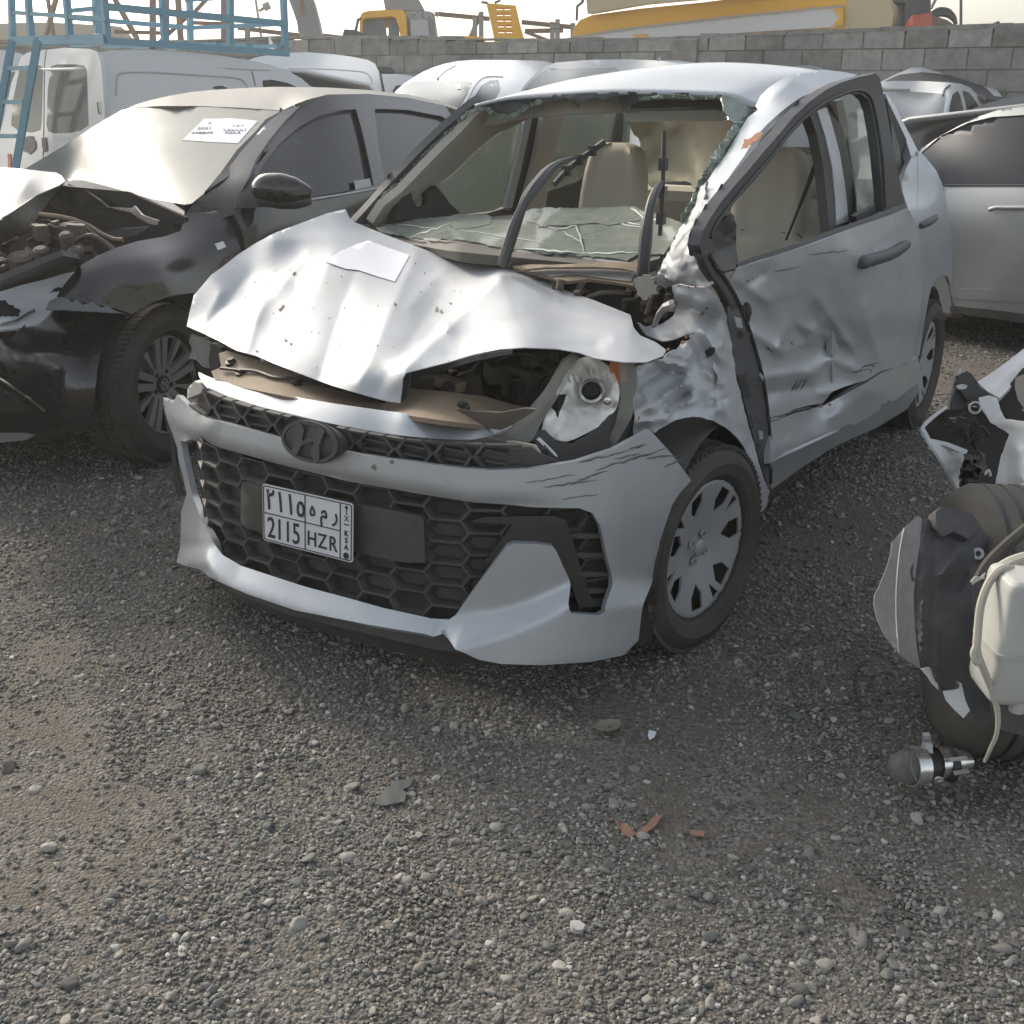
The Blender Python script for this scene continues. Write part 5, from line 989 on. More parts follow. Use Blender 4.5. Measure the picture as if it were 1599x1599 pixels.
# side of body: pillars, frames and door skins in one shell with window openings
side_o = [(441, 173), (462, 163), (481, 156), (512, 148), (575, 147), (637, 153), (684, 163), (719, 171), (780, 215), (820, 300), (820, 420), (700, 440), (560, 430), (440, 440), (330, 460), (318, 452), (322, 440), (350, 405), (385, 390), (378, 360), (366, 335), (372, 310), (392, 272), (420, 235), (300, 322), (290, 322), (320, 300), (345, 270), (370, 235), (400, 205), (415, 187)]
w1 = [(400, 280), (412, 258), (437, 225), (470, 197), (500, 181), (530, 173), (556, 171), (566, 205), (576, 250), (584, 290), (540, 301), (480, 311), (420, 318)]
w2 = [(585, 170), (637, 172), (690, 182), (735, 210), (760, 262), (680, 280), (603, 290), (592, 230)]
side_s = SA((441, 173, 'X', .56), (512, 148, 'X', .60), (637, 153, 'X', .60), (719, 171, 'X', .62), (480, 311, 'X', .86), (600, 290, 'X', .86), (820, 420, 'X', .90), (560, 430, 'X', .90), (330, 455, 'X', .88), (366, 335, 'X', .84), (372, 310, 'X', .82), (420, 235, 'X', .70), (290, 322, 'X', .67), (345, 270, 'X', .66), (760, 262, 'X', .84))
sp_("body_side", side_o[:19 + 5] + side_o[26:], side_s, M['blackpaint'], holes=[w1, w2], sp=8, thick=.04)
sp_("side_window", [(x, y) for x, y in w1], lambda x, y: side_s(x, y) + np.array([-.025, 0, 0]), M['tint'], sp=14, thick=.004)
sp_("side_window", w2, lambda x, y: side_s(x, y) + np.array([-.025, 0, 0]), M['tint'], sp=14, thick=.004)
sp_("front_pillar", [(300, 322), (322, 305), (350, 272), (378, 236), (405, 206), (420, 190), (443, 173), (470, 165), (445, 190), (420, 220), (400, 250), (388, 280), (370, 312), (366, 335), (340, 345), (305, 345), (290, 335)], SA((300, 322, 'X', .68), (350, 272, 'X', .67), (443, 173, 'X', .57), (420, 220, 'X', .69), (366, 335, 'X', .83), (388, 280, 'X', .80), (305, 345, 'X', .70)), M['blackpaint'], sp=8, thick=.03)
mb = MB(); tl = lift(side_s, SFm, .006); mb.tube([tl(*q) for q in [(480, 313), (540, 304), (597, 293)]], .007, 6); mb.build("window_chrome", M['hub'], sed)
sp_("window_sticker", [(553, 283), (578, 279), (581, 292), (556, 297)], lift(side_s, SFm, -.012), M['hub'], sp=8, thick=.001)
# windshield
wg = SA((105, 281, 'X', -.55), (41, 262, 'X', -.66), (190, 172, 'X', -.53), (312, 166, 'X', 0), (441, 174, 'X', .54), (288, 320, 'X', .64), (345, 270, 'X', .62), (180, 296, 'X', 0.0), (230, 235, 'X', .02))
sp_("windshield", [(41, 263), (70, 246), (100, 228), (150, 196), (190, 173), (205, 169), (312, 167), (380, 170), (441, 174), (418, 188), (400, 206), (370, 236), (345, 270), (322, 300), (300, 318), (288, 320), (240, 311), (180, 296), (105, 282), (88, 274), (60, 268)], wg, M['dustglass'], sp=12, thick=.005)
ps = sp_("paper_notice", [(319, 186), (360, 185), (403, 189), (386, 208), (372, 224), (330, 222), (285, 219), (304, 201)], lift(wg, SFm, .006), M['paper'], sp=10, thick=.001)
def on(surf, fr, x, y, e=.004):
    g = lift(surf, fr, e); c = Vector(g(x, y)); xa = (Vector(g(x + 6, y)) - c).normalized(); yb = (c - Vector(g(x - 1.5, y + 6))).normalized(); n = Vector(fr.co) - c; n.normalize()
    return Matrix.Translation(c) @ Matrix(((xa.x, yb.x, n.x, 0), (xa.y, yb.y, n.y, 0), (xa.z, yb.z, n.z, 0), (0, 0, 0, 1)))
M['softink'] = mat("faded_print", (.10, .11, .16), .8)
for s_, x, y, sz in (("9", 328, 193, .035), ("2021", 320, 201, .042), ("448849", 316, 208, .042), ("د م ه", 372, 196, .035), ("الموديل", 367, 203, .035), ("KSAA", 364, 208, .038)):
    text("notice_writing", s_, sz, M['softink'], ps, on(wg, SFm, x, y, .009), bold=.0008)
mb = MB(); mb.grid([[(x, y, z) for x in (-.6, 0, .6)] for y, z in ((-.62, .99), (-1.2, .95), (-1.25, .5))]); mb.build("dashboard", M['door_in'], sed, solid=.02)
# bonnet flap, bent upwards
hA = SA((0, 262, 'Y', -.35), (88, 270, 'Y', -.42), (100, 283, 'Y', -.30), (0, 343, 'Y', .22), (45, 315, 'Y', -.02), (40, 280, 'Y', -.15), (-60, 262, 'Y', -.2), (-60, 380, 'Y', .4))
hB = SA((0, 343, 'Y', .22), (100, 283, 'Y', -.30), (50, 352, 'Y', .05), (0, 383, 'Y', .16), (85, 305, 'Y', -.25), (-60, 380, 'Y', .4), (-60, 440, 'Y', .35), (35, 335, 'Y', .08))
M['glaredust'] = mat("dust_and_glare_bonnet_paint", (.30, .30, .29), .22, .2, dust=.7, dcol=(.36, .34, .29), coat=.5, nscale=2.5, lo=.2, hi=.7, dr=.4)  # whitish base puts sun glare into the dusty bonnet's colour
bn = sp_("bonnet", [(-60, 258), (0, 262), (32, 264), (60, 267), (88, 270), (97, 275), (102, 283), (92, 290), (76, 297), (60, 304), (45, 314), (30, 324), (14, 335), (0, 344), (-60, 382)], hA, M['glaredust'], sp=9, thick=.006)
sp_("bonnet_fold", [(102, 283), (98, 292), (86, 306), (76, 316), (64, 334), (50, 352), (36, 361), (20, 373), (0, 384), (-60, 430), (-60, 382), (0, 344), (14, 335), (30, 324), (45, 314), (60, 304), (76, 297), (92, 290)], hB, M['greypaint'], bn, sp=8, thick=.006)
# cowl and engine bay
sp_("engine_bay", [(-40, 350), (0, 383), (50, 330), (90, 290), (200, 300), (290, 340), (290, 365), (256, 372), (180, 392), (118, 430), (60, 480), (0, 500), (-40, 500)], SFm.plane('Y', -.30), M['black'], sp=30, thick=.02)
cw = SA((103, 286, 'Y', -.42), (200, 310, 'Y', -.42), (288, 342, 'Y', -.34), (150, 290, 'Y', -.45))
sp_("cowl", [(103, 284), (115, 281), (130, 282), (170, 292), (240, 311), (290, 322), (288, 336), (286, 348), (280, 358), (270, 350), (262, 341), (240, 334), (200, 320), (160, 307), (130, 296), (110, 292), (100, 292)], cw, M['blackpaint'], sp=8, thick=.02)
sp_("cowl_tray", [(98, 298), (125, 295), (150, 303), (190, 325), (180, 328), (130, 328), (100, 330), (86, 326), (76, 318)], SFm.plane('Y', -.30), M['greypaint'], sp=9, thick=.01)
sp_("wiper_pivot", [(172, 324), (205, 326), (210, 322), (222, 336), (248, 345), (246, 352), (232, 350), (215, 340), (204, 332), (185, 328)], SFm.plane('Y', -.22), M['chrome'], sp=6, thick=.01)
sp_("intake_mesh", [(165, 363), (190, 358), (232, 354), (225, 362), (205, 370), (180, 372)], SFm.plane('Y', -.12), M['trimgrey'], sp=8, thick=.01)
mb = MB(); mb.tube([SFm.p(*q) for q in [(62, 335, 'Y', .02), (90, 338, 'Y', 0), (115, 343, 'Y', -.02), (140, 353, 'Y', -.04), (160, 366, 'Y', -.04), (178, 374, 'Y', -.04), (192, 375, 'Y', -.04)]], .009, 8); mb.build("bay_seal", M['tan'], sed, smooth=True)
mb = MB(); mb.tube([SFm.p(*q) for q in [(108, 288, 'Y', -.38), (138, 300, 'Y', -.3), (158, 314, 'Y', -.26), (172, 326, 'Y', -.24)]], .005, 6); mb.build("bonnet_stay", M['plastic_dark'], sed)
def sclutter(region, y, n, seed, mt, sz):
    rnd = random.Random(seed); mb = MB(); xs = [q[0] for q in region]; ys = [q[1] for q in region]; k = 0
    while k < n:
        a, b = rnd.uniform(min(xs), max(xs)), rnd.uniform(min(ys), max(ys))
        if not inside(a, b, region): continue
        c = Vector(SFm.p(a, b, 'Y', y + rnd.uniform(-.15, .05))); k += 1; rot = Matrix.Rotation(rnd.uniform(-.8, .8), 3, 'Z') @ Matrix.Rotation(rnd.uniform(-.4, .4), 3, 'Y'); s_ = [rnd.uniform(*sz) for _ in range(3)]
        if rnd.random() < .6: mb.box(c, s_, rot)
        else: mb.tube(cr([c + Vector((-.1, 0, 0)), c + Vector((0, 0, .03)), c + Vector((.1, 0, -.02))], 4), rnd.uniform(.006, .014), 8)
    return mb.build("engine_parts", mt, sed, bevel=.004)
sclutter([(0, 390), (50, 360), (100, 350), (170, 385), (118, 415), (60, 435), (0, 460)], .12, 40, 6, M['engine'], (.02, .07))
for (x, y, r) in ((66, 398, .03), (105, 375, .025), (120, 398, .03), (35, 408, .05)):
    mb = MB(); mb.lathe([(0, .03), (r * .6, .03), (r, .02), (r, -.03), (0, -.03)], SFm.p(x, y, 'Y', .25), (.2, .3, 1), 14); mb.build("engine_mount", M['engine'], sed)
sp_("slam_panel", [(0, 440), (60, 415), (100, 400), (126, 405), (118, 425), (60, 440), (0, 462)], SA((0, 450, 'Y', .5), (118, 415, 'Y', .25), (60, 430, 'Y', .42)), M['trimgrey'], sp=8, thick=.02)
# wing, bumper, light
M['greysteel0'] = mat('grey_torn_plastic', (.13, .15, .17), .6, dust=.3, nscale=20)
wgS = SA((118, 424, 'X', .76), (256, 371, 'X', .74), (330, 362, 'X', .80), (385, 360, 'X', .86), (200, 470, 'X', .88), (320, 450, 'X', .89), (250, 420, 'X', .865), (378, 440, 'X', .90), (150, 445, 'X', .84), (290, 340, 'X', .70), (180, 400, 'X', .79), ridges=[(130, 425, 310, 385, .012, 22)])
sp_("wing", [(118, 424), (128, 414), (150, 401), (180, 388), (215, 377), (256, 370), (282, 361), (288, 345), (292, 334), (340, 330), (366, 336), (378, 360), (386, 400), (384, 440), (360, 470), (330, 462), (300, 458), (270, 462), (240, 472), (222, 482), (206, 492), (198, 488), (180, 482), (150, 476), (120, 470), (90, 462), (100, 446)], wgS, M['blackpaint'], sp=7, thick=.008)
sp_("wing_badge", [(336, 381), (349, 377), (354, 386), (341, 391)], lift(wgS, SFm, .004), M['chrome'], sp=8, thick=.004)
sp_("torn_mounting_strip", jag([(78, 470), (92, 464), (104, 466), (112, 472), (120, 468), (130, 477), (146, 472), (158, 481), (170, 478), (180, 486), (196, 490), (160, 488), (110, 485), (72, 484)], .8, 5), lift(wgS, SFm, .006), M['greysteel0'], sp=6, thick=.004)
bs_ = SA((0, 530, 'Y', .80), (-60, 600, 'Y', .95), (70, 485, 'Y', .45), (195, 491, 'X', .86), (148, 600, 'X', .86), (148, 670, 'X', .83), (60, 688, 'Y', .62), (0, 693, 'Y', .74), (80, 600, 'Y', .60), (20, 600, 'Y', .80), (-60, 690, 'Y', .9), ridges=[(0, 612, 70, 648, .03, 10)])
bp_ = sp_("bumper", [(-60, 540), (0, 531), (20, 526), (45, 502), (60, 490), (72, 484), (110, 486), (160, 489), (197, 492), (182, 505), (170, 522), (160, 545), (153, 575), (149, 610), (148, 672), (130, 677), (100, 683), (60, 688), (0, 693), (-60, 698)], bs_, M['blackpaint'], sp=8, thick=.008)
mb = MB(); bl_ = lift(bs_, SFm, .006); mb.tube([bl_(*q) for q in cr([(-10, 588), (3, 594), (20, 605), (45, 622), (70, 642)], 4)], .005, 6); mb.build("fog_lamp_trim", M['chrome'], bp_)
sp_("fog_lamp_panel", [(-40, 602), (0, 606), (20, 616), (40, 634), (52, 645), (0, 645), (-40, 648)], bl_, M['plastic'], bp_, sp=9, thick=.003)
sp_("lower_trim", [(-40, 676), (0, 677), (40, 677), (56, 680), (40, 688), (0, 692), (-40, 694)], bl_, M['hub'], bp_, sp=9, thick=.003)
hs_ = SA((115, 427, 'X', .77), (0, 470, 'Y', .60), (0, 513, 'Y', .74), (75, 480, 'Y', .48), (-50, 490, 'Y', .85), wob=.004, wsc=.05)
M['lampwhite'] = mat("torn_headlight_housing", (.80, .83, .88), .5, 0, dust=.2, nscale=10, bump=.3)
hl2 = sp_("headlight", [(-50, 480), (0, 456), (40, 444), (70, 437), (100, 428), (115, 425), (108, 440), (98, 458), (88, 470), (80, 486), (72, 497), (60, 506), (36, 512), (0, 516), (-50, 525)], hs_, M['lampwhite'], sp=7, thick=.01)
hll = lift(hs_, SFm, .01)
sp_("lamp_opening", jag([(-20, 470), (8, 470), (20, 478), (34, 486), (30, 494), (10, 494), (-20, 492)], 1.5, 5), hll, M['ink'], hl2, sp=6, thick=.002)
sp_("lamp_tear", jag([(78, 458), (88, 449), (96, 450), (92, 455), (84, 456)], .8, 4), hll, M['ink'], hl2, sp=5, thick=.002)
mb = MB(); mb.tube([hll(*q) for q in cr([(-10, 508), (10, 506), (28, 501), (42, 492), (54, 486)], 4)], [.004] * 3 + [.007] * 14, 8, cap=True); mb.build("light_tube", M['chrome'], hl2)
# mirror
mb = MB(); mc = [SFm.p(x, y, 'X', v) for x, y, v in ((404, 302, .88), (415, 295, .92), (438, 296, .98), (462, 299, 1.04), (486, 301, 1.10))]
mb.tube(cr(mc, 4), list(np.interp(np.linspace(0, 4, 17), [0, 1, 2, 3, 4], [.035, .062, .068, .058, .02])), 16); mb.build("mirror", M['blackpaint'], sed, smooth=True)
mb = MB(); mb.tube(cr([q + np.array([0, 0, -.038]) for q in mc], 4), list(np.interp(np.linspace(0, 4, 17), [0, 1, 2, 3, 4], [.02, .040, .045, .038, .012])), 14); mb.build("mirror_base", M['plastic'], sed, smooth=True)
sp_("mirror_sail", [(397, 268), (400, 285), (408, 312), (440, 322), (366, 326), (370, 310)], lift(side_s, SFm, .004), M['plastic'], sp=9, thick=.01)
# wheel
def alloy_face(o, FM, rim):
    Rr = rim + .004; holes = []
    def pol(r, a): return (r * math.cos(a), r * math.sin(a))
    for k in range(5):
        a0 = 2 * math.pi * k / 5 + .30
        holes.append([pol(Rr * .30, a0 - .05), pol(Rr * .90, a0 - .055), pol(Rr * .91, a0 + .055), pol(Rr * .30, a0 + .05)])
        b = a0 + math.pi / 5; holes.append([pol(Rr * .34, b - .20), pol(Rr * .88, b - .40), pol(Rr * .92, b - .20), pol(Rr * .92, b - .08), pol(Rr * .40, b - .05)]); holes.append([pol(Rr * .34, b + .20), pol(Rr * .40, b + .05), pol(Rr * .92, b + .08), pol(Rr * .92, b + .20), pol(Rr * .88, b + .40)])
    c = flat("alloy_face", oval(Rr, Rr, 64), .0, .02, M['alloy'], o, FM, holes=holes, sp=.016, relief=lambda x, y: -.03 * max(0, 1 - math.hypot(x, y) / Rr) ** 1.5, smooth=True)
    mb = MB(); z_ = FM.to_3x3() @ Vector((0, 0, 1)); mb.lathe([(.038, -.03), (.036, -.012), (.030, -.010), (0, -.010)], FM @ Vector((0, 0, 0)), z_, 24); cc = mb.build("wheel_cap", M['plastic_dark'], c, smooth=True)
    flat("wheel_logo", oval(.024, .024, 24), -.009, .002, M['hub'], cc, FM, holes=[oval(.020, .020, 24)], sp=.02)
    mb = MB()
    for x in (-.009, 0, .009): mb.bar(FM @ Vector((x - .005, -.012, -.008)), FM @ Vector((x + .005, .012, -.008)), .003)
    mb.build("wheel_logo_bars", M['hub'], cc)
    for k in range(5):
        a = 2 * math.pi * k / 5 + .9; mb = MB(); mb.lathe([(.010, -.02), (.010, -.008), (0, -.008)], FM @ Vector((.057 * math.cos(a), .057 * math.sin(a), -.008)), z_, 10); mb.build("wheel_nut", M['plastic_dark'], c)
    mb = MB(); mb.lathe([(.14, -.07), (.14, -.06), (.06, -.06), (0, -.06)], FM @ Vector((0, 0, 0)), z_, 40); mb.build("brake_disc", M['steel'], c, smooth=True)
M['alloy'] = mat("machined_alloy", (.36, .36, .36), .4, .7, dust=.6, dcol=(.22, .21, .19), nscale=10)
make_wheel(sed, (.70, 0, .325), .325, .205, .208, 1, alloy_face, steer=R(2)); make_wheel(sed, (.72, -2.65, .325), .325, .205, .208, 1, alloy_face)
make_wheel(sed, (-.70, 0, .325), .325, .205, .208, -1, alloy_face)
mb = MB(); mb.grid([[(.50 + dx,   .355 * math.cos(a), .33 + .355 * math.sin(a)) for a in np.linspace(-.1, math.pi + .1, 18)] for dx in (-.2, .22)]); mb.build("wheel_arch_liner", M['black'], sed, smooth=True, solid=.006)
mb = MB(); mb.box((0, -1.6, .25), (1.5, 3.4, .12)); mb.box((.0, -.45, .55), (1.3, .08, .6)); mb.box((-.82, -1.7, .60), (.05, 3.6, .65)); mb.box((0, -3.6, .62), (1.6, .6, .6)); mb.box((.84, -1.9, .45), (.04, 2.2, .40)); mb.box((.0, .35, .30), (.9, .5, .2)); mb.build("underbody", M['black'], sed)
for x in (-.36, .36):
    mb = MB(); mb.box((x, -1.75, .85), (.46, .14, .6)); mb.box((x, -1.78, 1.22), (.26, .1, .16)); mb.build("front_seat", M['door_in'], sed, bevel=.04)
# ================================================================== BACKGROUND AND NEIGHBOURING VEHICLES
M['white'] = mat("dusty_white_paint", (.62, .64, .66), .28, 0, dust=.5, dcol=(.50, .48, .43), coat=.4, nscale=2.5, lo=.35, hi=.85, dr=.6)
M['whiteclean'] = mat("white_paint", (.70, .72, .74), .25, 0, dust=.2, dcol=(.5, .48, .43), coat=.5, nscale=3)
M['silver2'] = mat("silver_sedan_paint", (.30, .32, .335), .34, .35, dust=.35, dcol=(.26, .25, .23), coat=.4, nscale=3)
M['vglass'] = mat("grey_van_glass", (.10, .12, .12), .12, 0, dust=.55, dcol=(.30, .32, .30), nscale=2, dr=.4)
M['darkglass'] = mat("dark_privacy_glass", (.018, .022, .028), .08, 0, dust=.04, dcol=(.10, .11, .13), nscale=1.5, dr=.15, spec=.3)
M['blue'] = mat("faded_blue_paint", (.12, .30, .40), .5, 0, dust=.4, dcol=(.35, .42, .45), nscale=8)
M['yellow'] = mat("faded_yellow_paint", (.78, .40, .02), .5, 0, dust=.15, dcol=(.55, .42, .16), nscale=1.5)
M['yellowpale'] = mat("sun_bleached_tank_paint", (.50, .42, .27), .6, 0, dust=.4, dcol=(.45, .4, .3), nscale=1.5)
M['greysteel'] = mat("grey_machine_paint", (.20, .21, .21), .5, 0, dust=.5, dcol=(.32, .31, .28), nscale=2)
M['ruststeel'] = mat("rusty_steel_beam", (.16, .10, .075), .8, 0, dust=.5, dcol=(.30, .20, .15), nscale=6)
M['redpaint'] = mat("red_cab_paint", (.50, .08, .04), .5, dust=.3, nscale=3)
M['shed'] = mat("pale_corrugated_sheet", (.42, .37, .30), .7, dust=.3, nscale=2)
WF0 = Frame(0, 0, 0)
class Thing:
    def __init__(s, name, fr, label, cat, group=None):
        s.fr = fr; s.e = empty(name, fr.M, label=label, cat=cat, group=group)
    def P(s, name, outline, surf, mt, parent=None, **k):
        if isinstance(surf, tuple): surf = s.fr.plane(*surf)
        elif isinstance(surf, list): surf = s.fr.field(surf)
        return patch(name, outline, surf, M[mt] if isinstance(mt, str) else mt, parent or s.e, fr=s.fr, **k)
    def bars(s, name, segs, mt, wd, parent=None, hh=None, one=False):
        mb = MB(); first = None
        for a, b in segs:
            mb.bar(s.fr.p(*a), s.fr.p(*b), wd, hh or wd)
            if not one: o = mb.build(name, M[mt], parent or s.e); first = first or o; mb = MB()
        return mb.build(name, M[mt], parent or s.e) if one else first
def at(D, px, py, yawdeg=0):
    r = ray(px, py) * D; return Frame(r[0], r[1], R(yawdeg))
def body_box(t, x0, x1, y0, y1, z0, z1, mt):
    mb = MB(); mb.box(((x0 + x1) / 2, (y0 + y1) / 2, (z0 + z1) / 2), (x1 - x0, y1 - y0, z1 - z0)); return mb.build("lower_body", M[mt], t.e, bevel=.06)
def plain_wheels(t, pts, r=.31, side=1):
    for (x, y) in pts:
        mb = MB(); sg = 1 if x > 0 else -1; tyre(mb, (x, y, r), r, .19, r * .64, (sg, 0, 0), 40); o = mb.build("wheel", M['rubber'], t.e, smooth=True)
        mb = MB(); mb.lathe([(r * .64, .05), (r * .5, .03), (r * .15, .045), (0, .045)], (x, y, r), (sg, 0, 0), 24); mb.build("wheel_disc", M['hub'], o, smooth=True)
# ---- white van with the blue roof cage and ladder
vA = Thing("panel_van", anchoredD(158, 200, 9.2, -.82, -2.0, 42), "white panel van with a blue roof cage and ladder, rear doors with two windows", "van")
VF = vA.fr
side = [(158, 82), (175, 79), (230, 78), (300, 82), (350, 88), (392, 95), (420, 101), (448, 110), (470, 122), (484, 134), (520, 150), (560, 170), (560, 300), (158, 330), (160, 200), (155, 120)]
vA.P("body_side", side, [(158, 82, 'X', -.76), (300, 82, 'X', -.72), (392, 95, 'X', -.72), (484, 134, 'X', -.78), (155, 180, 'X', -.82), (300, 180, 'X', -.83), (500, 200, 'X', -.84), (300, 300, 'X', -.84), (158, 320, 'X', -.83)], 'white', sp=14, thick=.05)
rearS = vA.fr.field([(30, 90, 'Y', -1.95), (95, 76, 'Y', -1.9), (158, 82, 'Y', -1.95), (25, 200, 'Y', -2.03), (90, 200, 'Y', -2.06), (160, 200, 'Y', -2.0), (90, 290, 'Y', -2.1)])
wl_ = [(31, 108), (40, 103), (58, 102), (66, 104), (68, 112), (66, 190), (64, 204), (50, 208), (28, 204), (18, 196), (20, 160)]
wr_ = [(80, 104), (90, 101), (120, 101), (132, 103), (136, 110), (138, 160), (139, 196), (128, 204), (110, 208), (86, 209), (76, 206), (73, 196), (75, 140)]
rd = vA.P("rear_door", [(74, 78), (100, 75), (140, 77), (152, 82), (158, 100), (163, 160), (166, 230), (150, 330), (68, 330), (70, 200), (71, 100)], rearS, 'white', sp=12, thick=.04, holes=[wr_]); VG = glass("dusty_van_glass", (.45, .50, .46), .35, .1, .6, (.30, .32, .28), gscale=3)
vA.P("rear_window", wr_, rearS, VG, rd, sp=12, thick=.004)
ld = vA.P("rear_door", [(34, 88), (45, 82), (60, 79), (72, 78), (69, 100), (68, 200), (65, 330), (-20, 330), (-5, 230), (8, 180), (18, 130)], rearS, 'white', sp=12, thick=.04, holes=[wl_])
vA.P("rear_window", wl_, rearS, VG, ld, sp=12, thick=.004)
rl = lift(rearS, vA.fr, .02)
vA.P("handle_recess", [(65, 216), (72, 215), (74, 236), (68, 238), (66, 228)], rl, 'trimgrey', rd, sp=8)
vA.P("paint_scrape", jag([(38, 215), (52, 212), (56, 232), (48, 242), (36, 236)], 2, 5), rl, 'trimgrey', ld, sp=8, thick=.002)
vA.P("tail_lamp", [(12, 240), (17, 241), (18, 262), (13, 262)], rl, 'redpaint', sp=8, thick=.03)
sdl = lift(vA.fr.field([(158, 82, 'X', -.76), (300, 82, 'X', -.72), (392, 95, 'X', -.72), (484, 134, 'X', -.78), (155, 180, 'X', -.82), (300, 180, 'X', -.83), (500, 200, 'X', -.84), (300, 300, 'X', -.84), (158, 320, 'X', -.83)]), vA.fr, .006)
def creases(t, name, lines, surf, r, mt, parent=None):
    mb = MB()
    for L in lines: mb.tube([surf(*q) for q in cr(L, 4)], r, 5)
    return mb.build(name, M[mt] if isinstance(mt, str) else mt, parent or t.e)
M['seamgrey'] = mat("panel_gap_shade", (.16, .16, .16), .8)  # dark grey drawn in for the shade inside panel gaps
M['pressing'] = mat("pressed_panel_edge", (.52, .53, .53), .5)
creases(vA, "panel_gap", [[(150, 82), (156, 92), (159, 120), (162, 160), (164, 178)], [(153, 160), (155, 177), (165, 179)]], sdl, .006, 'seamgrey')
creases(vA, "panel_gap", [[(394, 112), (400, 135)]], sdl, .004, 'seamgrey')
creases(vA, "pressing", [[(182, 150), (184, 122), (192, 114), (230, 113), (300, 117), (360, 121), (380, 126), (388, 138)]], sdl, .008, 'pressing')
vA.P("window", [(411, 126), (425, 125), (450, 130), (468, 138), (412, 138)], sdl, 'darkglass', sp=8, thick=.004)
vA.P("torn_badge", jag([(333, 136), (345, 134), (356, 138), (352, 140), (336, 140)], .8, 4), sdl, 'trimgrey', sp=6, thick=.002)
mb = MB(); mb.grid([[(x, y, z) for x in (-.74, -.4, 0, .4, .74)] for y, z in ((-1.95, 1.60), (-1.2, 1.64), (.2, 1.60), (1.0, 1.48), (1.6, 1.0), (2.2, .9))]); mb.build("roof", M['white'], vA.e, smooth=True, solid=.03)
body_box(vA, -.80, .80, -2.0, 2.1, .25, .95, 'white'); mb = MB(); mb.box((.80, -.5, 1.1), (.04, 3.0, 1.0)); mb.build("far_side", M['white'], vA.e)
plain_wheels(vA, [(-.74, -1.3), (-.74, 1.4), (.74, -1.3), (.74, 1.4)])
# roof cage (part of the van: bolted to it)
def XL(px, py, X): return (px, py, 'X', X)
N_, F_ = -.72, .62
cage = vA.bars("roof_cage", [(XL(62, 66, N_), XL(168, 61, N_)) if False else (XL(166, 64, N_), XL(450, 84, N_)), (XL(168, 11, N_), XL(448, 38, N_))], 'blue', .055, one=True)
YR = vA.fr.p(166, 64, 'X', N_)[1]
vA.bars("cage_rail", [((20, 64, 'Y', YR), (166, 61, 'Y', YR))], 'blue', .05, cage, .07); vA.bars("cage_rail", [((20, 20, 'Y', YR), (168, 30, 'Y', YR))], 'blue', .035, cage)
for x0, y0, x1, y1, ax, v in ((20, 66, 18, -30, 'Y', YR), (50, 66, 42, -30, 'Y', YR), (110, 62, 102, -30, 'Y', YR), (168, 62, 160, -30, 'X', N_), (258, 66, 252, -30, 'X', N_), (360, 78, 360, -30, 'X', N_), (446, 84, 442, -40, 'X', N_)):
    vA.bars("cage_post", [((x0, y0, ax, v), (x1, y1, ax, v))], 'blue', .05, cage)
for x0, y0, x1, y1 in ((152, 58, 148, -30), (298, 68, 296, -20)): vA.bars("cage_post", [((x0, y0, 'X', F_), (x1, y1, 'X', F_))], 'blue', .05, cage)
vA.bars("cage_rail", [((104, 18, 'X', F_), (165, 12, 'X', F_)), ], 'blue', .04, cage); vA.bars("cage_rail", [((108, 28, 'X', F_), (300, 44, 'X', F_)), ((300, 44, 'X', F_), (448, 38, 'X', F_))], 'blue', .04, cage)
vA.bars("cage_rail", [((168, 61, 'X', N_), (150, 56, 'X', F_)), ], 'blue', .04, cage); vA.bars("cage_rail", [((290, 1, 'X', F_), (345, -2, 'X', F_))], 'blue', .035, cage)
mb = MB()
YE = float(vA.fr.p(450, 84, 'X', N_)[1])
for k in range(6): mb.box((-.05, YR + .1 + k * (YE - YR - .2) / 5, float(vA.fr.p(166, 64, 'X', N_)[2]) + .0), (1.36, .06, .03))
mb.build("cage_floor", M['blue'], cage)
LY = min(YR, -2.08) - .06
lad = vA.bars("ladder", [((20, 62, 'Y', LY), (-14, 250, 'Y', LY - .25)), ((60, 62, 'Y', LY), (25, 262, 'Y', LY - .25))], 'blue', .055, one=True)
for a, b in (((12, 107), (48, 107)), ((4, 160), (38, 160)), ((-4, 213), (29, 213)), ((20, 63), (58, 62))): vA.bars("rung", [((a[0], a[1], 'Y', LY - (a[1] - 62) / 800), (b[0], b[1], 'Y', LY - (a[1] - 62) / 800))], 'blue', .035, lad)
# ---- van at the left edge of the yard
vB = Thing("panel_van", at(11.5, 0, 160, 42), "white van mostly hidden behind the caged van, at the left edge", "van")
vB.P("body", [(-120, 70), (0, 78), (34, 84), (28, 110), (14, 150), (2, 200), (-4, 330), (-120, 340)], ('D', 11.5), 'white', sp=20, thick=.5)
# ---- white box van behind the black sedan roof
vC = Thing("panel_van", at(12.8, 520, 115, 60), "white van whose rear end shows above the black sedan's roof", "van")
b_ = vC.P("body", [(385, 96), (400, 90), (440, 83), (480, 82), (520, 85), (550, 89), (575, 94), (586, 100), (592, 112), (596, 126), (600, 145), (600, 240), (380, 240)], [(385, 96, 'D', 12.2), (500, 84, 'D', 12.9), (586, 100, 'D', 12.6), (596, 130, 'D', 12.4), (500, 130, 'D', 12.5), (400, 220, 'D', 12.2), (596, 230, 'D', 12.4)], 'whiteclean', sp=14, thick=.6)
creases(vC, "pressing", [[(452, 107), (500, 108), (560, 112), (576, 118), (582, 132)]], lift(vC.fr.plane('D', 12.35), vC.fr, .05), .01, 'pressing')
vC.P("rear_light", [(592, 112), (595, 112), (601, 140), (597, 142)], ('D', 12.3), 'trimgrey', sp=8, thick=.05)
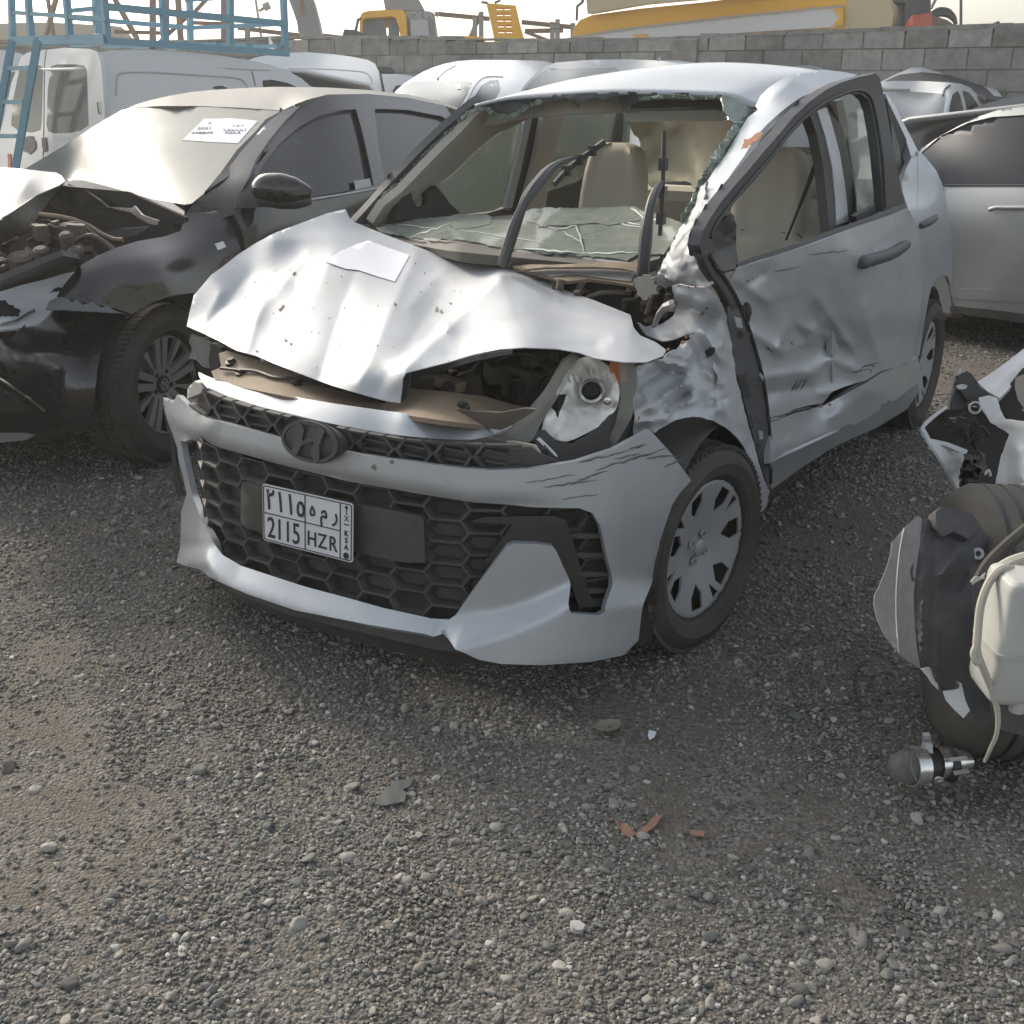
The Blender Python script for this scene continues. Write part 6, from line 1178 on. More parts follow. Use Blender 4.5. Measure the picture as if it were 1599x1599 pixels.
vC.P("load_on_roof", jag([(590, 105), (600, 104), (612, 108), (616, 116), (606, 114), (594, 112)], 1, 4), ('D', 13.6), 'trimgrey', sp=6, thick=.2)
# ---- pickup box
vD = Thing("pickup_truck", at(13.4, 625, 130, 30), "white pickup bed just behind the white van's rear, in front of the wall", "pickup")
vD.P("bed", [(594, 116), (620, 116), (646, 119), (644, 126), (632, 138), (622, 150), (622, 230), (590, 230), (598, 142)], ('D', 13.4), 'whiteclean', sp=12, thick=.6)
vD.P("bed_wheel_arch", [(614, 142), (618, 135), (626, 133), (632, 138), (626, 148), (616, 150)], ('D', 13.3), 'trimgrey', sp=8, thick=.1)
# ---- white van seen from the front
vE = Thing("panel_van", at(10.8, 700, 140, 215), "white van facing the camera between the black sedan and the silver hatchback", "van")
ES = [(622, 138, 'D', 10.6), (735, 130, 'D', 10.2), (720, 160, 'D', 9.9), (680, 108, 'D', 11.3), (760, 96, 'D', 12.0), (860, 96, 'D', 12.6), (800, 130, 'D', 11.0), (640, 160, 'D', 10.0), (780, 230, 'D', 10.2), (620, 230, 'D', 9.7)]
eb = vE.P("body", [(618, 143), (630, 132), (645, 122), (660, 113), (676, 106), (695, 100), (715, 96), (740, 94), (800, 94), (830, 95), (850, 96), (868, 100), (862, 120), (850, 240), (610, 240), (612, 160)], ES, 'whiteclean', sp=10, thick=.3)
el = lift(vE.fr.field(ES), vE.fr, .01)
vE.P("windshield", [(622, 143), (634, 132), (648, 127), (690, 127), (728, 127), (737, 129), (730, 145), (722, 160), (716, 168), (690, 162), (650, 152)], el, 'vglass', sp=9, thick=.01)
vE.P("side_window", [(779, 125), (765, 126), (752, 134), (742, 150), (732, 165), (770, 165), (782, 140)], el, 'darkglass', sp=9, thick=.01)
creases(vE, "panel_gap", [[(684, 123), (696, 112), (712, 103)], [(786, 121), (768, 120), (752, 124), (738, 140), (724, 168)]], lift(el, vE.fr, .004), .006, 'pressing', eb)
vE.P("inspection_sticker", [(715, 132), (721, 131), (720, 139), (714, 139)], lift(el, vE.fr, .02), 'paper', eb, sp=6, thick=.002)
vE.P("antenna_base", ov(684, 123, 2, 2), lift(el, vE.fr, .03), 'ink', eb, sp=3, thick=.02)
# ---- beige saloon and its neighbour behind the hatchback roof
vF = Thing("saloon_car", at(10, 900, 110, 210), "dusty silver-beige car showing only its roof and windshield above the hatchback's roof", "car")
FS = [(826, 128, 'D', 9.6), (860, 102, 'D', 10.2), (1000, 96, 'D', 10.4), (900, 125, 'D', 9.7), (1040, 110, 'D', 9.9), (900, 220, 'D', 9.4)]
fb = vF.P("body", [(815, 140), (826, 126), (840, 112), (856, 102), (870, 98), (920, 94), (980, 93), (1030, 95), (1060, 99), (1088, 104), (1080, 240), (815, 240)], FS, M['silver2'], sp=12, thick=.2)
vF.P("windshield", [(828, 130), (842, 117), (856, 108), (900, 107), (962, 106), (968, 110), (960, 130), (820, 140)], lift(vF.fr.field(FS), vF.fr, .01), 'vglass', fb, sp=9, thick=.01)
vF.P("roof_antenna", [(1026, 93), (1032, 89), (1032, 94)], ('D', 10.2), 'white', fb, sp=4, thick=.03)
vF2 = Thing("saloon_car", at(11.5, 1020, 100, 200), "white car with only a thin strip of roof visible, beside the beige car's roof", "car")
vF2.P("body", [(965, 106), (985, 98), (1010, 95), (1060, 95), (1090, 99), (1100, 104), (1096, 230), (965, 230)], ('D', 11.5), 'whiteclean', sp=12, thick=.3)
vG0 = Thing("saloon_car", at(11, 1260, 105, 200), "dark-topped car with only a sliver of roof showing over the hatchback's rear roof", "car")
vG0.P("body", [(1235, 106), (1245, 103), (1265, 102), (1283, 106), (1290, 112), (1288, 230), (1230, 230)], ('D', 11), 'silver2', sp=12, thick=.3)
# ---- white saloon with raised boot lid on the right
vH = Thing("saloon_car", at(9.4, 1460, 170, 212), "white saloon with its boot lid raised, in front of the block wall", "car")
HS_ = [(1380, 130, 'D', 9.3), (1380, 205, 'D', 8.7), (1472, 145, 'D', 9.3), (1440, 128, 'D', 10.2), (1475, 195, 'D', 8.8), (1480, 140, 'D', 9.4), (1520, 140, 'D', 10.4), (1540, 165, 'D', 10.6), (1500, 195, 'D', 9.4), (1400, 300, 'D', 8.4), (1540, 300, 'D', 10)]
hb_ = vH.P("body", [(1370, 128), (1400, 127), (1440, 127), (1480, 129), (1500, 131), (1515, 137), (1524, 146), (1534, 160), (1545, 175), (1560, 300), (1370, 300)], HS_, 'whiteclean', sp=9, thick=.2)
hl_ = lift(vH.fr.field(HS_), vH.fr, .01)
vH.P("windshield", [(1382, 143), (1420, 143), (1473, 147), (1478, 150), (1474, 175), (1466, 194), (1446, 203), (1420, 202), (1390, 200)], hl_, 'vglass', hb_, sp=8, thick=.01)
vH.P("side_window", [(1482, 192), (1484, 165), (1488, 148), (1496, 142), (1500, 150), (1506, 176), (1490, 190)], hl_, 'darkglass', hb_, sp=7, thick=.01)
vH.P("side_window", [(1503, 142), (1512, 144), (1520, 152), (1530, 168), (1522, 172), (1511, 178), (1508, 160)], hl_, 'darkglass', hb_, sp=7, thick=.01)
creases(vH, "pillar_line", [[(1484, 134), (1476, 140), (1473, 150)]], hl_, .01, 'trimgrey', hb_)
BL = [(1377, 128, 'D', 10.2), (1430, 108, 'D', 10.9), (1530, 120, 'D', 11.2), (1565, 150, 'D', 10.6), (1500, 135, 'D', 10.6)]
lid = vH.P("boot_lid", [(1376, 128), (1400, 116), (1424, 106), (1450, 105), (1480, 106), (1510, 111), (1538, 121), (1550, 134), (1562, 147), (1566, 153), (1558, 156), (1548, 153), (1530, 147), (1512, 141), (1490, 132), (1460, 126), (1430, 125), (1400, 127)], BL, 'whiteclean', hb_, sp=7, thick=.02)
vH.P("boot_lid_inside", [(1382, 127), (1405, 117), (1440, 113), (1480, 117), (1510, 123), (1535, 134), (1545, 142), (1552, 150), (1566, 152), (1558, 157), (1540, 154), (1525, 146), (1505, 138), (1480, 129), (1450, 127), (1420, 127)], lift(vH.fr.field(BL), vH.fr, .02), 'trimgrey', lid, sp=7, thick=.02)
# ---- dark car behind the silver sedan
vI = Thing("saloon_car", at(8.7, 1540, 200, 140), "dark grey car behind the silver sedan, only its curved roof rail showing", "car")
ib = vI.P("body", [(1424, 218), (1440, 209), (1470, 194), (1500, 179), (1530, 166), (1560, 156), (1599, 149), (1680, 142), (1680, 330), (1424, 330)], ('D', 8.7), M['greysteel'], sp=12, thick=.3)
vI.P("window", [(1450, 214), (1500, 190), (1545, 172), (1599, 163), (1680, 156), (1680, 300), (1450, 300)], lift(vI.fr.plane('D', 8.7), vI.fr, .01), 'darkglass', ib, sp=14, thick=.01)
vI.P("mirror", [(1428, 222), (1436, 217), (1450, 215), (1460, 217), (1450, 226), (1434, 232)], ('D', 8.3), mat("pinkish_grey_mirror", (.35, .29, .28), .4), ib, sp=6, thick=.08)
# ---- silver sedan at the right
vJ = Thing("sedan", anchored(1545, 503, .18, -.85, 0, 144), "silver sedan with dark side glass parked beyond the hatchback's rear, right edge", "car")
JS = [(1440, 236, 'X', -.66), (1599, 166, 'X', -.58), (1515, 192, 'X', -.60), (1446, 262, 'X', -.80), (1473, 291, 'X', -.86), (1599, 291, 'X', -.86), (1545, 400, 'X', -.90), (1490, 480, 'X', -.86), (1599, 505, 'X', -.86), (1700, 300, 'X', -.86), (1700, 160, 'X', -.58), (1700, 520, 'X', -.86), (1400, 450, 'X', -.85), (1400, 250, 'X', -.78), (1545, 470, 'X', -.89)]
js = vJ.fr.field(JS)
win = [(1440, 238), (1468, 213), (1512, 192), (1550, 183), (1599, 180), (1640, 180), (1640, 291), (1473, 291), (1468, 287), (1446, 262)]
jb = vJ.P("body_side", [(1428, 246), (1440, 232), (1470, 212), (1500, 196), (1530, 182), (1560, 172), (1599, 165), (1680, 160), (1680, 530), (1599, 505), (1545, 496), (1480, 489), (1400, 482), (1380, 400), (1400, 290)], js, 'silver2', sp=7, thick=.012, holes=[win])
vJ.P("side_window", win, lift(js, vJ.fr, -.014), 'darkglass', jb, sp=14, thick=.005)
jl_ = lift(js, vJ.fr, .004)
creases(vJ, "window_trim", [[(1473, 290), (1540, 290), (1640, 290)]], jl_, .006, 'trimgrey', jb)
creases(vJ, "door_gap", [[(1473, 293), (1470, 350), (1478, 420), (1488, 482)]], jl_, .003, 'seamgrey', jb)
mb = MB(); jh = lift(js, vJ.fr, .035); mb.tube([jh(x, y) for x, y in cr([(1544, 329), (1556, 325), (1575, 325), (1600, 325), (1618, 328)], 3)], [.006] + [.014] * 11 + [.006], 10); mb.build("door_handle", M['silver2'], jb, smooth=True)
vJ.P("sill_moulding", [(1482, 450), (1545, 452), (1640, 456), (1640, 476), (1545, 470), (1486, 466)], jl_, 'silver2', jb, sp=10, thick=.012)
vJ.P("sill_shadow", [(1484, 478), (1545, 484), (1640, 496), (1640, 512), (1545, 497), (1484, 489)], jl_, 'plastic', jb, sp=10, thick=.004)
body_box(vJ, -.80, .80, -1.2, 3.0, .2, .9, 'silver2'); mb = MB(); mb.grid([[(x, y, z) for x in (-.58, 0, .58)] for y, z in ((-1.6, 1.02), (-.9, 1.28), (.3, 1.42), (1.2, 1.38), (2.0, .98))]); mb.build("roof", M['silver2'], vJ.e, smooth=True, solid=.03)
plain_wheels(vJ, [(-.78, 2.0), (.78, 2.0), (.78, -.7)])
# ================================================================== BLOCK WALL
def wall():
    A = ray(380, 100); B = ray(1700, 100); a = np.array([-6.6, 17.4]); b = np.array([5.6, 11.15]); L = np.linalg.norm(b - a); d = (b - a) / L; nrm = np.array([-d[1], d[0]])
    wfr = Frame(float(a[0]), float(a[1]), math.atan2(d[0], d[1])); e = empty("block_wall", wfr.M, label="grey concrete block wall closing off the far side of the yard", cat="wall")
    top = [(-7, 1.96), (0, 1.97), (3.9, 2.02), (5.5, 2.0), (7.4, 1.93), (9, 1.93), (11, 1.97), (13, 1.99), (16, 2.0)]
    rnd = random.Random(11); mb = MB(); bw, bh = .40, .20; r = 0; z = 0.0
    while z < 2.0:
        s = -6 + (bw / 2 if r % 2 else 0)
        while s < L + 2:
            tz = np.interp(s + bw / 2, [q[0] for q in top], [q[1] for q in top]) ; h_ = min(bh, tz - z)
            if h_ > .03:
                g = .012; o = rnd.uniform(-.008, .008); y = s + bw / 2 + rnd.uniform(-.004, .004)
                ct = Matrix.Rotation(rnd.uniform(-.008, .008), 3, 'X'); mb.mi = rnd.choice((0, 0, 1, 1, 2)); mb.box((o, y, z + h_ / 2), (.19, bw - g - rnd.uniform(0, .006), h_ - g), ct)
            s += bw
        z += bh; r += 1
    mb.mi = 0
    mats = [mat("concrete_block", (.25, .25, .235), .95, var=.25, nscale=3, bump=.6, bscale=60), mat("light_concrete_block", (.31, .31, .29), .95, var=.25, nscale=4, bump=.6, bscale=60), mat("stained_concrete_block", (.21, .205, .19), .95, var=.35, nscale=3, bump=.6, bscale=60)]
    mb.build("block_courses", mats, e)
    mb = MB(); mb.box((0, L / 2 - 2, .975), (.165, L + 10, 1.9)); mb.build("mortar_core", mat("mortar", (.20, .19, .175), .95, var=.2, nscale=20), e)
    mb = MB()
    s = -6
    while s < L + 2:
        tz = float(np.interp(s, [q[0] for q in top], [q[1] for q in top])); ln = rnd.uniform(.2, .6); mb.box((0, s + ln / 2, tz + .005), (.20, ln - .004, rnd.uniform(.02, .05)), Matrix.Rotation(rnd.uniform(-.02, .02), 3, 'X')); s += ln
    mb.build("coping_mortar", mats[0], e)
    mb = MB(); y_ = 9.55; mb.box((-.03, y_, .96), (.24, .28, 1.92)); mb.build("wall_pier", mats[2], e, bevel=.01)
wall()
# ================================================================== BEYOND THE WALL
def far(name, D, px, py, label, cat, group=None):
    r = ray(px, py) * D; return Thing(name, Frame(r[0], r[1], 0), label, cat, group)
ex = far("excavator", 22, 620, 45, "yellow and grey excavator behind the wall, cab and raised boom", "excavator")
cab = ex.P("cab", [(562, 28), (566, 20), (578, 17), (625, 15), (632, 18), (634, 24), (637, 64), (626, 64), (624, 45), (618, 28), (612, 26), (571, 29), (567, 32), (566, 52), (562, 50)], ('D', 21.8), 'yellow', sp=8, thick=.5)
ex.P("cab_glass", [(567, 30), (602, 28), (605, 62), (588, 62), (566, 52)], ('D', 21.9), 'vglass', cab, sp=10, thick=.05); ex.P("cab_glass", [(607, 28), (616, 30), (623, 46), (625, 63), (607, 63)], ('D', 21.9), 'vglass', cab, sp=10, thick=.05)
ex.P("engine_house", [(633, 17), (672, 18), (679, 22), (681, 64), (638, 64)], ('D', 22), 'greysteel', sp=10, thick=1.2); ex.P("house_window", [(641, 31), (668, 31), (671, 62), (642, 62)], ('D', 21.9), 'hub', sp=10, thick=.05)
text("house_writing", "VOLVO", .20, M['hub'], ex.e, on(ex.fr.plane('D', 21.9), ex.fr, 657, 25, .03), sx=1.1)
ex.P("boom", [(598, -5), (652, -5), (664, 17), (602, 15)], ('D', 23), 'greysteel', sp=14, thick=.4)
ex.P("counterweight_cover", [(682, 60), (690, 56), (735, 57), (755, 58), (760, 68), (682, 68)], ('D', 22), 'yellow', sp=9, thick=.8)
ex.bars("cover_slats", [((684 + k * 6, 60, 'D', 21.8), (687 + k * 6, 67, 'D', 21.8)) for k in range(8)], 'trimgrey', .03, one=True)
ex.P("track_guard", [(538, 46), (556, 47), (595, 66), (532, 66)], ('D', 21.4), 'trimgrey', sp=10, thick=.5); ex.bars("mirror_arm", [((560, 30, 'D', 21.6), (556, 48, 'D', 21.6)), ((558, 31, 'D', 21.6), (565, 30, 'D', 21.6))], 'trimgrey', .04)
ar = far("digger_boom", 21, 475, 30, "grey excavator arm standing beside the blue cage, above the wall", "excavator arm")
ar.P("arm", [(447, -10), (487, -10), (495, 20), (500, 48), (504, 68), (478, 68), (474, 55), (466, 50), (464, 35), (456, 12)], ('D', 21), 'greysteel', sp=12, thick=.5); ar.P("red_stain", [(468, 0), (474, 0), (477, 20), (472, 24)], ('D', 20.97), 'rust', sp=8, thick=.01)
pn = far("engine_cover", 20, 790, 40, "yellow slotted machine panel standing upright on the wall line", "machine panel")
holes = [[(776 + 12 * c - 1 + r * .8, 12 + r * 9), (785 + 12 * c + r * .8, 12 + r * 9), (786 + 12 * c + r * .8, 16 + r * 9), (777 + 12 * c - 1 + r * .8, 16 + r * 9)] for r in range(5) for c in (0, 1)]
pn.P("panel", [(760, 5), (806, 9), (813, 40), (820, 64), (774, 68), (768, 40)], ('D', 20), 'yellow', sp=9, thick=.08, holes=holes); pn.bars("hook", [((752, 4, 'D', 20), (762, 5, 'D', 20)), ((773, 5, 'D', 20), (782, 1, 'D', 20))], 'trimgrey', .04)
# tanker
tk = far("tanker_truck", 18, 1150, 30, "long yellow tanker with a white stripe behind the wall, pale end and red cab parts", "tanker")
tS = [(890, 50, 'D', 19.5), (1100, 10, 'D', 18), (1390, 20, 'D', 16.5), (1100, 60, 'D', 18.2), (1320, -30, 'D', 16.8)]
tank = tk.P("tank", [(893, 62), (896, 45), (906, 32), (925, 24), (1000, 14), (1100, 4), (1180, -6), (1322, -20), (1322, 52), (1180, 62), (950, 69), (893, 68)], tS, 'yellow', sp=16, thick=.6)
tk.P("tank_end", [(1322, -20), (1380, -20), (1391, 0), (1395, 20), (1392, 52), (1322, 52)], tS, 'yellowpale', sp=14, thick=.6)
tl_ = lift(tk.fr.field(tS), tk.fr, .02)
st = tk.P("white_stripe", [(893, 60), (1000, 44), (1140, 28), (1318, 11), (1318, 42), (1180, 50), (1000, 62), (893, 70)], tl_, 'white', tank, sp=16, thick=.01)
tl2 = lift(tk.fr.field(tS), tk.fr, .06)
tk.P("stripe_border", [(893, 57), (1000, 41), (1140, 25), (1318, 8), (1318, 10), (1140, 27.5), (1000, 43.5), (893, 59.5)], tl2, 'trimbeige', tank, sp=16, thick=.01)
for k in range(3): tk.P("stripe_dash", [(988 + 8 * k, 54), (993 + 8 * k, 53.5), (1000 + 8 * k, 62), (995 + 8 * k, 62.5)], tl2, 'yellow', st, sp=8, thick=.01)
tk.P("stripe_arrow", [(1300, 14), (1316, 12), (1316, 40), (1300, 41), (1312, 27)], tl2, 'yellow', st, sp=8, thick=.01); tk.P("stripe_arrow", [(1313, 24), (1317, 22), (1317, 34), (1313, 32)], tl2, 'yellow', st, sp=8, thick=.01)
tk.P("catwalk", [(915, -8), (1200, -30), (1200, -10), (1000, 8), (918, 22)], lift(tk.fr.field(tS), tk.fr, .2), 'yellowpale', tank, sp=16, thick=.2)
tk.bars("tank_ladder", [((901, 32, 'D', 19.2), (902, 10, 'D', 19.2)), ((902, 10, 'D', 19.2), (910, 4, 'D', 19.2)), ((910, 4, 'D', 19.2), (912, -10, 'D', 19.2))], 'trimgrey', .04)
tc = tk.P("cab_frame", [(1391, -20), (1428, -20), (1454, -20), (1454, 22), (1430, 22), (1424, 50), (1394, 50), (1397, 40), (1413, 40), (1414, 4), (1394, 4)], ('D', 16.5), 'trimgrey', sp=12, thick=.3)
tk.P("cab_glass", [(1394, 6), (1413, 6), (1412, 42), (1396, 48)], ('D', 16.6), 'lens', tc, sp=10, thick=.02)
tk.P("red_panel", [(1425, 24), (1456, 20), (1457, 50), (1426, 50)], ('D', 16.2), 'redpaint', sp=10, thick=.4)
tk.P("rusty_side", [(1457, 24), (1480, 32), (1502, 47), (1502, 50), (1457, 50)], ('D', 16.2), 'ruststeel', sp=10, thick=.4)
mb = MB()
for k in range(4): mb.tube([tk.fr.p(x, y, 'D', 16.3) for x, y in cr([(1455, 22 + 2 * k), (1466, 15 + 3 * k), (1480, 16 + 3 * k), (1490, 26 + 2 * k), (1493, 38)], 5)], .03, 6)
mb.build("hose_coil", M['trimgrey'], tk.e)
tk.bars("antenna", [((1501, 45, 'D', 16), (1501, -20, 'D', 16)), ((1454, 14, 'D', 16.2), (1464, -5, 'D', 16.2))], 'trimgrey', .03)
# steel frame, shed and pipes at the far left
sh = far("shed", 30, 90, 50, "long pale corrugated shed roof far behind the blue cage", "shed")
sh.P("wall", [(-60, 36), (0, 37), (60, 35), (90, 36), (170, 40), (190, 42), (212, 64), (215, 90), (-60, 90)], ('D', 30), 'shed', sp=30, thick=.5); sh.P("roof_edge", [(-60, 62), (215, 64), (215, 68), (-60, 67)], ('D', 29.8), 'ruststeel', sp=30, thick=.1)
gb = far("gantry", 25, 270, 30, "rusty steel gantry posts and braces behind the blue roof cage", "steel frame")
for x0, x1, wdt in ((239, 239, .12), (276, 283, .13), (354, 354, .20), (158, 158, .10), (262, 262, .07)): gb.bars("post", [((x0, -40, 'D', 25), (x1, 66, 'D', 25))], 'ruststeel', wdt)
for a in ((176, -8, 215, 62), (330, -8, 300, 24), (74, -8, 84, 56), (90, -8, 72, 56), (250, 66, 300, 20)): gb.bars("brace", [((a[0], a[1], 'D', 25.1), (a[2], a[3], 'D', 25.1))], 'ruststeel', .09)
gb.bars("beam", [((180, 50, 'D', 25.2), (250, 52, 'D', 25.2)), ((300, 36, 'D', 25.2), (360, 38, 'D', 25.2))], 'ruststeel', .08)
gp_ = far("distant_roof", 27, 430, 76, "low grey roof between the gantry and the excavator arm", "roof")
gp_.P("roof", [(370, 74), (395, 69), (450, 70), (520, 66), (540, 68), (540, 90), (370, 90)], ('D', 27), 'shed', sp=20, thick=.5)
def rail_fence():
    t = far("pipe_railing", 24, 700, 40, "thin pipe railing running along behind the wall", "railing")
    t.bars("rail", [((372, 44, 'D', 24), (470, 56, 'D', 24)), ((504, 56, 'D', 24), (540, 60, 'D', 24)), ((680, 22, 'D', 24), (765, 30, 'D', 24)), ((815, 35, 'D', 24), (895, 43, 'D', 24)), ((820, 49, 'D', 24), (880, 48, 'D', 24))], 'ruststeel', .09)
    for x, y0, y1 in ((387, 45, 68), (742, 28, 58), (752, 20, 60), (863, 36, 68), (871, 32, 68), (895, 38, 68)): t.bars("post", [((x, y0, 'D', 24), (x, y1, 'D', 24))], 'greysteel', .10)
    t.bars("brace", [((735, 58, 'D', 24), (752, 20, 'D', 24)), ((820, 50, 'D', 24), (862, 66, 'D', 24)), ((450, 76, 'D', 24), (458, 58, 'D', 24))], 'ruststeel', .07)
rail_fence()
sl_ = far("street_lamp", 40, 405, 40, "thin street lamp behind the blue cage with a single arm", "street lamp")
sl_.bars("pole", [((398, -10, 'D', 40), (410, 70, 'D', 40)), ], 'greysteel', .08); sl_.bars("arm", [((405, 18, 'D', 40), (420, 8, 'D', 40))], 'greysteel', .10); sl_.bars("lamp_head", [((412, 13, 'D', 40), (422, 8, 'D', 40))], 'greysteel', .25)
st2 = far("stick", 14, 1550, 42, "dark stub standing on top of the wall at the right", "post stub"); st2.bars("stub", [((1546, 48, 'D', 13), (1555, 39, 'D', 13)), ((1555, 39, 'D', 13), (1560, 37, 'D', 13))], 'trimgrey', .05)
# ================================================================== WRECK AT THE RIGHT EDGE
wk = Thing("wrecked_car", at(2.7, 1560, 1150, 0), "torn white front corner of a wrecked car with washer bottle and wheel, right edge", "wrecked car")
W = wk.P
wk_t = wk.fr.p(1560, 1150, 'D', 2.62)
M['liner_felt'] = mat("dark_wheel_liner", (.05, .05, .055), .75, dust=.5, dcol=(.12, .11, .10), nscale=8, bump=.2, bscale=40)
M['bottle'] = mat("white_washer_bottle", (.40, .41, .39), .45, dust=.3, dcol=(.45, .42, .36), nscale=7)
M['flap'] = glass("translucent_cover", (.7, .7, .68), .35, .35, .75, (.32, .31, .29), gscale=30)
M['tornwhite'] = mat("torn_white_panel", (.60, .62, .63), .35, 0, dust=.45, dcol=(.35, .32, .28), coat=.3, nscale=9)
# tyre: seen on its tread, lying behind the liner
mb = MB(); q_ = wk.fr.p(1556, 1007, 'D', 2.50); tc_ = (float(q_[0]) - .04, float(q_[1]) + .10, .31)
axt = Vector((.97, .12, 0)); tyre(mb, tc_, .315, .21, .20, axt); M['dustyrubber'] = mat('dusty_tyre', (.06, .056, .05), .85, dust=.7, dcol=(.14, .125, .10), nscale=9, bump=.2, bscale=160); ty = mb.build("wheel", M['dustyrubber'], wk.e, smooth=True)
for o_ in (-.055, -.018, .018, .055): mb = MB(); mb.lathe([(.3165, -.004), (.3165, .004)], Vector(tc_) + axt.normalized() * o_, axt, 72); mb.build("tread_groove", M['ink'], ty)
lf = wk.fr.field([(1440, 830, 'E', 2.72), (1540, 850, 'E', 2.80), (1430, 950, 'E', 2.62), (1520, 950, 'E', 2.66), (1440, 1060, 'E', 2.58), (1540, 1130, 'E', 2.62), (1480, 800, 'E', 2.80)], [(1445, 820, 1440, 1040, .015, 5), (1470, 900, 1500, 860, .03, 10), (1490, 920, 1540, 860, -.03, 10), (1465, 820, 1464, 1100, .012, 4)], wob=.006, wsc=.03)
lin = W("wheel_liner", [(1436, 812), (1456, 812), (1460, 800), (1470, 791), (1495, 795), (1520, 805), (1530, 820), (1545, 840), (1555, 862), (1548, 880), (1530, 900), (1530, 930), (1522, 960), (1520, 1000), (1540, 1040), (1550, 1080), (1545, 1130), (1530, 1132), (1512, 1100), (1500, 1066), (1492, 1064), (1490, 1075), (1476, 1078), (1466, 1064), (1452, 1040), (1440, 1042), (1434, 1000), (1428, 950), (1426, 900), (1424, 880), (1432, 850)], lf, 'liner_felt', sp=7, thick=.006)
ll = lift(lf, wk.fr, .006)
W("liner_step", [(1462, 800), (1472, 792), (1520, 806), (1530, 826), (1512, 842), (1490, 830), (1474, 838), (1462, 822)], lift(lf, wk.fr, .03), 'liner_felt', lin, sp=7, thick=.02)
mb = MB(); mb.lathe([(.006, .004), (.0125, .004), (.0125, 0), (.006, 0)], ll(1527, 865), Vector((0, -.9, .4)), 20, closed=True); mb.build("fixing_ring", M['hub'], lin)
mb = MB(); mb.tube([ll(*q) for q in cr([(1428, 878), (1424, 886), (1423, 900), (1428, 908)], 3)], .004, 6); mb.build("liner_clip", M['plastic_dark'], lin)
ff_ = wk.fr.field([(1436, 808, 'E', 2.70), (1392, 850, 'E', 2.66), (1366, 940, 'E', 2.60), (1400, 1020, 'E', 2.56), (1434, 1044, 'E', 2.57), (1426, 930, 'E', 2.62)], [(1412, 830, 1400, 1030, .012, 6)])
W("torn_cover", [(1434, 806), (1440, 810), (1437, 850), (1431, 890), (1427, 930), (1428, 970), (1432, 1010), (1438, 1044), (1420, 1034), (1400, 1018), (1384, 995), (1371, 968), (1365, 942), (1367, 928), (1376, 910), (1386, 885), (1392, 862), (1393, 847), (1412, 826)], ff_, 'flap', sp=7, thick=.004)
creases(wk, "cover_rib", [[(1412, 826), (1405, 862), (1400, 920), (1400, 970), (1404, 1020)]], lift(ff_, wk.fr, .004), .0015, 'hub')
W("white_tag", [(1438, 1045), (1452, 1042), (1464, 1058), (1466, 1078), (1456, 1068), (1448, 1056)], ('E', 2.6), 'tornwhite', sp=7, thick=.003)
W("white_tag", [(1473, 1080), (1490, 1078), (1498, 1076), (1500, 1070), (1494, 1064), (1502, 1068), (1508, 1094), (1515, 1110), (1505, 1122), (1490, 1108), (1478, 1094)], ('E', 2.58), 'tornwhite', sp=7, thick=.003)
W("inner_dark", [(1516, 890), (1545, 870), (1600, 862), (1660, 858), (1660, 1150), (1600, 1150), (1556, 1138), (1540, 1080), (1524, 1000)], [(1516, 890, 'E', 2.60), (1660, 870, 'E', 2.55), (1600, 1150, 'E', 2.52), (1540, 1080, 'E', 2.58), (1590, 1000, 'E', 2.56)], 'liner_felt', sp=12, thick=.005)  # dark sheet put in for the murk behind the bottle
# washer bottle: rounded box with a waist seam and neck
def rbox(c, sx, sy, sz, n=24, pw=.24, lv=((-.5, .88), (-.475, .96), (-.42, 1), (.02, 1), (.04, .97), (.42, .96), (.47, .92), (.5, .80))):
    rows = []
    for zk, k in lv:
        rows.append([(c[0] + sx / 2 * k * math.copysign(abs(math.cos(a)) ** pw, math.cos(a)), c[1] + sy / 2 * k * math.copysign(abs(math.sin(a)) ** pw, math.sin(a)), c[2] + sz * zk) for a in [2 * math.pi * i / n for i in range(n + 1)]])
    return rows
bc = wk.fr.p(1614, 988, 'E', 2.42); bx = rbox(bc, .17, .12, .24); mb = MB(); mb.grid(bx); mb.add(bx[0][:-1], [list(range(24))]); mb.add(bx[-1][:-1], [list(range(24))]); bo_ = mb.build("washer_bottle", M['bottle'], wk.e, smooth=True, angle=50, bevel=.004)
sm = rbox((bc[0], bc[1], bc[2] - .02),   .177, .127, .008, lv=((-.5, 1), (.5, 1))); mb = MB(); mb.grid(sm); mb.add(sm[0][:-1], [list(range(24))]); mb.add(sm[1][:-1], [list(range(24))]); mb.build("bottle_seam", M['bottle'], bo_)
mb = MB(); mb.lathe([(.024, 0), (.026, .03), (.028, .034), (.023, .036), (.021, .0)], (bc[0] + .005, bc[1] - .01, bc[2] + .12), (0, 0, 1), 24); mb.build("bottle_neck", M['bottle'], bo_, smooth=True)
mb = MB(); mb.lathe([(0, -.03), (.014, -.03), (.016, 0), (.010, .005)], wk.fr.p(1592, 1088, 'E', 2.42), (0, 0, 1), 16); mb.build("bottle_pump", M['bottle'], bo_, smooth=True)
def hose(name, pts, r, mt, ax='E'):
    mb = MB(); mb.tube([wk.fr.p(*q) for q in cr([(a, b, d) for a, b, d in pts], 5) for q in [(q[0], q[1], ax, q[2])]], r, 8); return mb.build(name, M[mt], wk.e, smooth=True)
hose("hose", [(1580, 888, 2.40), (1562, 890, 2.38), (1545, 910, 2.38), (1532, 945, 2.38), (1527, 990, 2.38), (1526, 1018, 2.38), (1534, 1040, 2.38), (1546, 1070, 2.40), (1558, 1110, 2.42), (1557, 1145, 2.44), (1546, 1172, 2.47), (1538, 1190, 2.50)], [.0075] * 25 + list(np.linspace(.0075, .003, 31)), 'trimbeige')
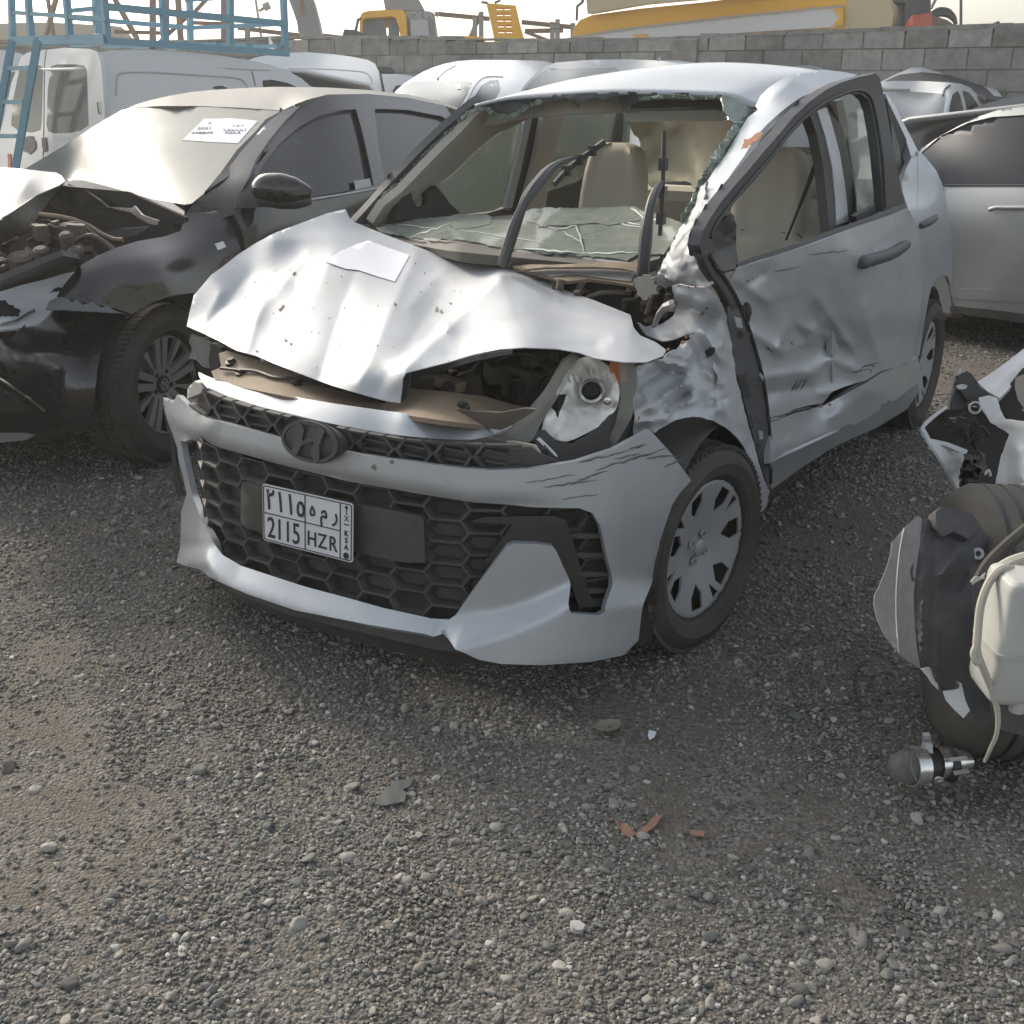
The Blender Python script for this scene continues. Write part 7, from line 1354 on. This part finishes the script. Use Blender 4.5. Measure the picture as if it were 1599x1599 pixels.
hose("clip_knot", [(1524, 1010, 2.36), (1520, 1022, 2.36), (1526, 1036, 2.36), (1532, 1028, 2.36)], .006, 'trimbeige')
hose("pipe", [(1530, 905, 2.55), (1545, 880, 2.55), (1575, 850, 2.55), (1605, 825, 2.55), (1640, 795, 2.55)], .012, 'rubber')
hose("pipe_branch", [(1560, 892, 2.42), (1580, 880, 2.42), (1605, 872, 2.42), (1640, 866, 2.42)], .013, 'trimbeige')
W("pipe_bracket", jag([(1517, 908), (1524, 900), (1532, 902), (1540, 894), (1538, 904), (1528, 908), (1520, 914)], 1, 4), ('E', 2.5), 'hub', sp=5, thick=.004)
# bumper corner: folded white shell, black inside
D1 = 3.05
cs = wk.fr.field([(1440, 668, 'D', 2.98), (1452, 688, 'D', 2.94), (1495, 765, 'D', 2.96), (1510, 705, 'D', 3.02), (1478, 635, 'D', 3.12)])
cor = W("bumper_corner", [(1440, 670), (1452, 686), (1480, 692), (1511, 705), (1506, 720), (1502, 745), (1498, 768), (1484, 742), (1466, 712), (1450, 688)], cs, 'tornwhite', sp=7, thick=.008)
W("bumper_lip", [(1439, 669), (1450, 655), (1465, 643), (1479, 634), (1480, 638), (1466, 648), (1452, 660), (1444, 668), (1453, 684), (1450, 690), (1440, 676)], ('D', 2.97), 'tornwhite', cor, sp=6, thick=.012)
W("bumper_lip", [(1452, 685), (1480, 691), (1511, 703), (1512, 706), (1500, 707), (1478, 697), (1452, 690)], ('D', 2.955), 'tornwhite', cor, sp=6, thick=.02)
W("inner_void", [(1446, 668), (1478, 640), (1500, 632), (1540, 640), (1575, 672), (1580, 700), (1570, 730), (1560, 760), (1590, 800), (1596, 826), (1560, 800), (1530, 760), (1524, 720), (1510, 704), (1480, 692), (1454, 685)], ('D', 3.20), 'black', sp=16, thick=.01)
W("bumper_upper_shard", [(1500, 575), (1502, 578), (1494, 610), (1488, 638), (1482, 640), (1486, 620), (1490, 600), (1494, 586)], ('D', 3.08), 'hub', sp=6, thick=.01)
W("inner_bracket", jag([(1498, 586), (1510, 580), (1518, 584), (1530, 604), (1547, 617), (1530, 622), (1528, 632), (1512, 628), (1505, 616), (1494, 604)], 1, 6), ('D', 3.02), 'plastic_dark', sp=7, thick=.02)
W("inner_bracket", [(1486, 632), (1494, 605), (1508, 612), (1512, 634), (1500, 640), (1488, 640)], ('D', 3.06), 'trimgrey', sp=7, thick=.01)
W("white_clip", [(1495, 602), (1503, 600), (1511, 602), (1510, 607), (1500, 609), (1495, 606)], ('D', 2.99), 'hub', sp=5, thick=.01)
mb = MB(); mb.lathe([(.014, 0), (.017, .03), (.012, .032), (.01, 0)], wk.fr.p(1522, 640, 'D', 2.97), (.3, -.8, .4), 16); mb.build("sleeve", M['hub'], wk.e, smooth=True)
clo = MB(); rnd = random.Random(21)
for k in range(18):
    a, b = rnd.uniform(1490, 1530), rnd.uniform(655, 700); c = Vector(wk.fr.p(a, b, 'D', rnd.uniform(3.02, 3.15)))
    if k % 5 == 1: clo.tube(cr([c, c + Vector((rnd.uniform(-.03, .03), 0, .02)), c + Vector((rnd.uniform(-.05, .05), .02, rnd.uniform(-.04, .04)))], 4), .005, 6)
    else: clo.box(c, (rnd.uniform(.01, .03), .02, rnd.uniform(.01, .03)), Matrix.Rotation(rnd.uniform(-1, 1), 3, 'Y'))
clo.build("crushed_parts", M['plastic_dark'], wk.e)
W("black_bag_plastic", jag([(1508, 708), (1520, 712), (1530, 704), (1538, 712), (1542, 730), (1536, 744), (1528, 756), (1524, 780), (1518, 794), (1506, 790), (1503, 770), (1500, 745), (1505, 720)], 1.5, 6), wk.fr.field([(1508, 708, 'D', 2.95), (1540, 735, 'D', 2.93), (1510, 790, 'D', 2.90), (1520, 750, 'D', 2.88)], wob=.06, wsc=.12), 'plastic_dark', sp=5, thick=.004)
hose("wire", [(1538, 742, 2.9), (1544, 735, 2.9), (1547, 744, 2.9)], .004, 'hub', 'D')
hose("wire", [(1510, 800, 2.88), (1518, 796, 2.87), (1524, 786, 2.87)], .0025, 'hub', 'D')
wing2 = wk.fr.field([(1526, 625, 'D', 2.98), (1560, 618, 'D', 2.98), (1575, 672, 'D', 2.9), (1599, 680, 'D', 2.8), (1562, 740, 'D', 2.84), (1590, 800, 'D', 2.72), (1640, 700, 'D', 2.65), (1640, 850, 'D', 2.6)], [(1590, 700, 1600, 780, .04, 12), (1570, 660, 1600, 668, .02, 8)], wob=.015, wsc=.03)
W("wing", jag([(1529, 621), (1545, 618), (1558, 622), (1562, 640), (1570, 654), (1580, 656), (1599, 658), (1650, 650), (1650, 860), (1612, 850), (1596, 828), (1584, 795), (1578, 782), (1562, 770), (1555, 756), (1558, 740), (1564, 712), (1577, 678), (1560, 668), (1548, 660), (1540, 648), (1533, 636)], .7, 8), wing2, 'tornwhite', sp=7, thick=.004)
W("bumper_lower_shell", [(1526, 757), (1534, 762), (1545, 775), (1560, 790), (1580, 805), (1590, 811), (1570, 812), (1550, 808), (1536, 798), (1524, 790), (1525, 770)], wk.fr.field([(1526, 757, 'D', 2.88), (1590, 811, 'D', 2.72), (1524, 790, 'D', 2.82), (1560, 806, 'D', 2.74)]), 'tornwhite', sp=6, thick=.006)
W("bonnet_strip", [(1599, 545), (1640, 510), (1640, 560), (1599, 575), (1578, 605), (1562, 622), (1550, 616), (1540, 610), (1527, 597), (1560, 575), (1585, 556)], wk.fr.field([(1527, 597, 'D', 3.1), (1599, 545, 'D', 3.25), (1562, 622, 'D', 3.0), (1640, 530, 'D', 3.2)], [(1550, 612, 1600, 565, .02, 5)]), 'tornwhite', sp=7, thick=.01)
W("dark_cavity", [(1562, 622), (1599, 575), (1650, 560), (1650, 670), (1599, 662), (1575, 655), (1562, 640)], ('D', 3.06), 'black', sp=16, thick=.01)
W("air_duct", [(1586, 590), (1599, 585), (1650, 580), (1650, 650), (1604, 644), (1590, 625), (1585, 605)], wk.fr.field([(1586, 590, 'D', 2.98), (1599, 640, 'D', 2.98), (1640, 610, 'D', 2.9)]), 'trimbeige', sp=8, thick=.02)
# ================================================================== LOOSE THINGS ON THE GROUND
def gthing(name, px, py, label, cat, z=0, yaw=0, group=None):
    r = ray(px, py); t = (z - CAM_H) / r[2]; fr = Frame(r[0] * t, r[1] * t, R(yaw)); e = empty(name, fr.M, label=label, cat=cat, group=group); return fr, e
def ground_at(px, py, z=0.0): r = ray(px, py); return Vector(r * ((z - CAM_H) / r[2])) + Vector((0, 0, CAM_H))
# projector lamp
fr_, e_ = gthing("projector_lamp", 1450, 1228, "loose chrome headlamp projector with glass lens lying on the gravel", "lamp")
pc_ = lambda x, y, d=2.44: Vector(fr_.p(x, y, 'D', d)); axl = (pc_(1420, 1196) - pc_(1510, 1190, 2.47)).normalized()
mb = MB(); mb.lathe([(0, .052), (.016, .049), (.028, .038), (.036, .018), (.038, .0)], pc_(1424, 1197), axl, 28); mb.build("lens", M['lens'], e_, smooth=True)
mb = MB(); mb.lathe([(.040, .008), (.044, .008), (.044, -.022), (.036, -.026)], pc_(1426, 1197), axl, 28); mb.build("lens_ring", M['chrome'], e_, smooth=True)
mb = MB(); mb.lathe([(.038, -.02), (.030, -.05), (.034, -.07), (.040, -.09), (.030, -.10), (0, -.10)], pc_(1426, 1197), axl, 20); mb.build("housing", M['plastic_dark'], e_, smooth=True, angle=30)
mb = MB(); mb.lathe([(.036, -.055), (.034, -.09), (.026, -.12), (.022, -.135), (0, -.135)], pc_(1426, 1195), axl, 24); mb.build("reflector_bowl", M['chrome'], e_, smooth=True, angle=30)
mb = MB(); mb.box(pc_(1447, 1155, 2.46), (.016, .012, .03), Matrix.Rotation(.15, 3, 'Y')); mb.bar(pc_(1448, 1160), pc_(1450, 1190), .018); mb.build("plug", M['hub'], e_, bevel=.002)
for a, b, c, d in ((1483, 1187, 1511, 1184), (1490, 1208, 1513, 1204)): mb = MB(); mb.bar(pc_(a, b, 2.41), pc_(c, d, 2.41), .010, .004); mb.build("bright_edge", M['hub'], e_)
mb = MB(); mb.lathe([(.005, .002), (.0095, .002), (.0095, -.002), (.005, -.002)], pc_(1467, 1218, 2.38), (-.2, 1, .5), 18, closed=True); mb.build("screw_ring", M['hub'], e_)
def scrap(name, poly, label, cat, mt, z=.012, th=.003, wob=.004, seed=1):
    cx = sum(q[0] for q in poly) / len(poly); cy = sum(q[1] for q in poly) / len(poly); fr, e = gthing(name, cx, cy, label, cat)
    rnd = random.Random(seed); fz = lambda x, y: fr.p(x, y, 'Z', z + wob * noise.noise(Vector((x * .06, y * .06, seed))))
    o = patch(name, poly, fz, M[mt] if isinstance(mt, str) else mt, e, fr=fr, sp=7, thick=th); o.name = "sheet"; return e
M['discplastic'] = mat("yellowed_translucent_plastic", (.24, .22, .18), .5, dust=.3, nscale=20); M['slate'] = mat("torn_dark_rubber_sheet", (.075, .09, .09), .7, dust=.4, dcol=(.15, .15, .14), nscale=20); M['card'] = mat("brown_cardboard", (.30, .17, .12), .9)
fr2, e2 = gthing("plastic_cap", 950, 1134, "round translucent plastic cap lying on the gravel", "plastic cap"); c2 = Vector(fr2.p(950, 1134, 'Z', .022)); up2 = Vector((.15, .25, 1))
mb = MB(); mb.lathe([(0, -.002), (.022, -.001), (.030, .004), (.033, .006), (.033, .003), (.028, -.004), (0, -.006)], c2, up2, 32); mb.build("cap", M['discplastic'], e2, smooth=True)
mb = MB(); mb.lathe([(0, .002), (.004, .002), (.004, -.002)], c2 + Vector((-.003, -.008, 0)), up2, 12); mb.build("cap_hole", M['ink'], e2)
scrap("rubber_scrap", jag([(614, 1220), (640, 1216), (648, 1214), (640, 1228), (630, 1233), (636, 1240), (632, 1252), (612, 1256), (600, 1258), (586, 1256), (592, 1244), (602, 1230), (610, 1228)], .8, 6), "torn flat dark grey sheet lying on the gravel in the middle foreground", "scrap", 'slate')
scrap("cardboard_scrap", [(963, 1284), (980, 1286), (992, 1300), (1000, 1298), (1016, 1282), (1022, 1274), (1036, 1272), (1024, 1290), (1008, 1302), (996, 1302), (984, 1308), (976, 1304)], "brown star-shaped torn cardboard on the gravel", "scrap", 'card', wob=.012)
scrap("cardboard_scrap", [(1080, 1296), (1101, 1298), (1100, 1306), (1081, 1304)], "tiny reddish rectangular chip on the gravel right of the brown cardboard", "scrap", 'card')
scrap("white_shard", [(1014, 1140), (1025, 1143), (1022, 1150), (1014, 1155), (1012, 1148)], "small white plastic shard beside the round cap", "shard", 'paper', wob=.01)
scrap("white_stone_chip", jag([(891, 1438), (905, 1437), (914, 1444), (911, 1451), (900, 1453), (893, 1445)], .6, 5), "pale flat stone chip alone in the lower middle foreground", "stone", 'bottle', z=.02, th=.012)
mb = MB(); fr3, e3 = gthing("bent_wire", 1342, 1085, "thin bent dark wire on the gravel left of the wreck", "wire"); mb.tube([fr3.p(x, y, 'Z', .012) for x, y in cr([(1352, 1030), (1338, 1048), (1336, 1070), (1340, 1090), (1343, 1108)], 4)], .003, 6); mb.build("wire", M['plastic_dark'], e3)
# larger pebbles picked out individually
M['pebble'] = mat("pale_pebble", (.30, .28, .25), .8, var=.3, nscale=30, bump=.3)
rnd = random.Random(31)
for (x, y, s_, lb) in ((775, 1297, .014, "rounded grey pebble in the middle foreground"), (635, 1380, .013, "pale rounded pebble left of centre near the bottom"), (545, 1345, .016, "larger rounded pebble beside a dusty patch, lower left"), (78, 1328, .014, "pale pebble near the left edge of the foreground"), (1005, 1310, .012, "grey pebble below the brown cardboard")):
    fr4, e4 = gthing("pebble", x, y, lb, "pebble", group=None); mb = MB(); mb.ball((0, 0, s_ * .5), s_, 8, (1.2, .9, .65)); mb.v = [tuple(Vector(v) * (1 + .22 * noise.noise(Vector(v) * 70 + Vector((x, y, 0))))) for v in mb.v]; mb.build("stone", M['pebble'], e4, smooth=True)
# ================================================================== DUSTY AIR
def haze():
    m = bpy.data.materials.new("dusty_air"); m.use_nodes = True; t = m.node_tree; t.nodes.clear(); o = t.nodes.new("ShaderNodeOutputMaterial"); v = t.nodes.new("ShaderNodeVolumePrincipled")
    v.inputs['Color'].default_value = (.95, .93, .88, 1); v.inputs['Density'].default_value = .0036; v.inputs['Anisotropy'].default_value = .35; t.links.new(v.outputs[0], o.inputs['Volume'])
    mb = MB(); mb.box((0, 22, 7), (90, 60, 16)); ob = mb.build("haze", m); tag(ob, kind='stuff', label="thin dusty air over the yard")
haze()
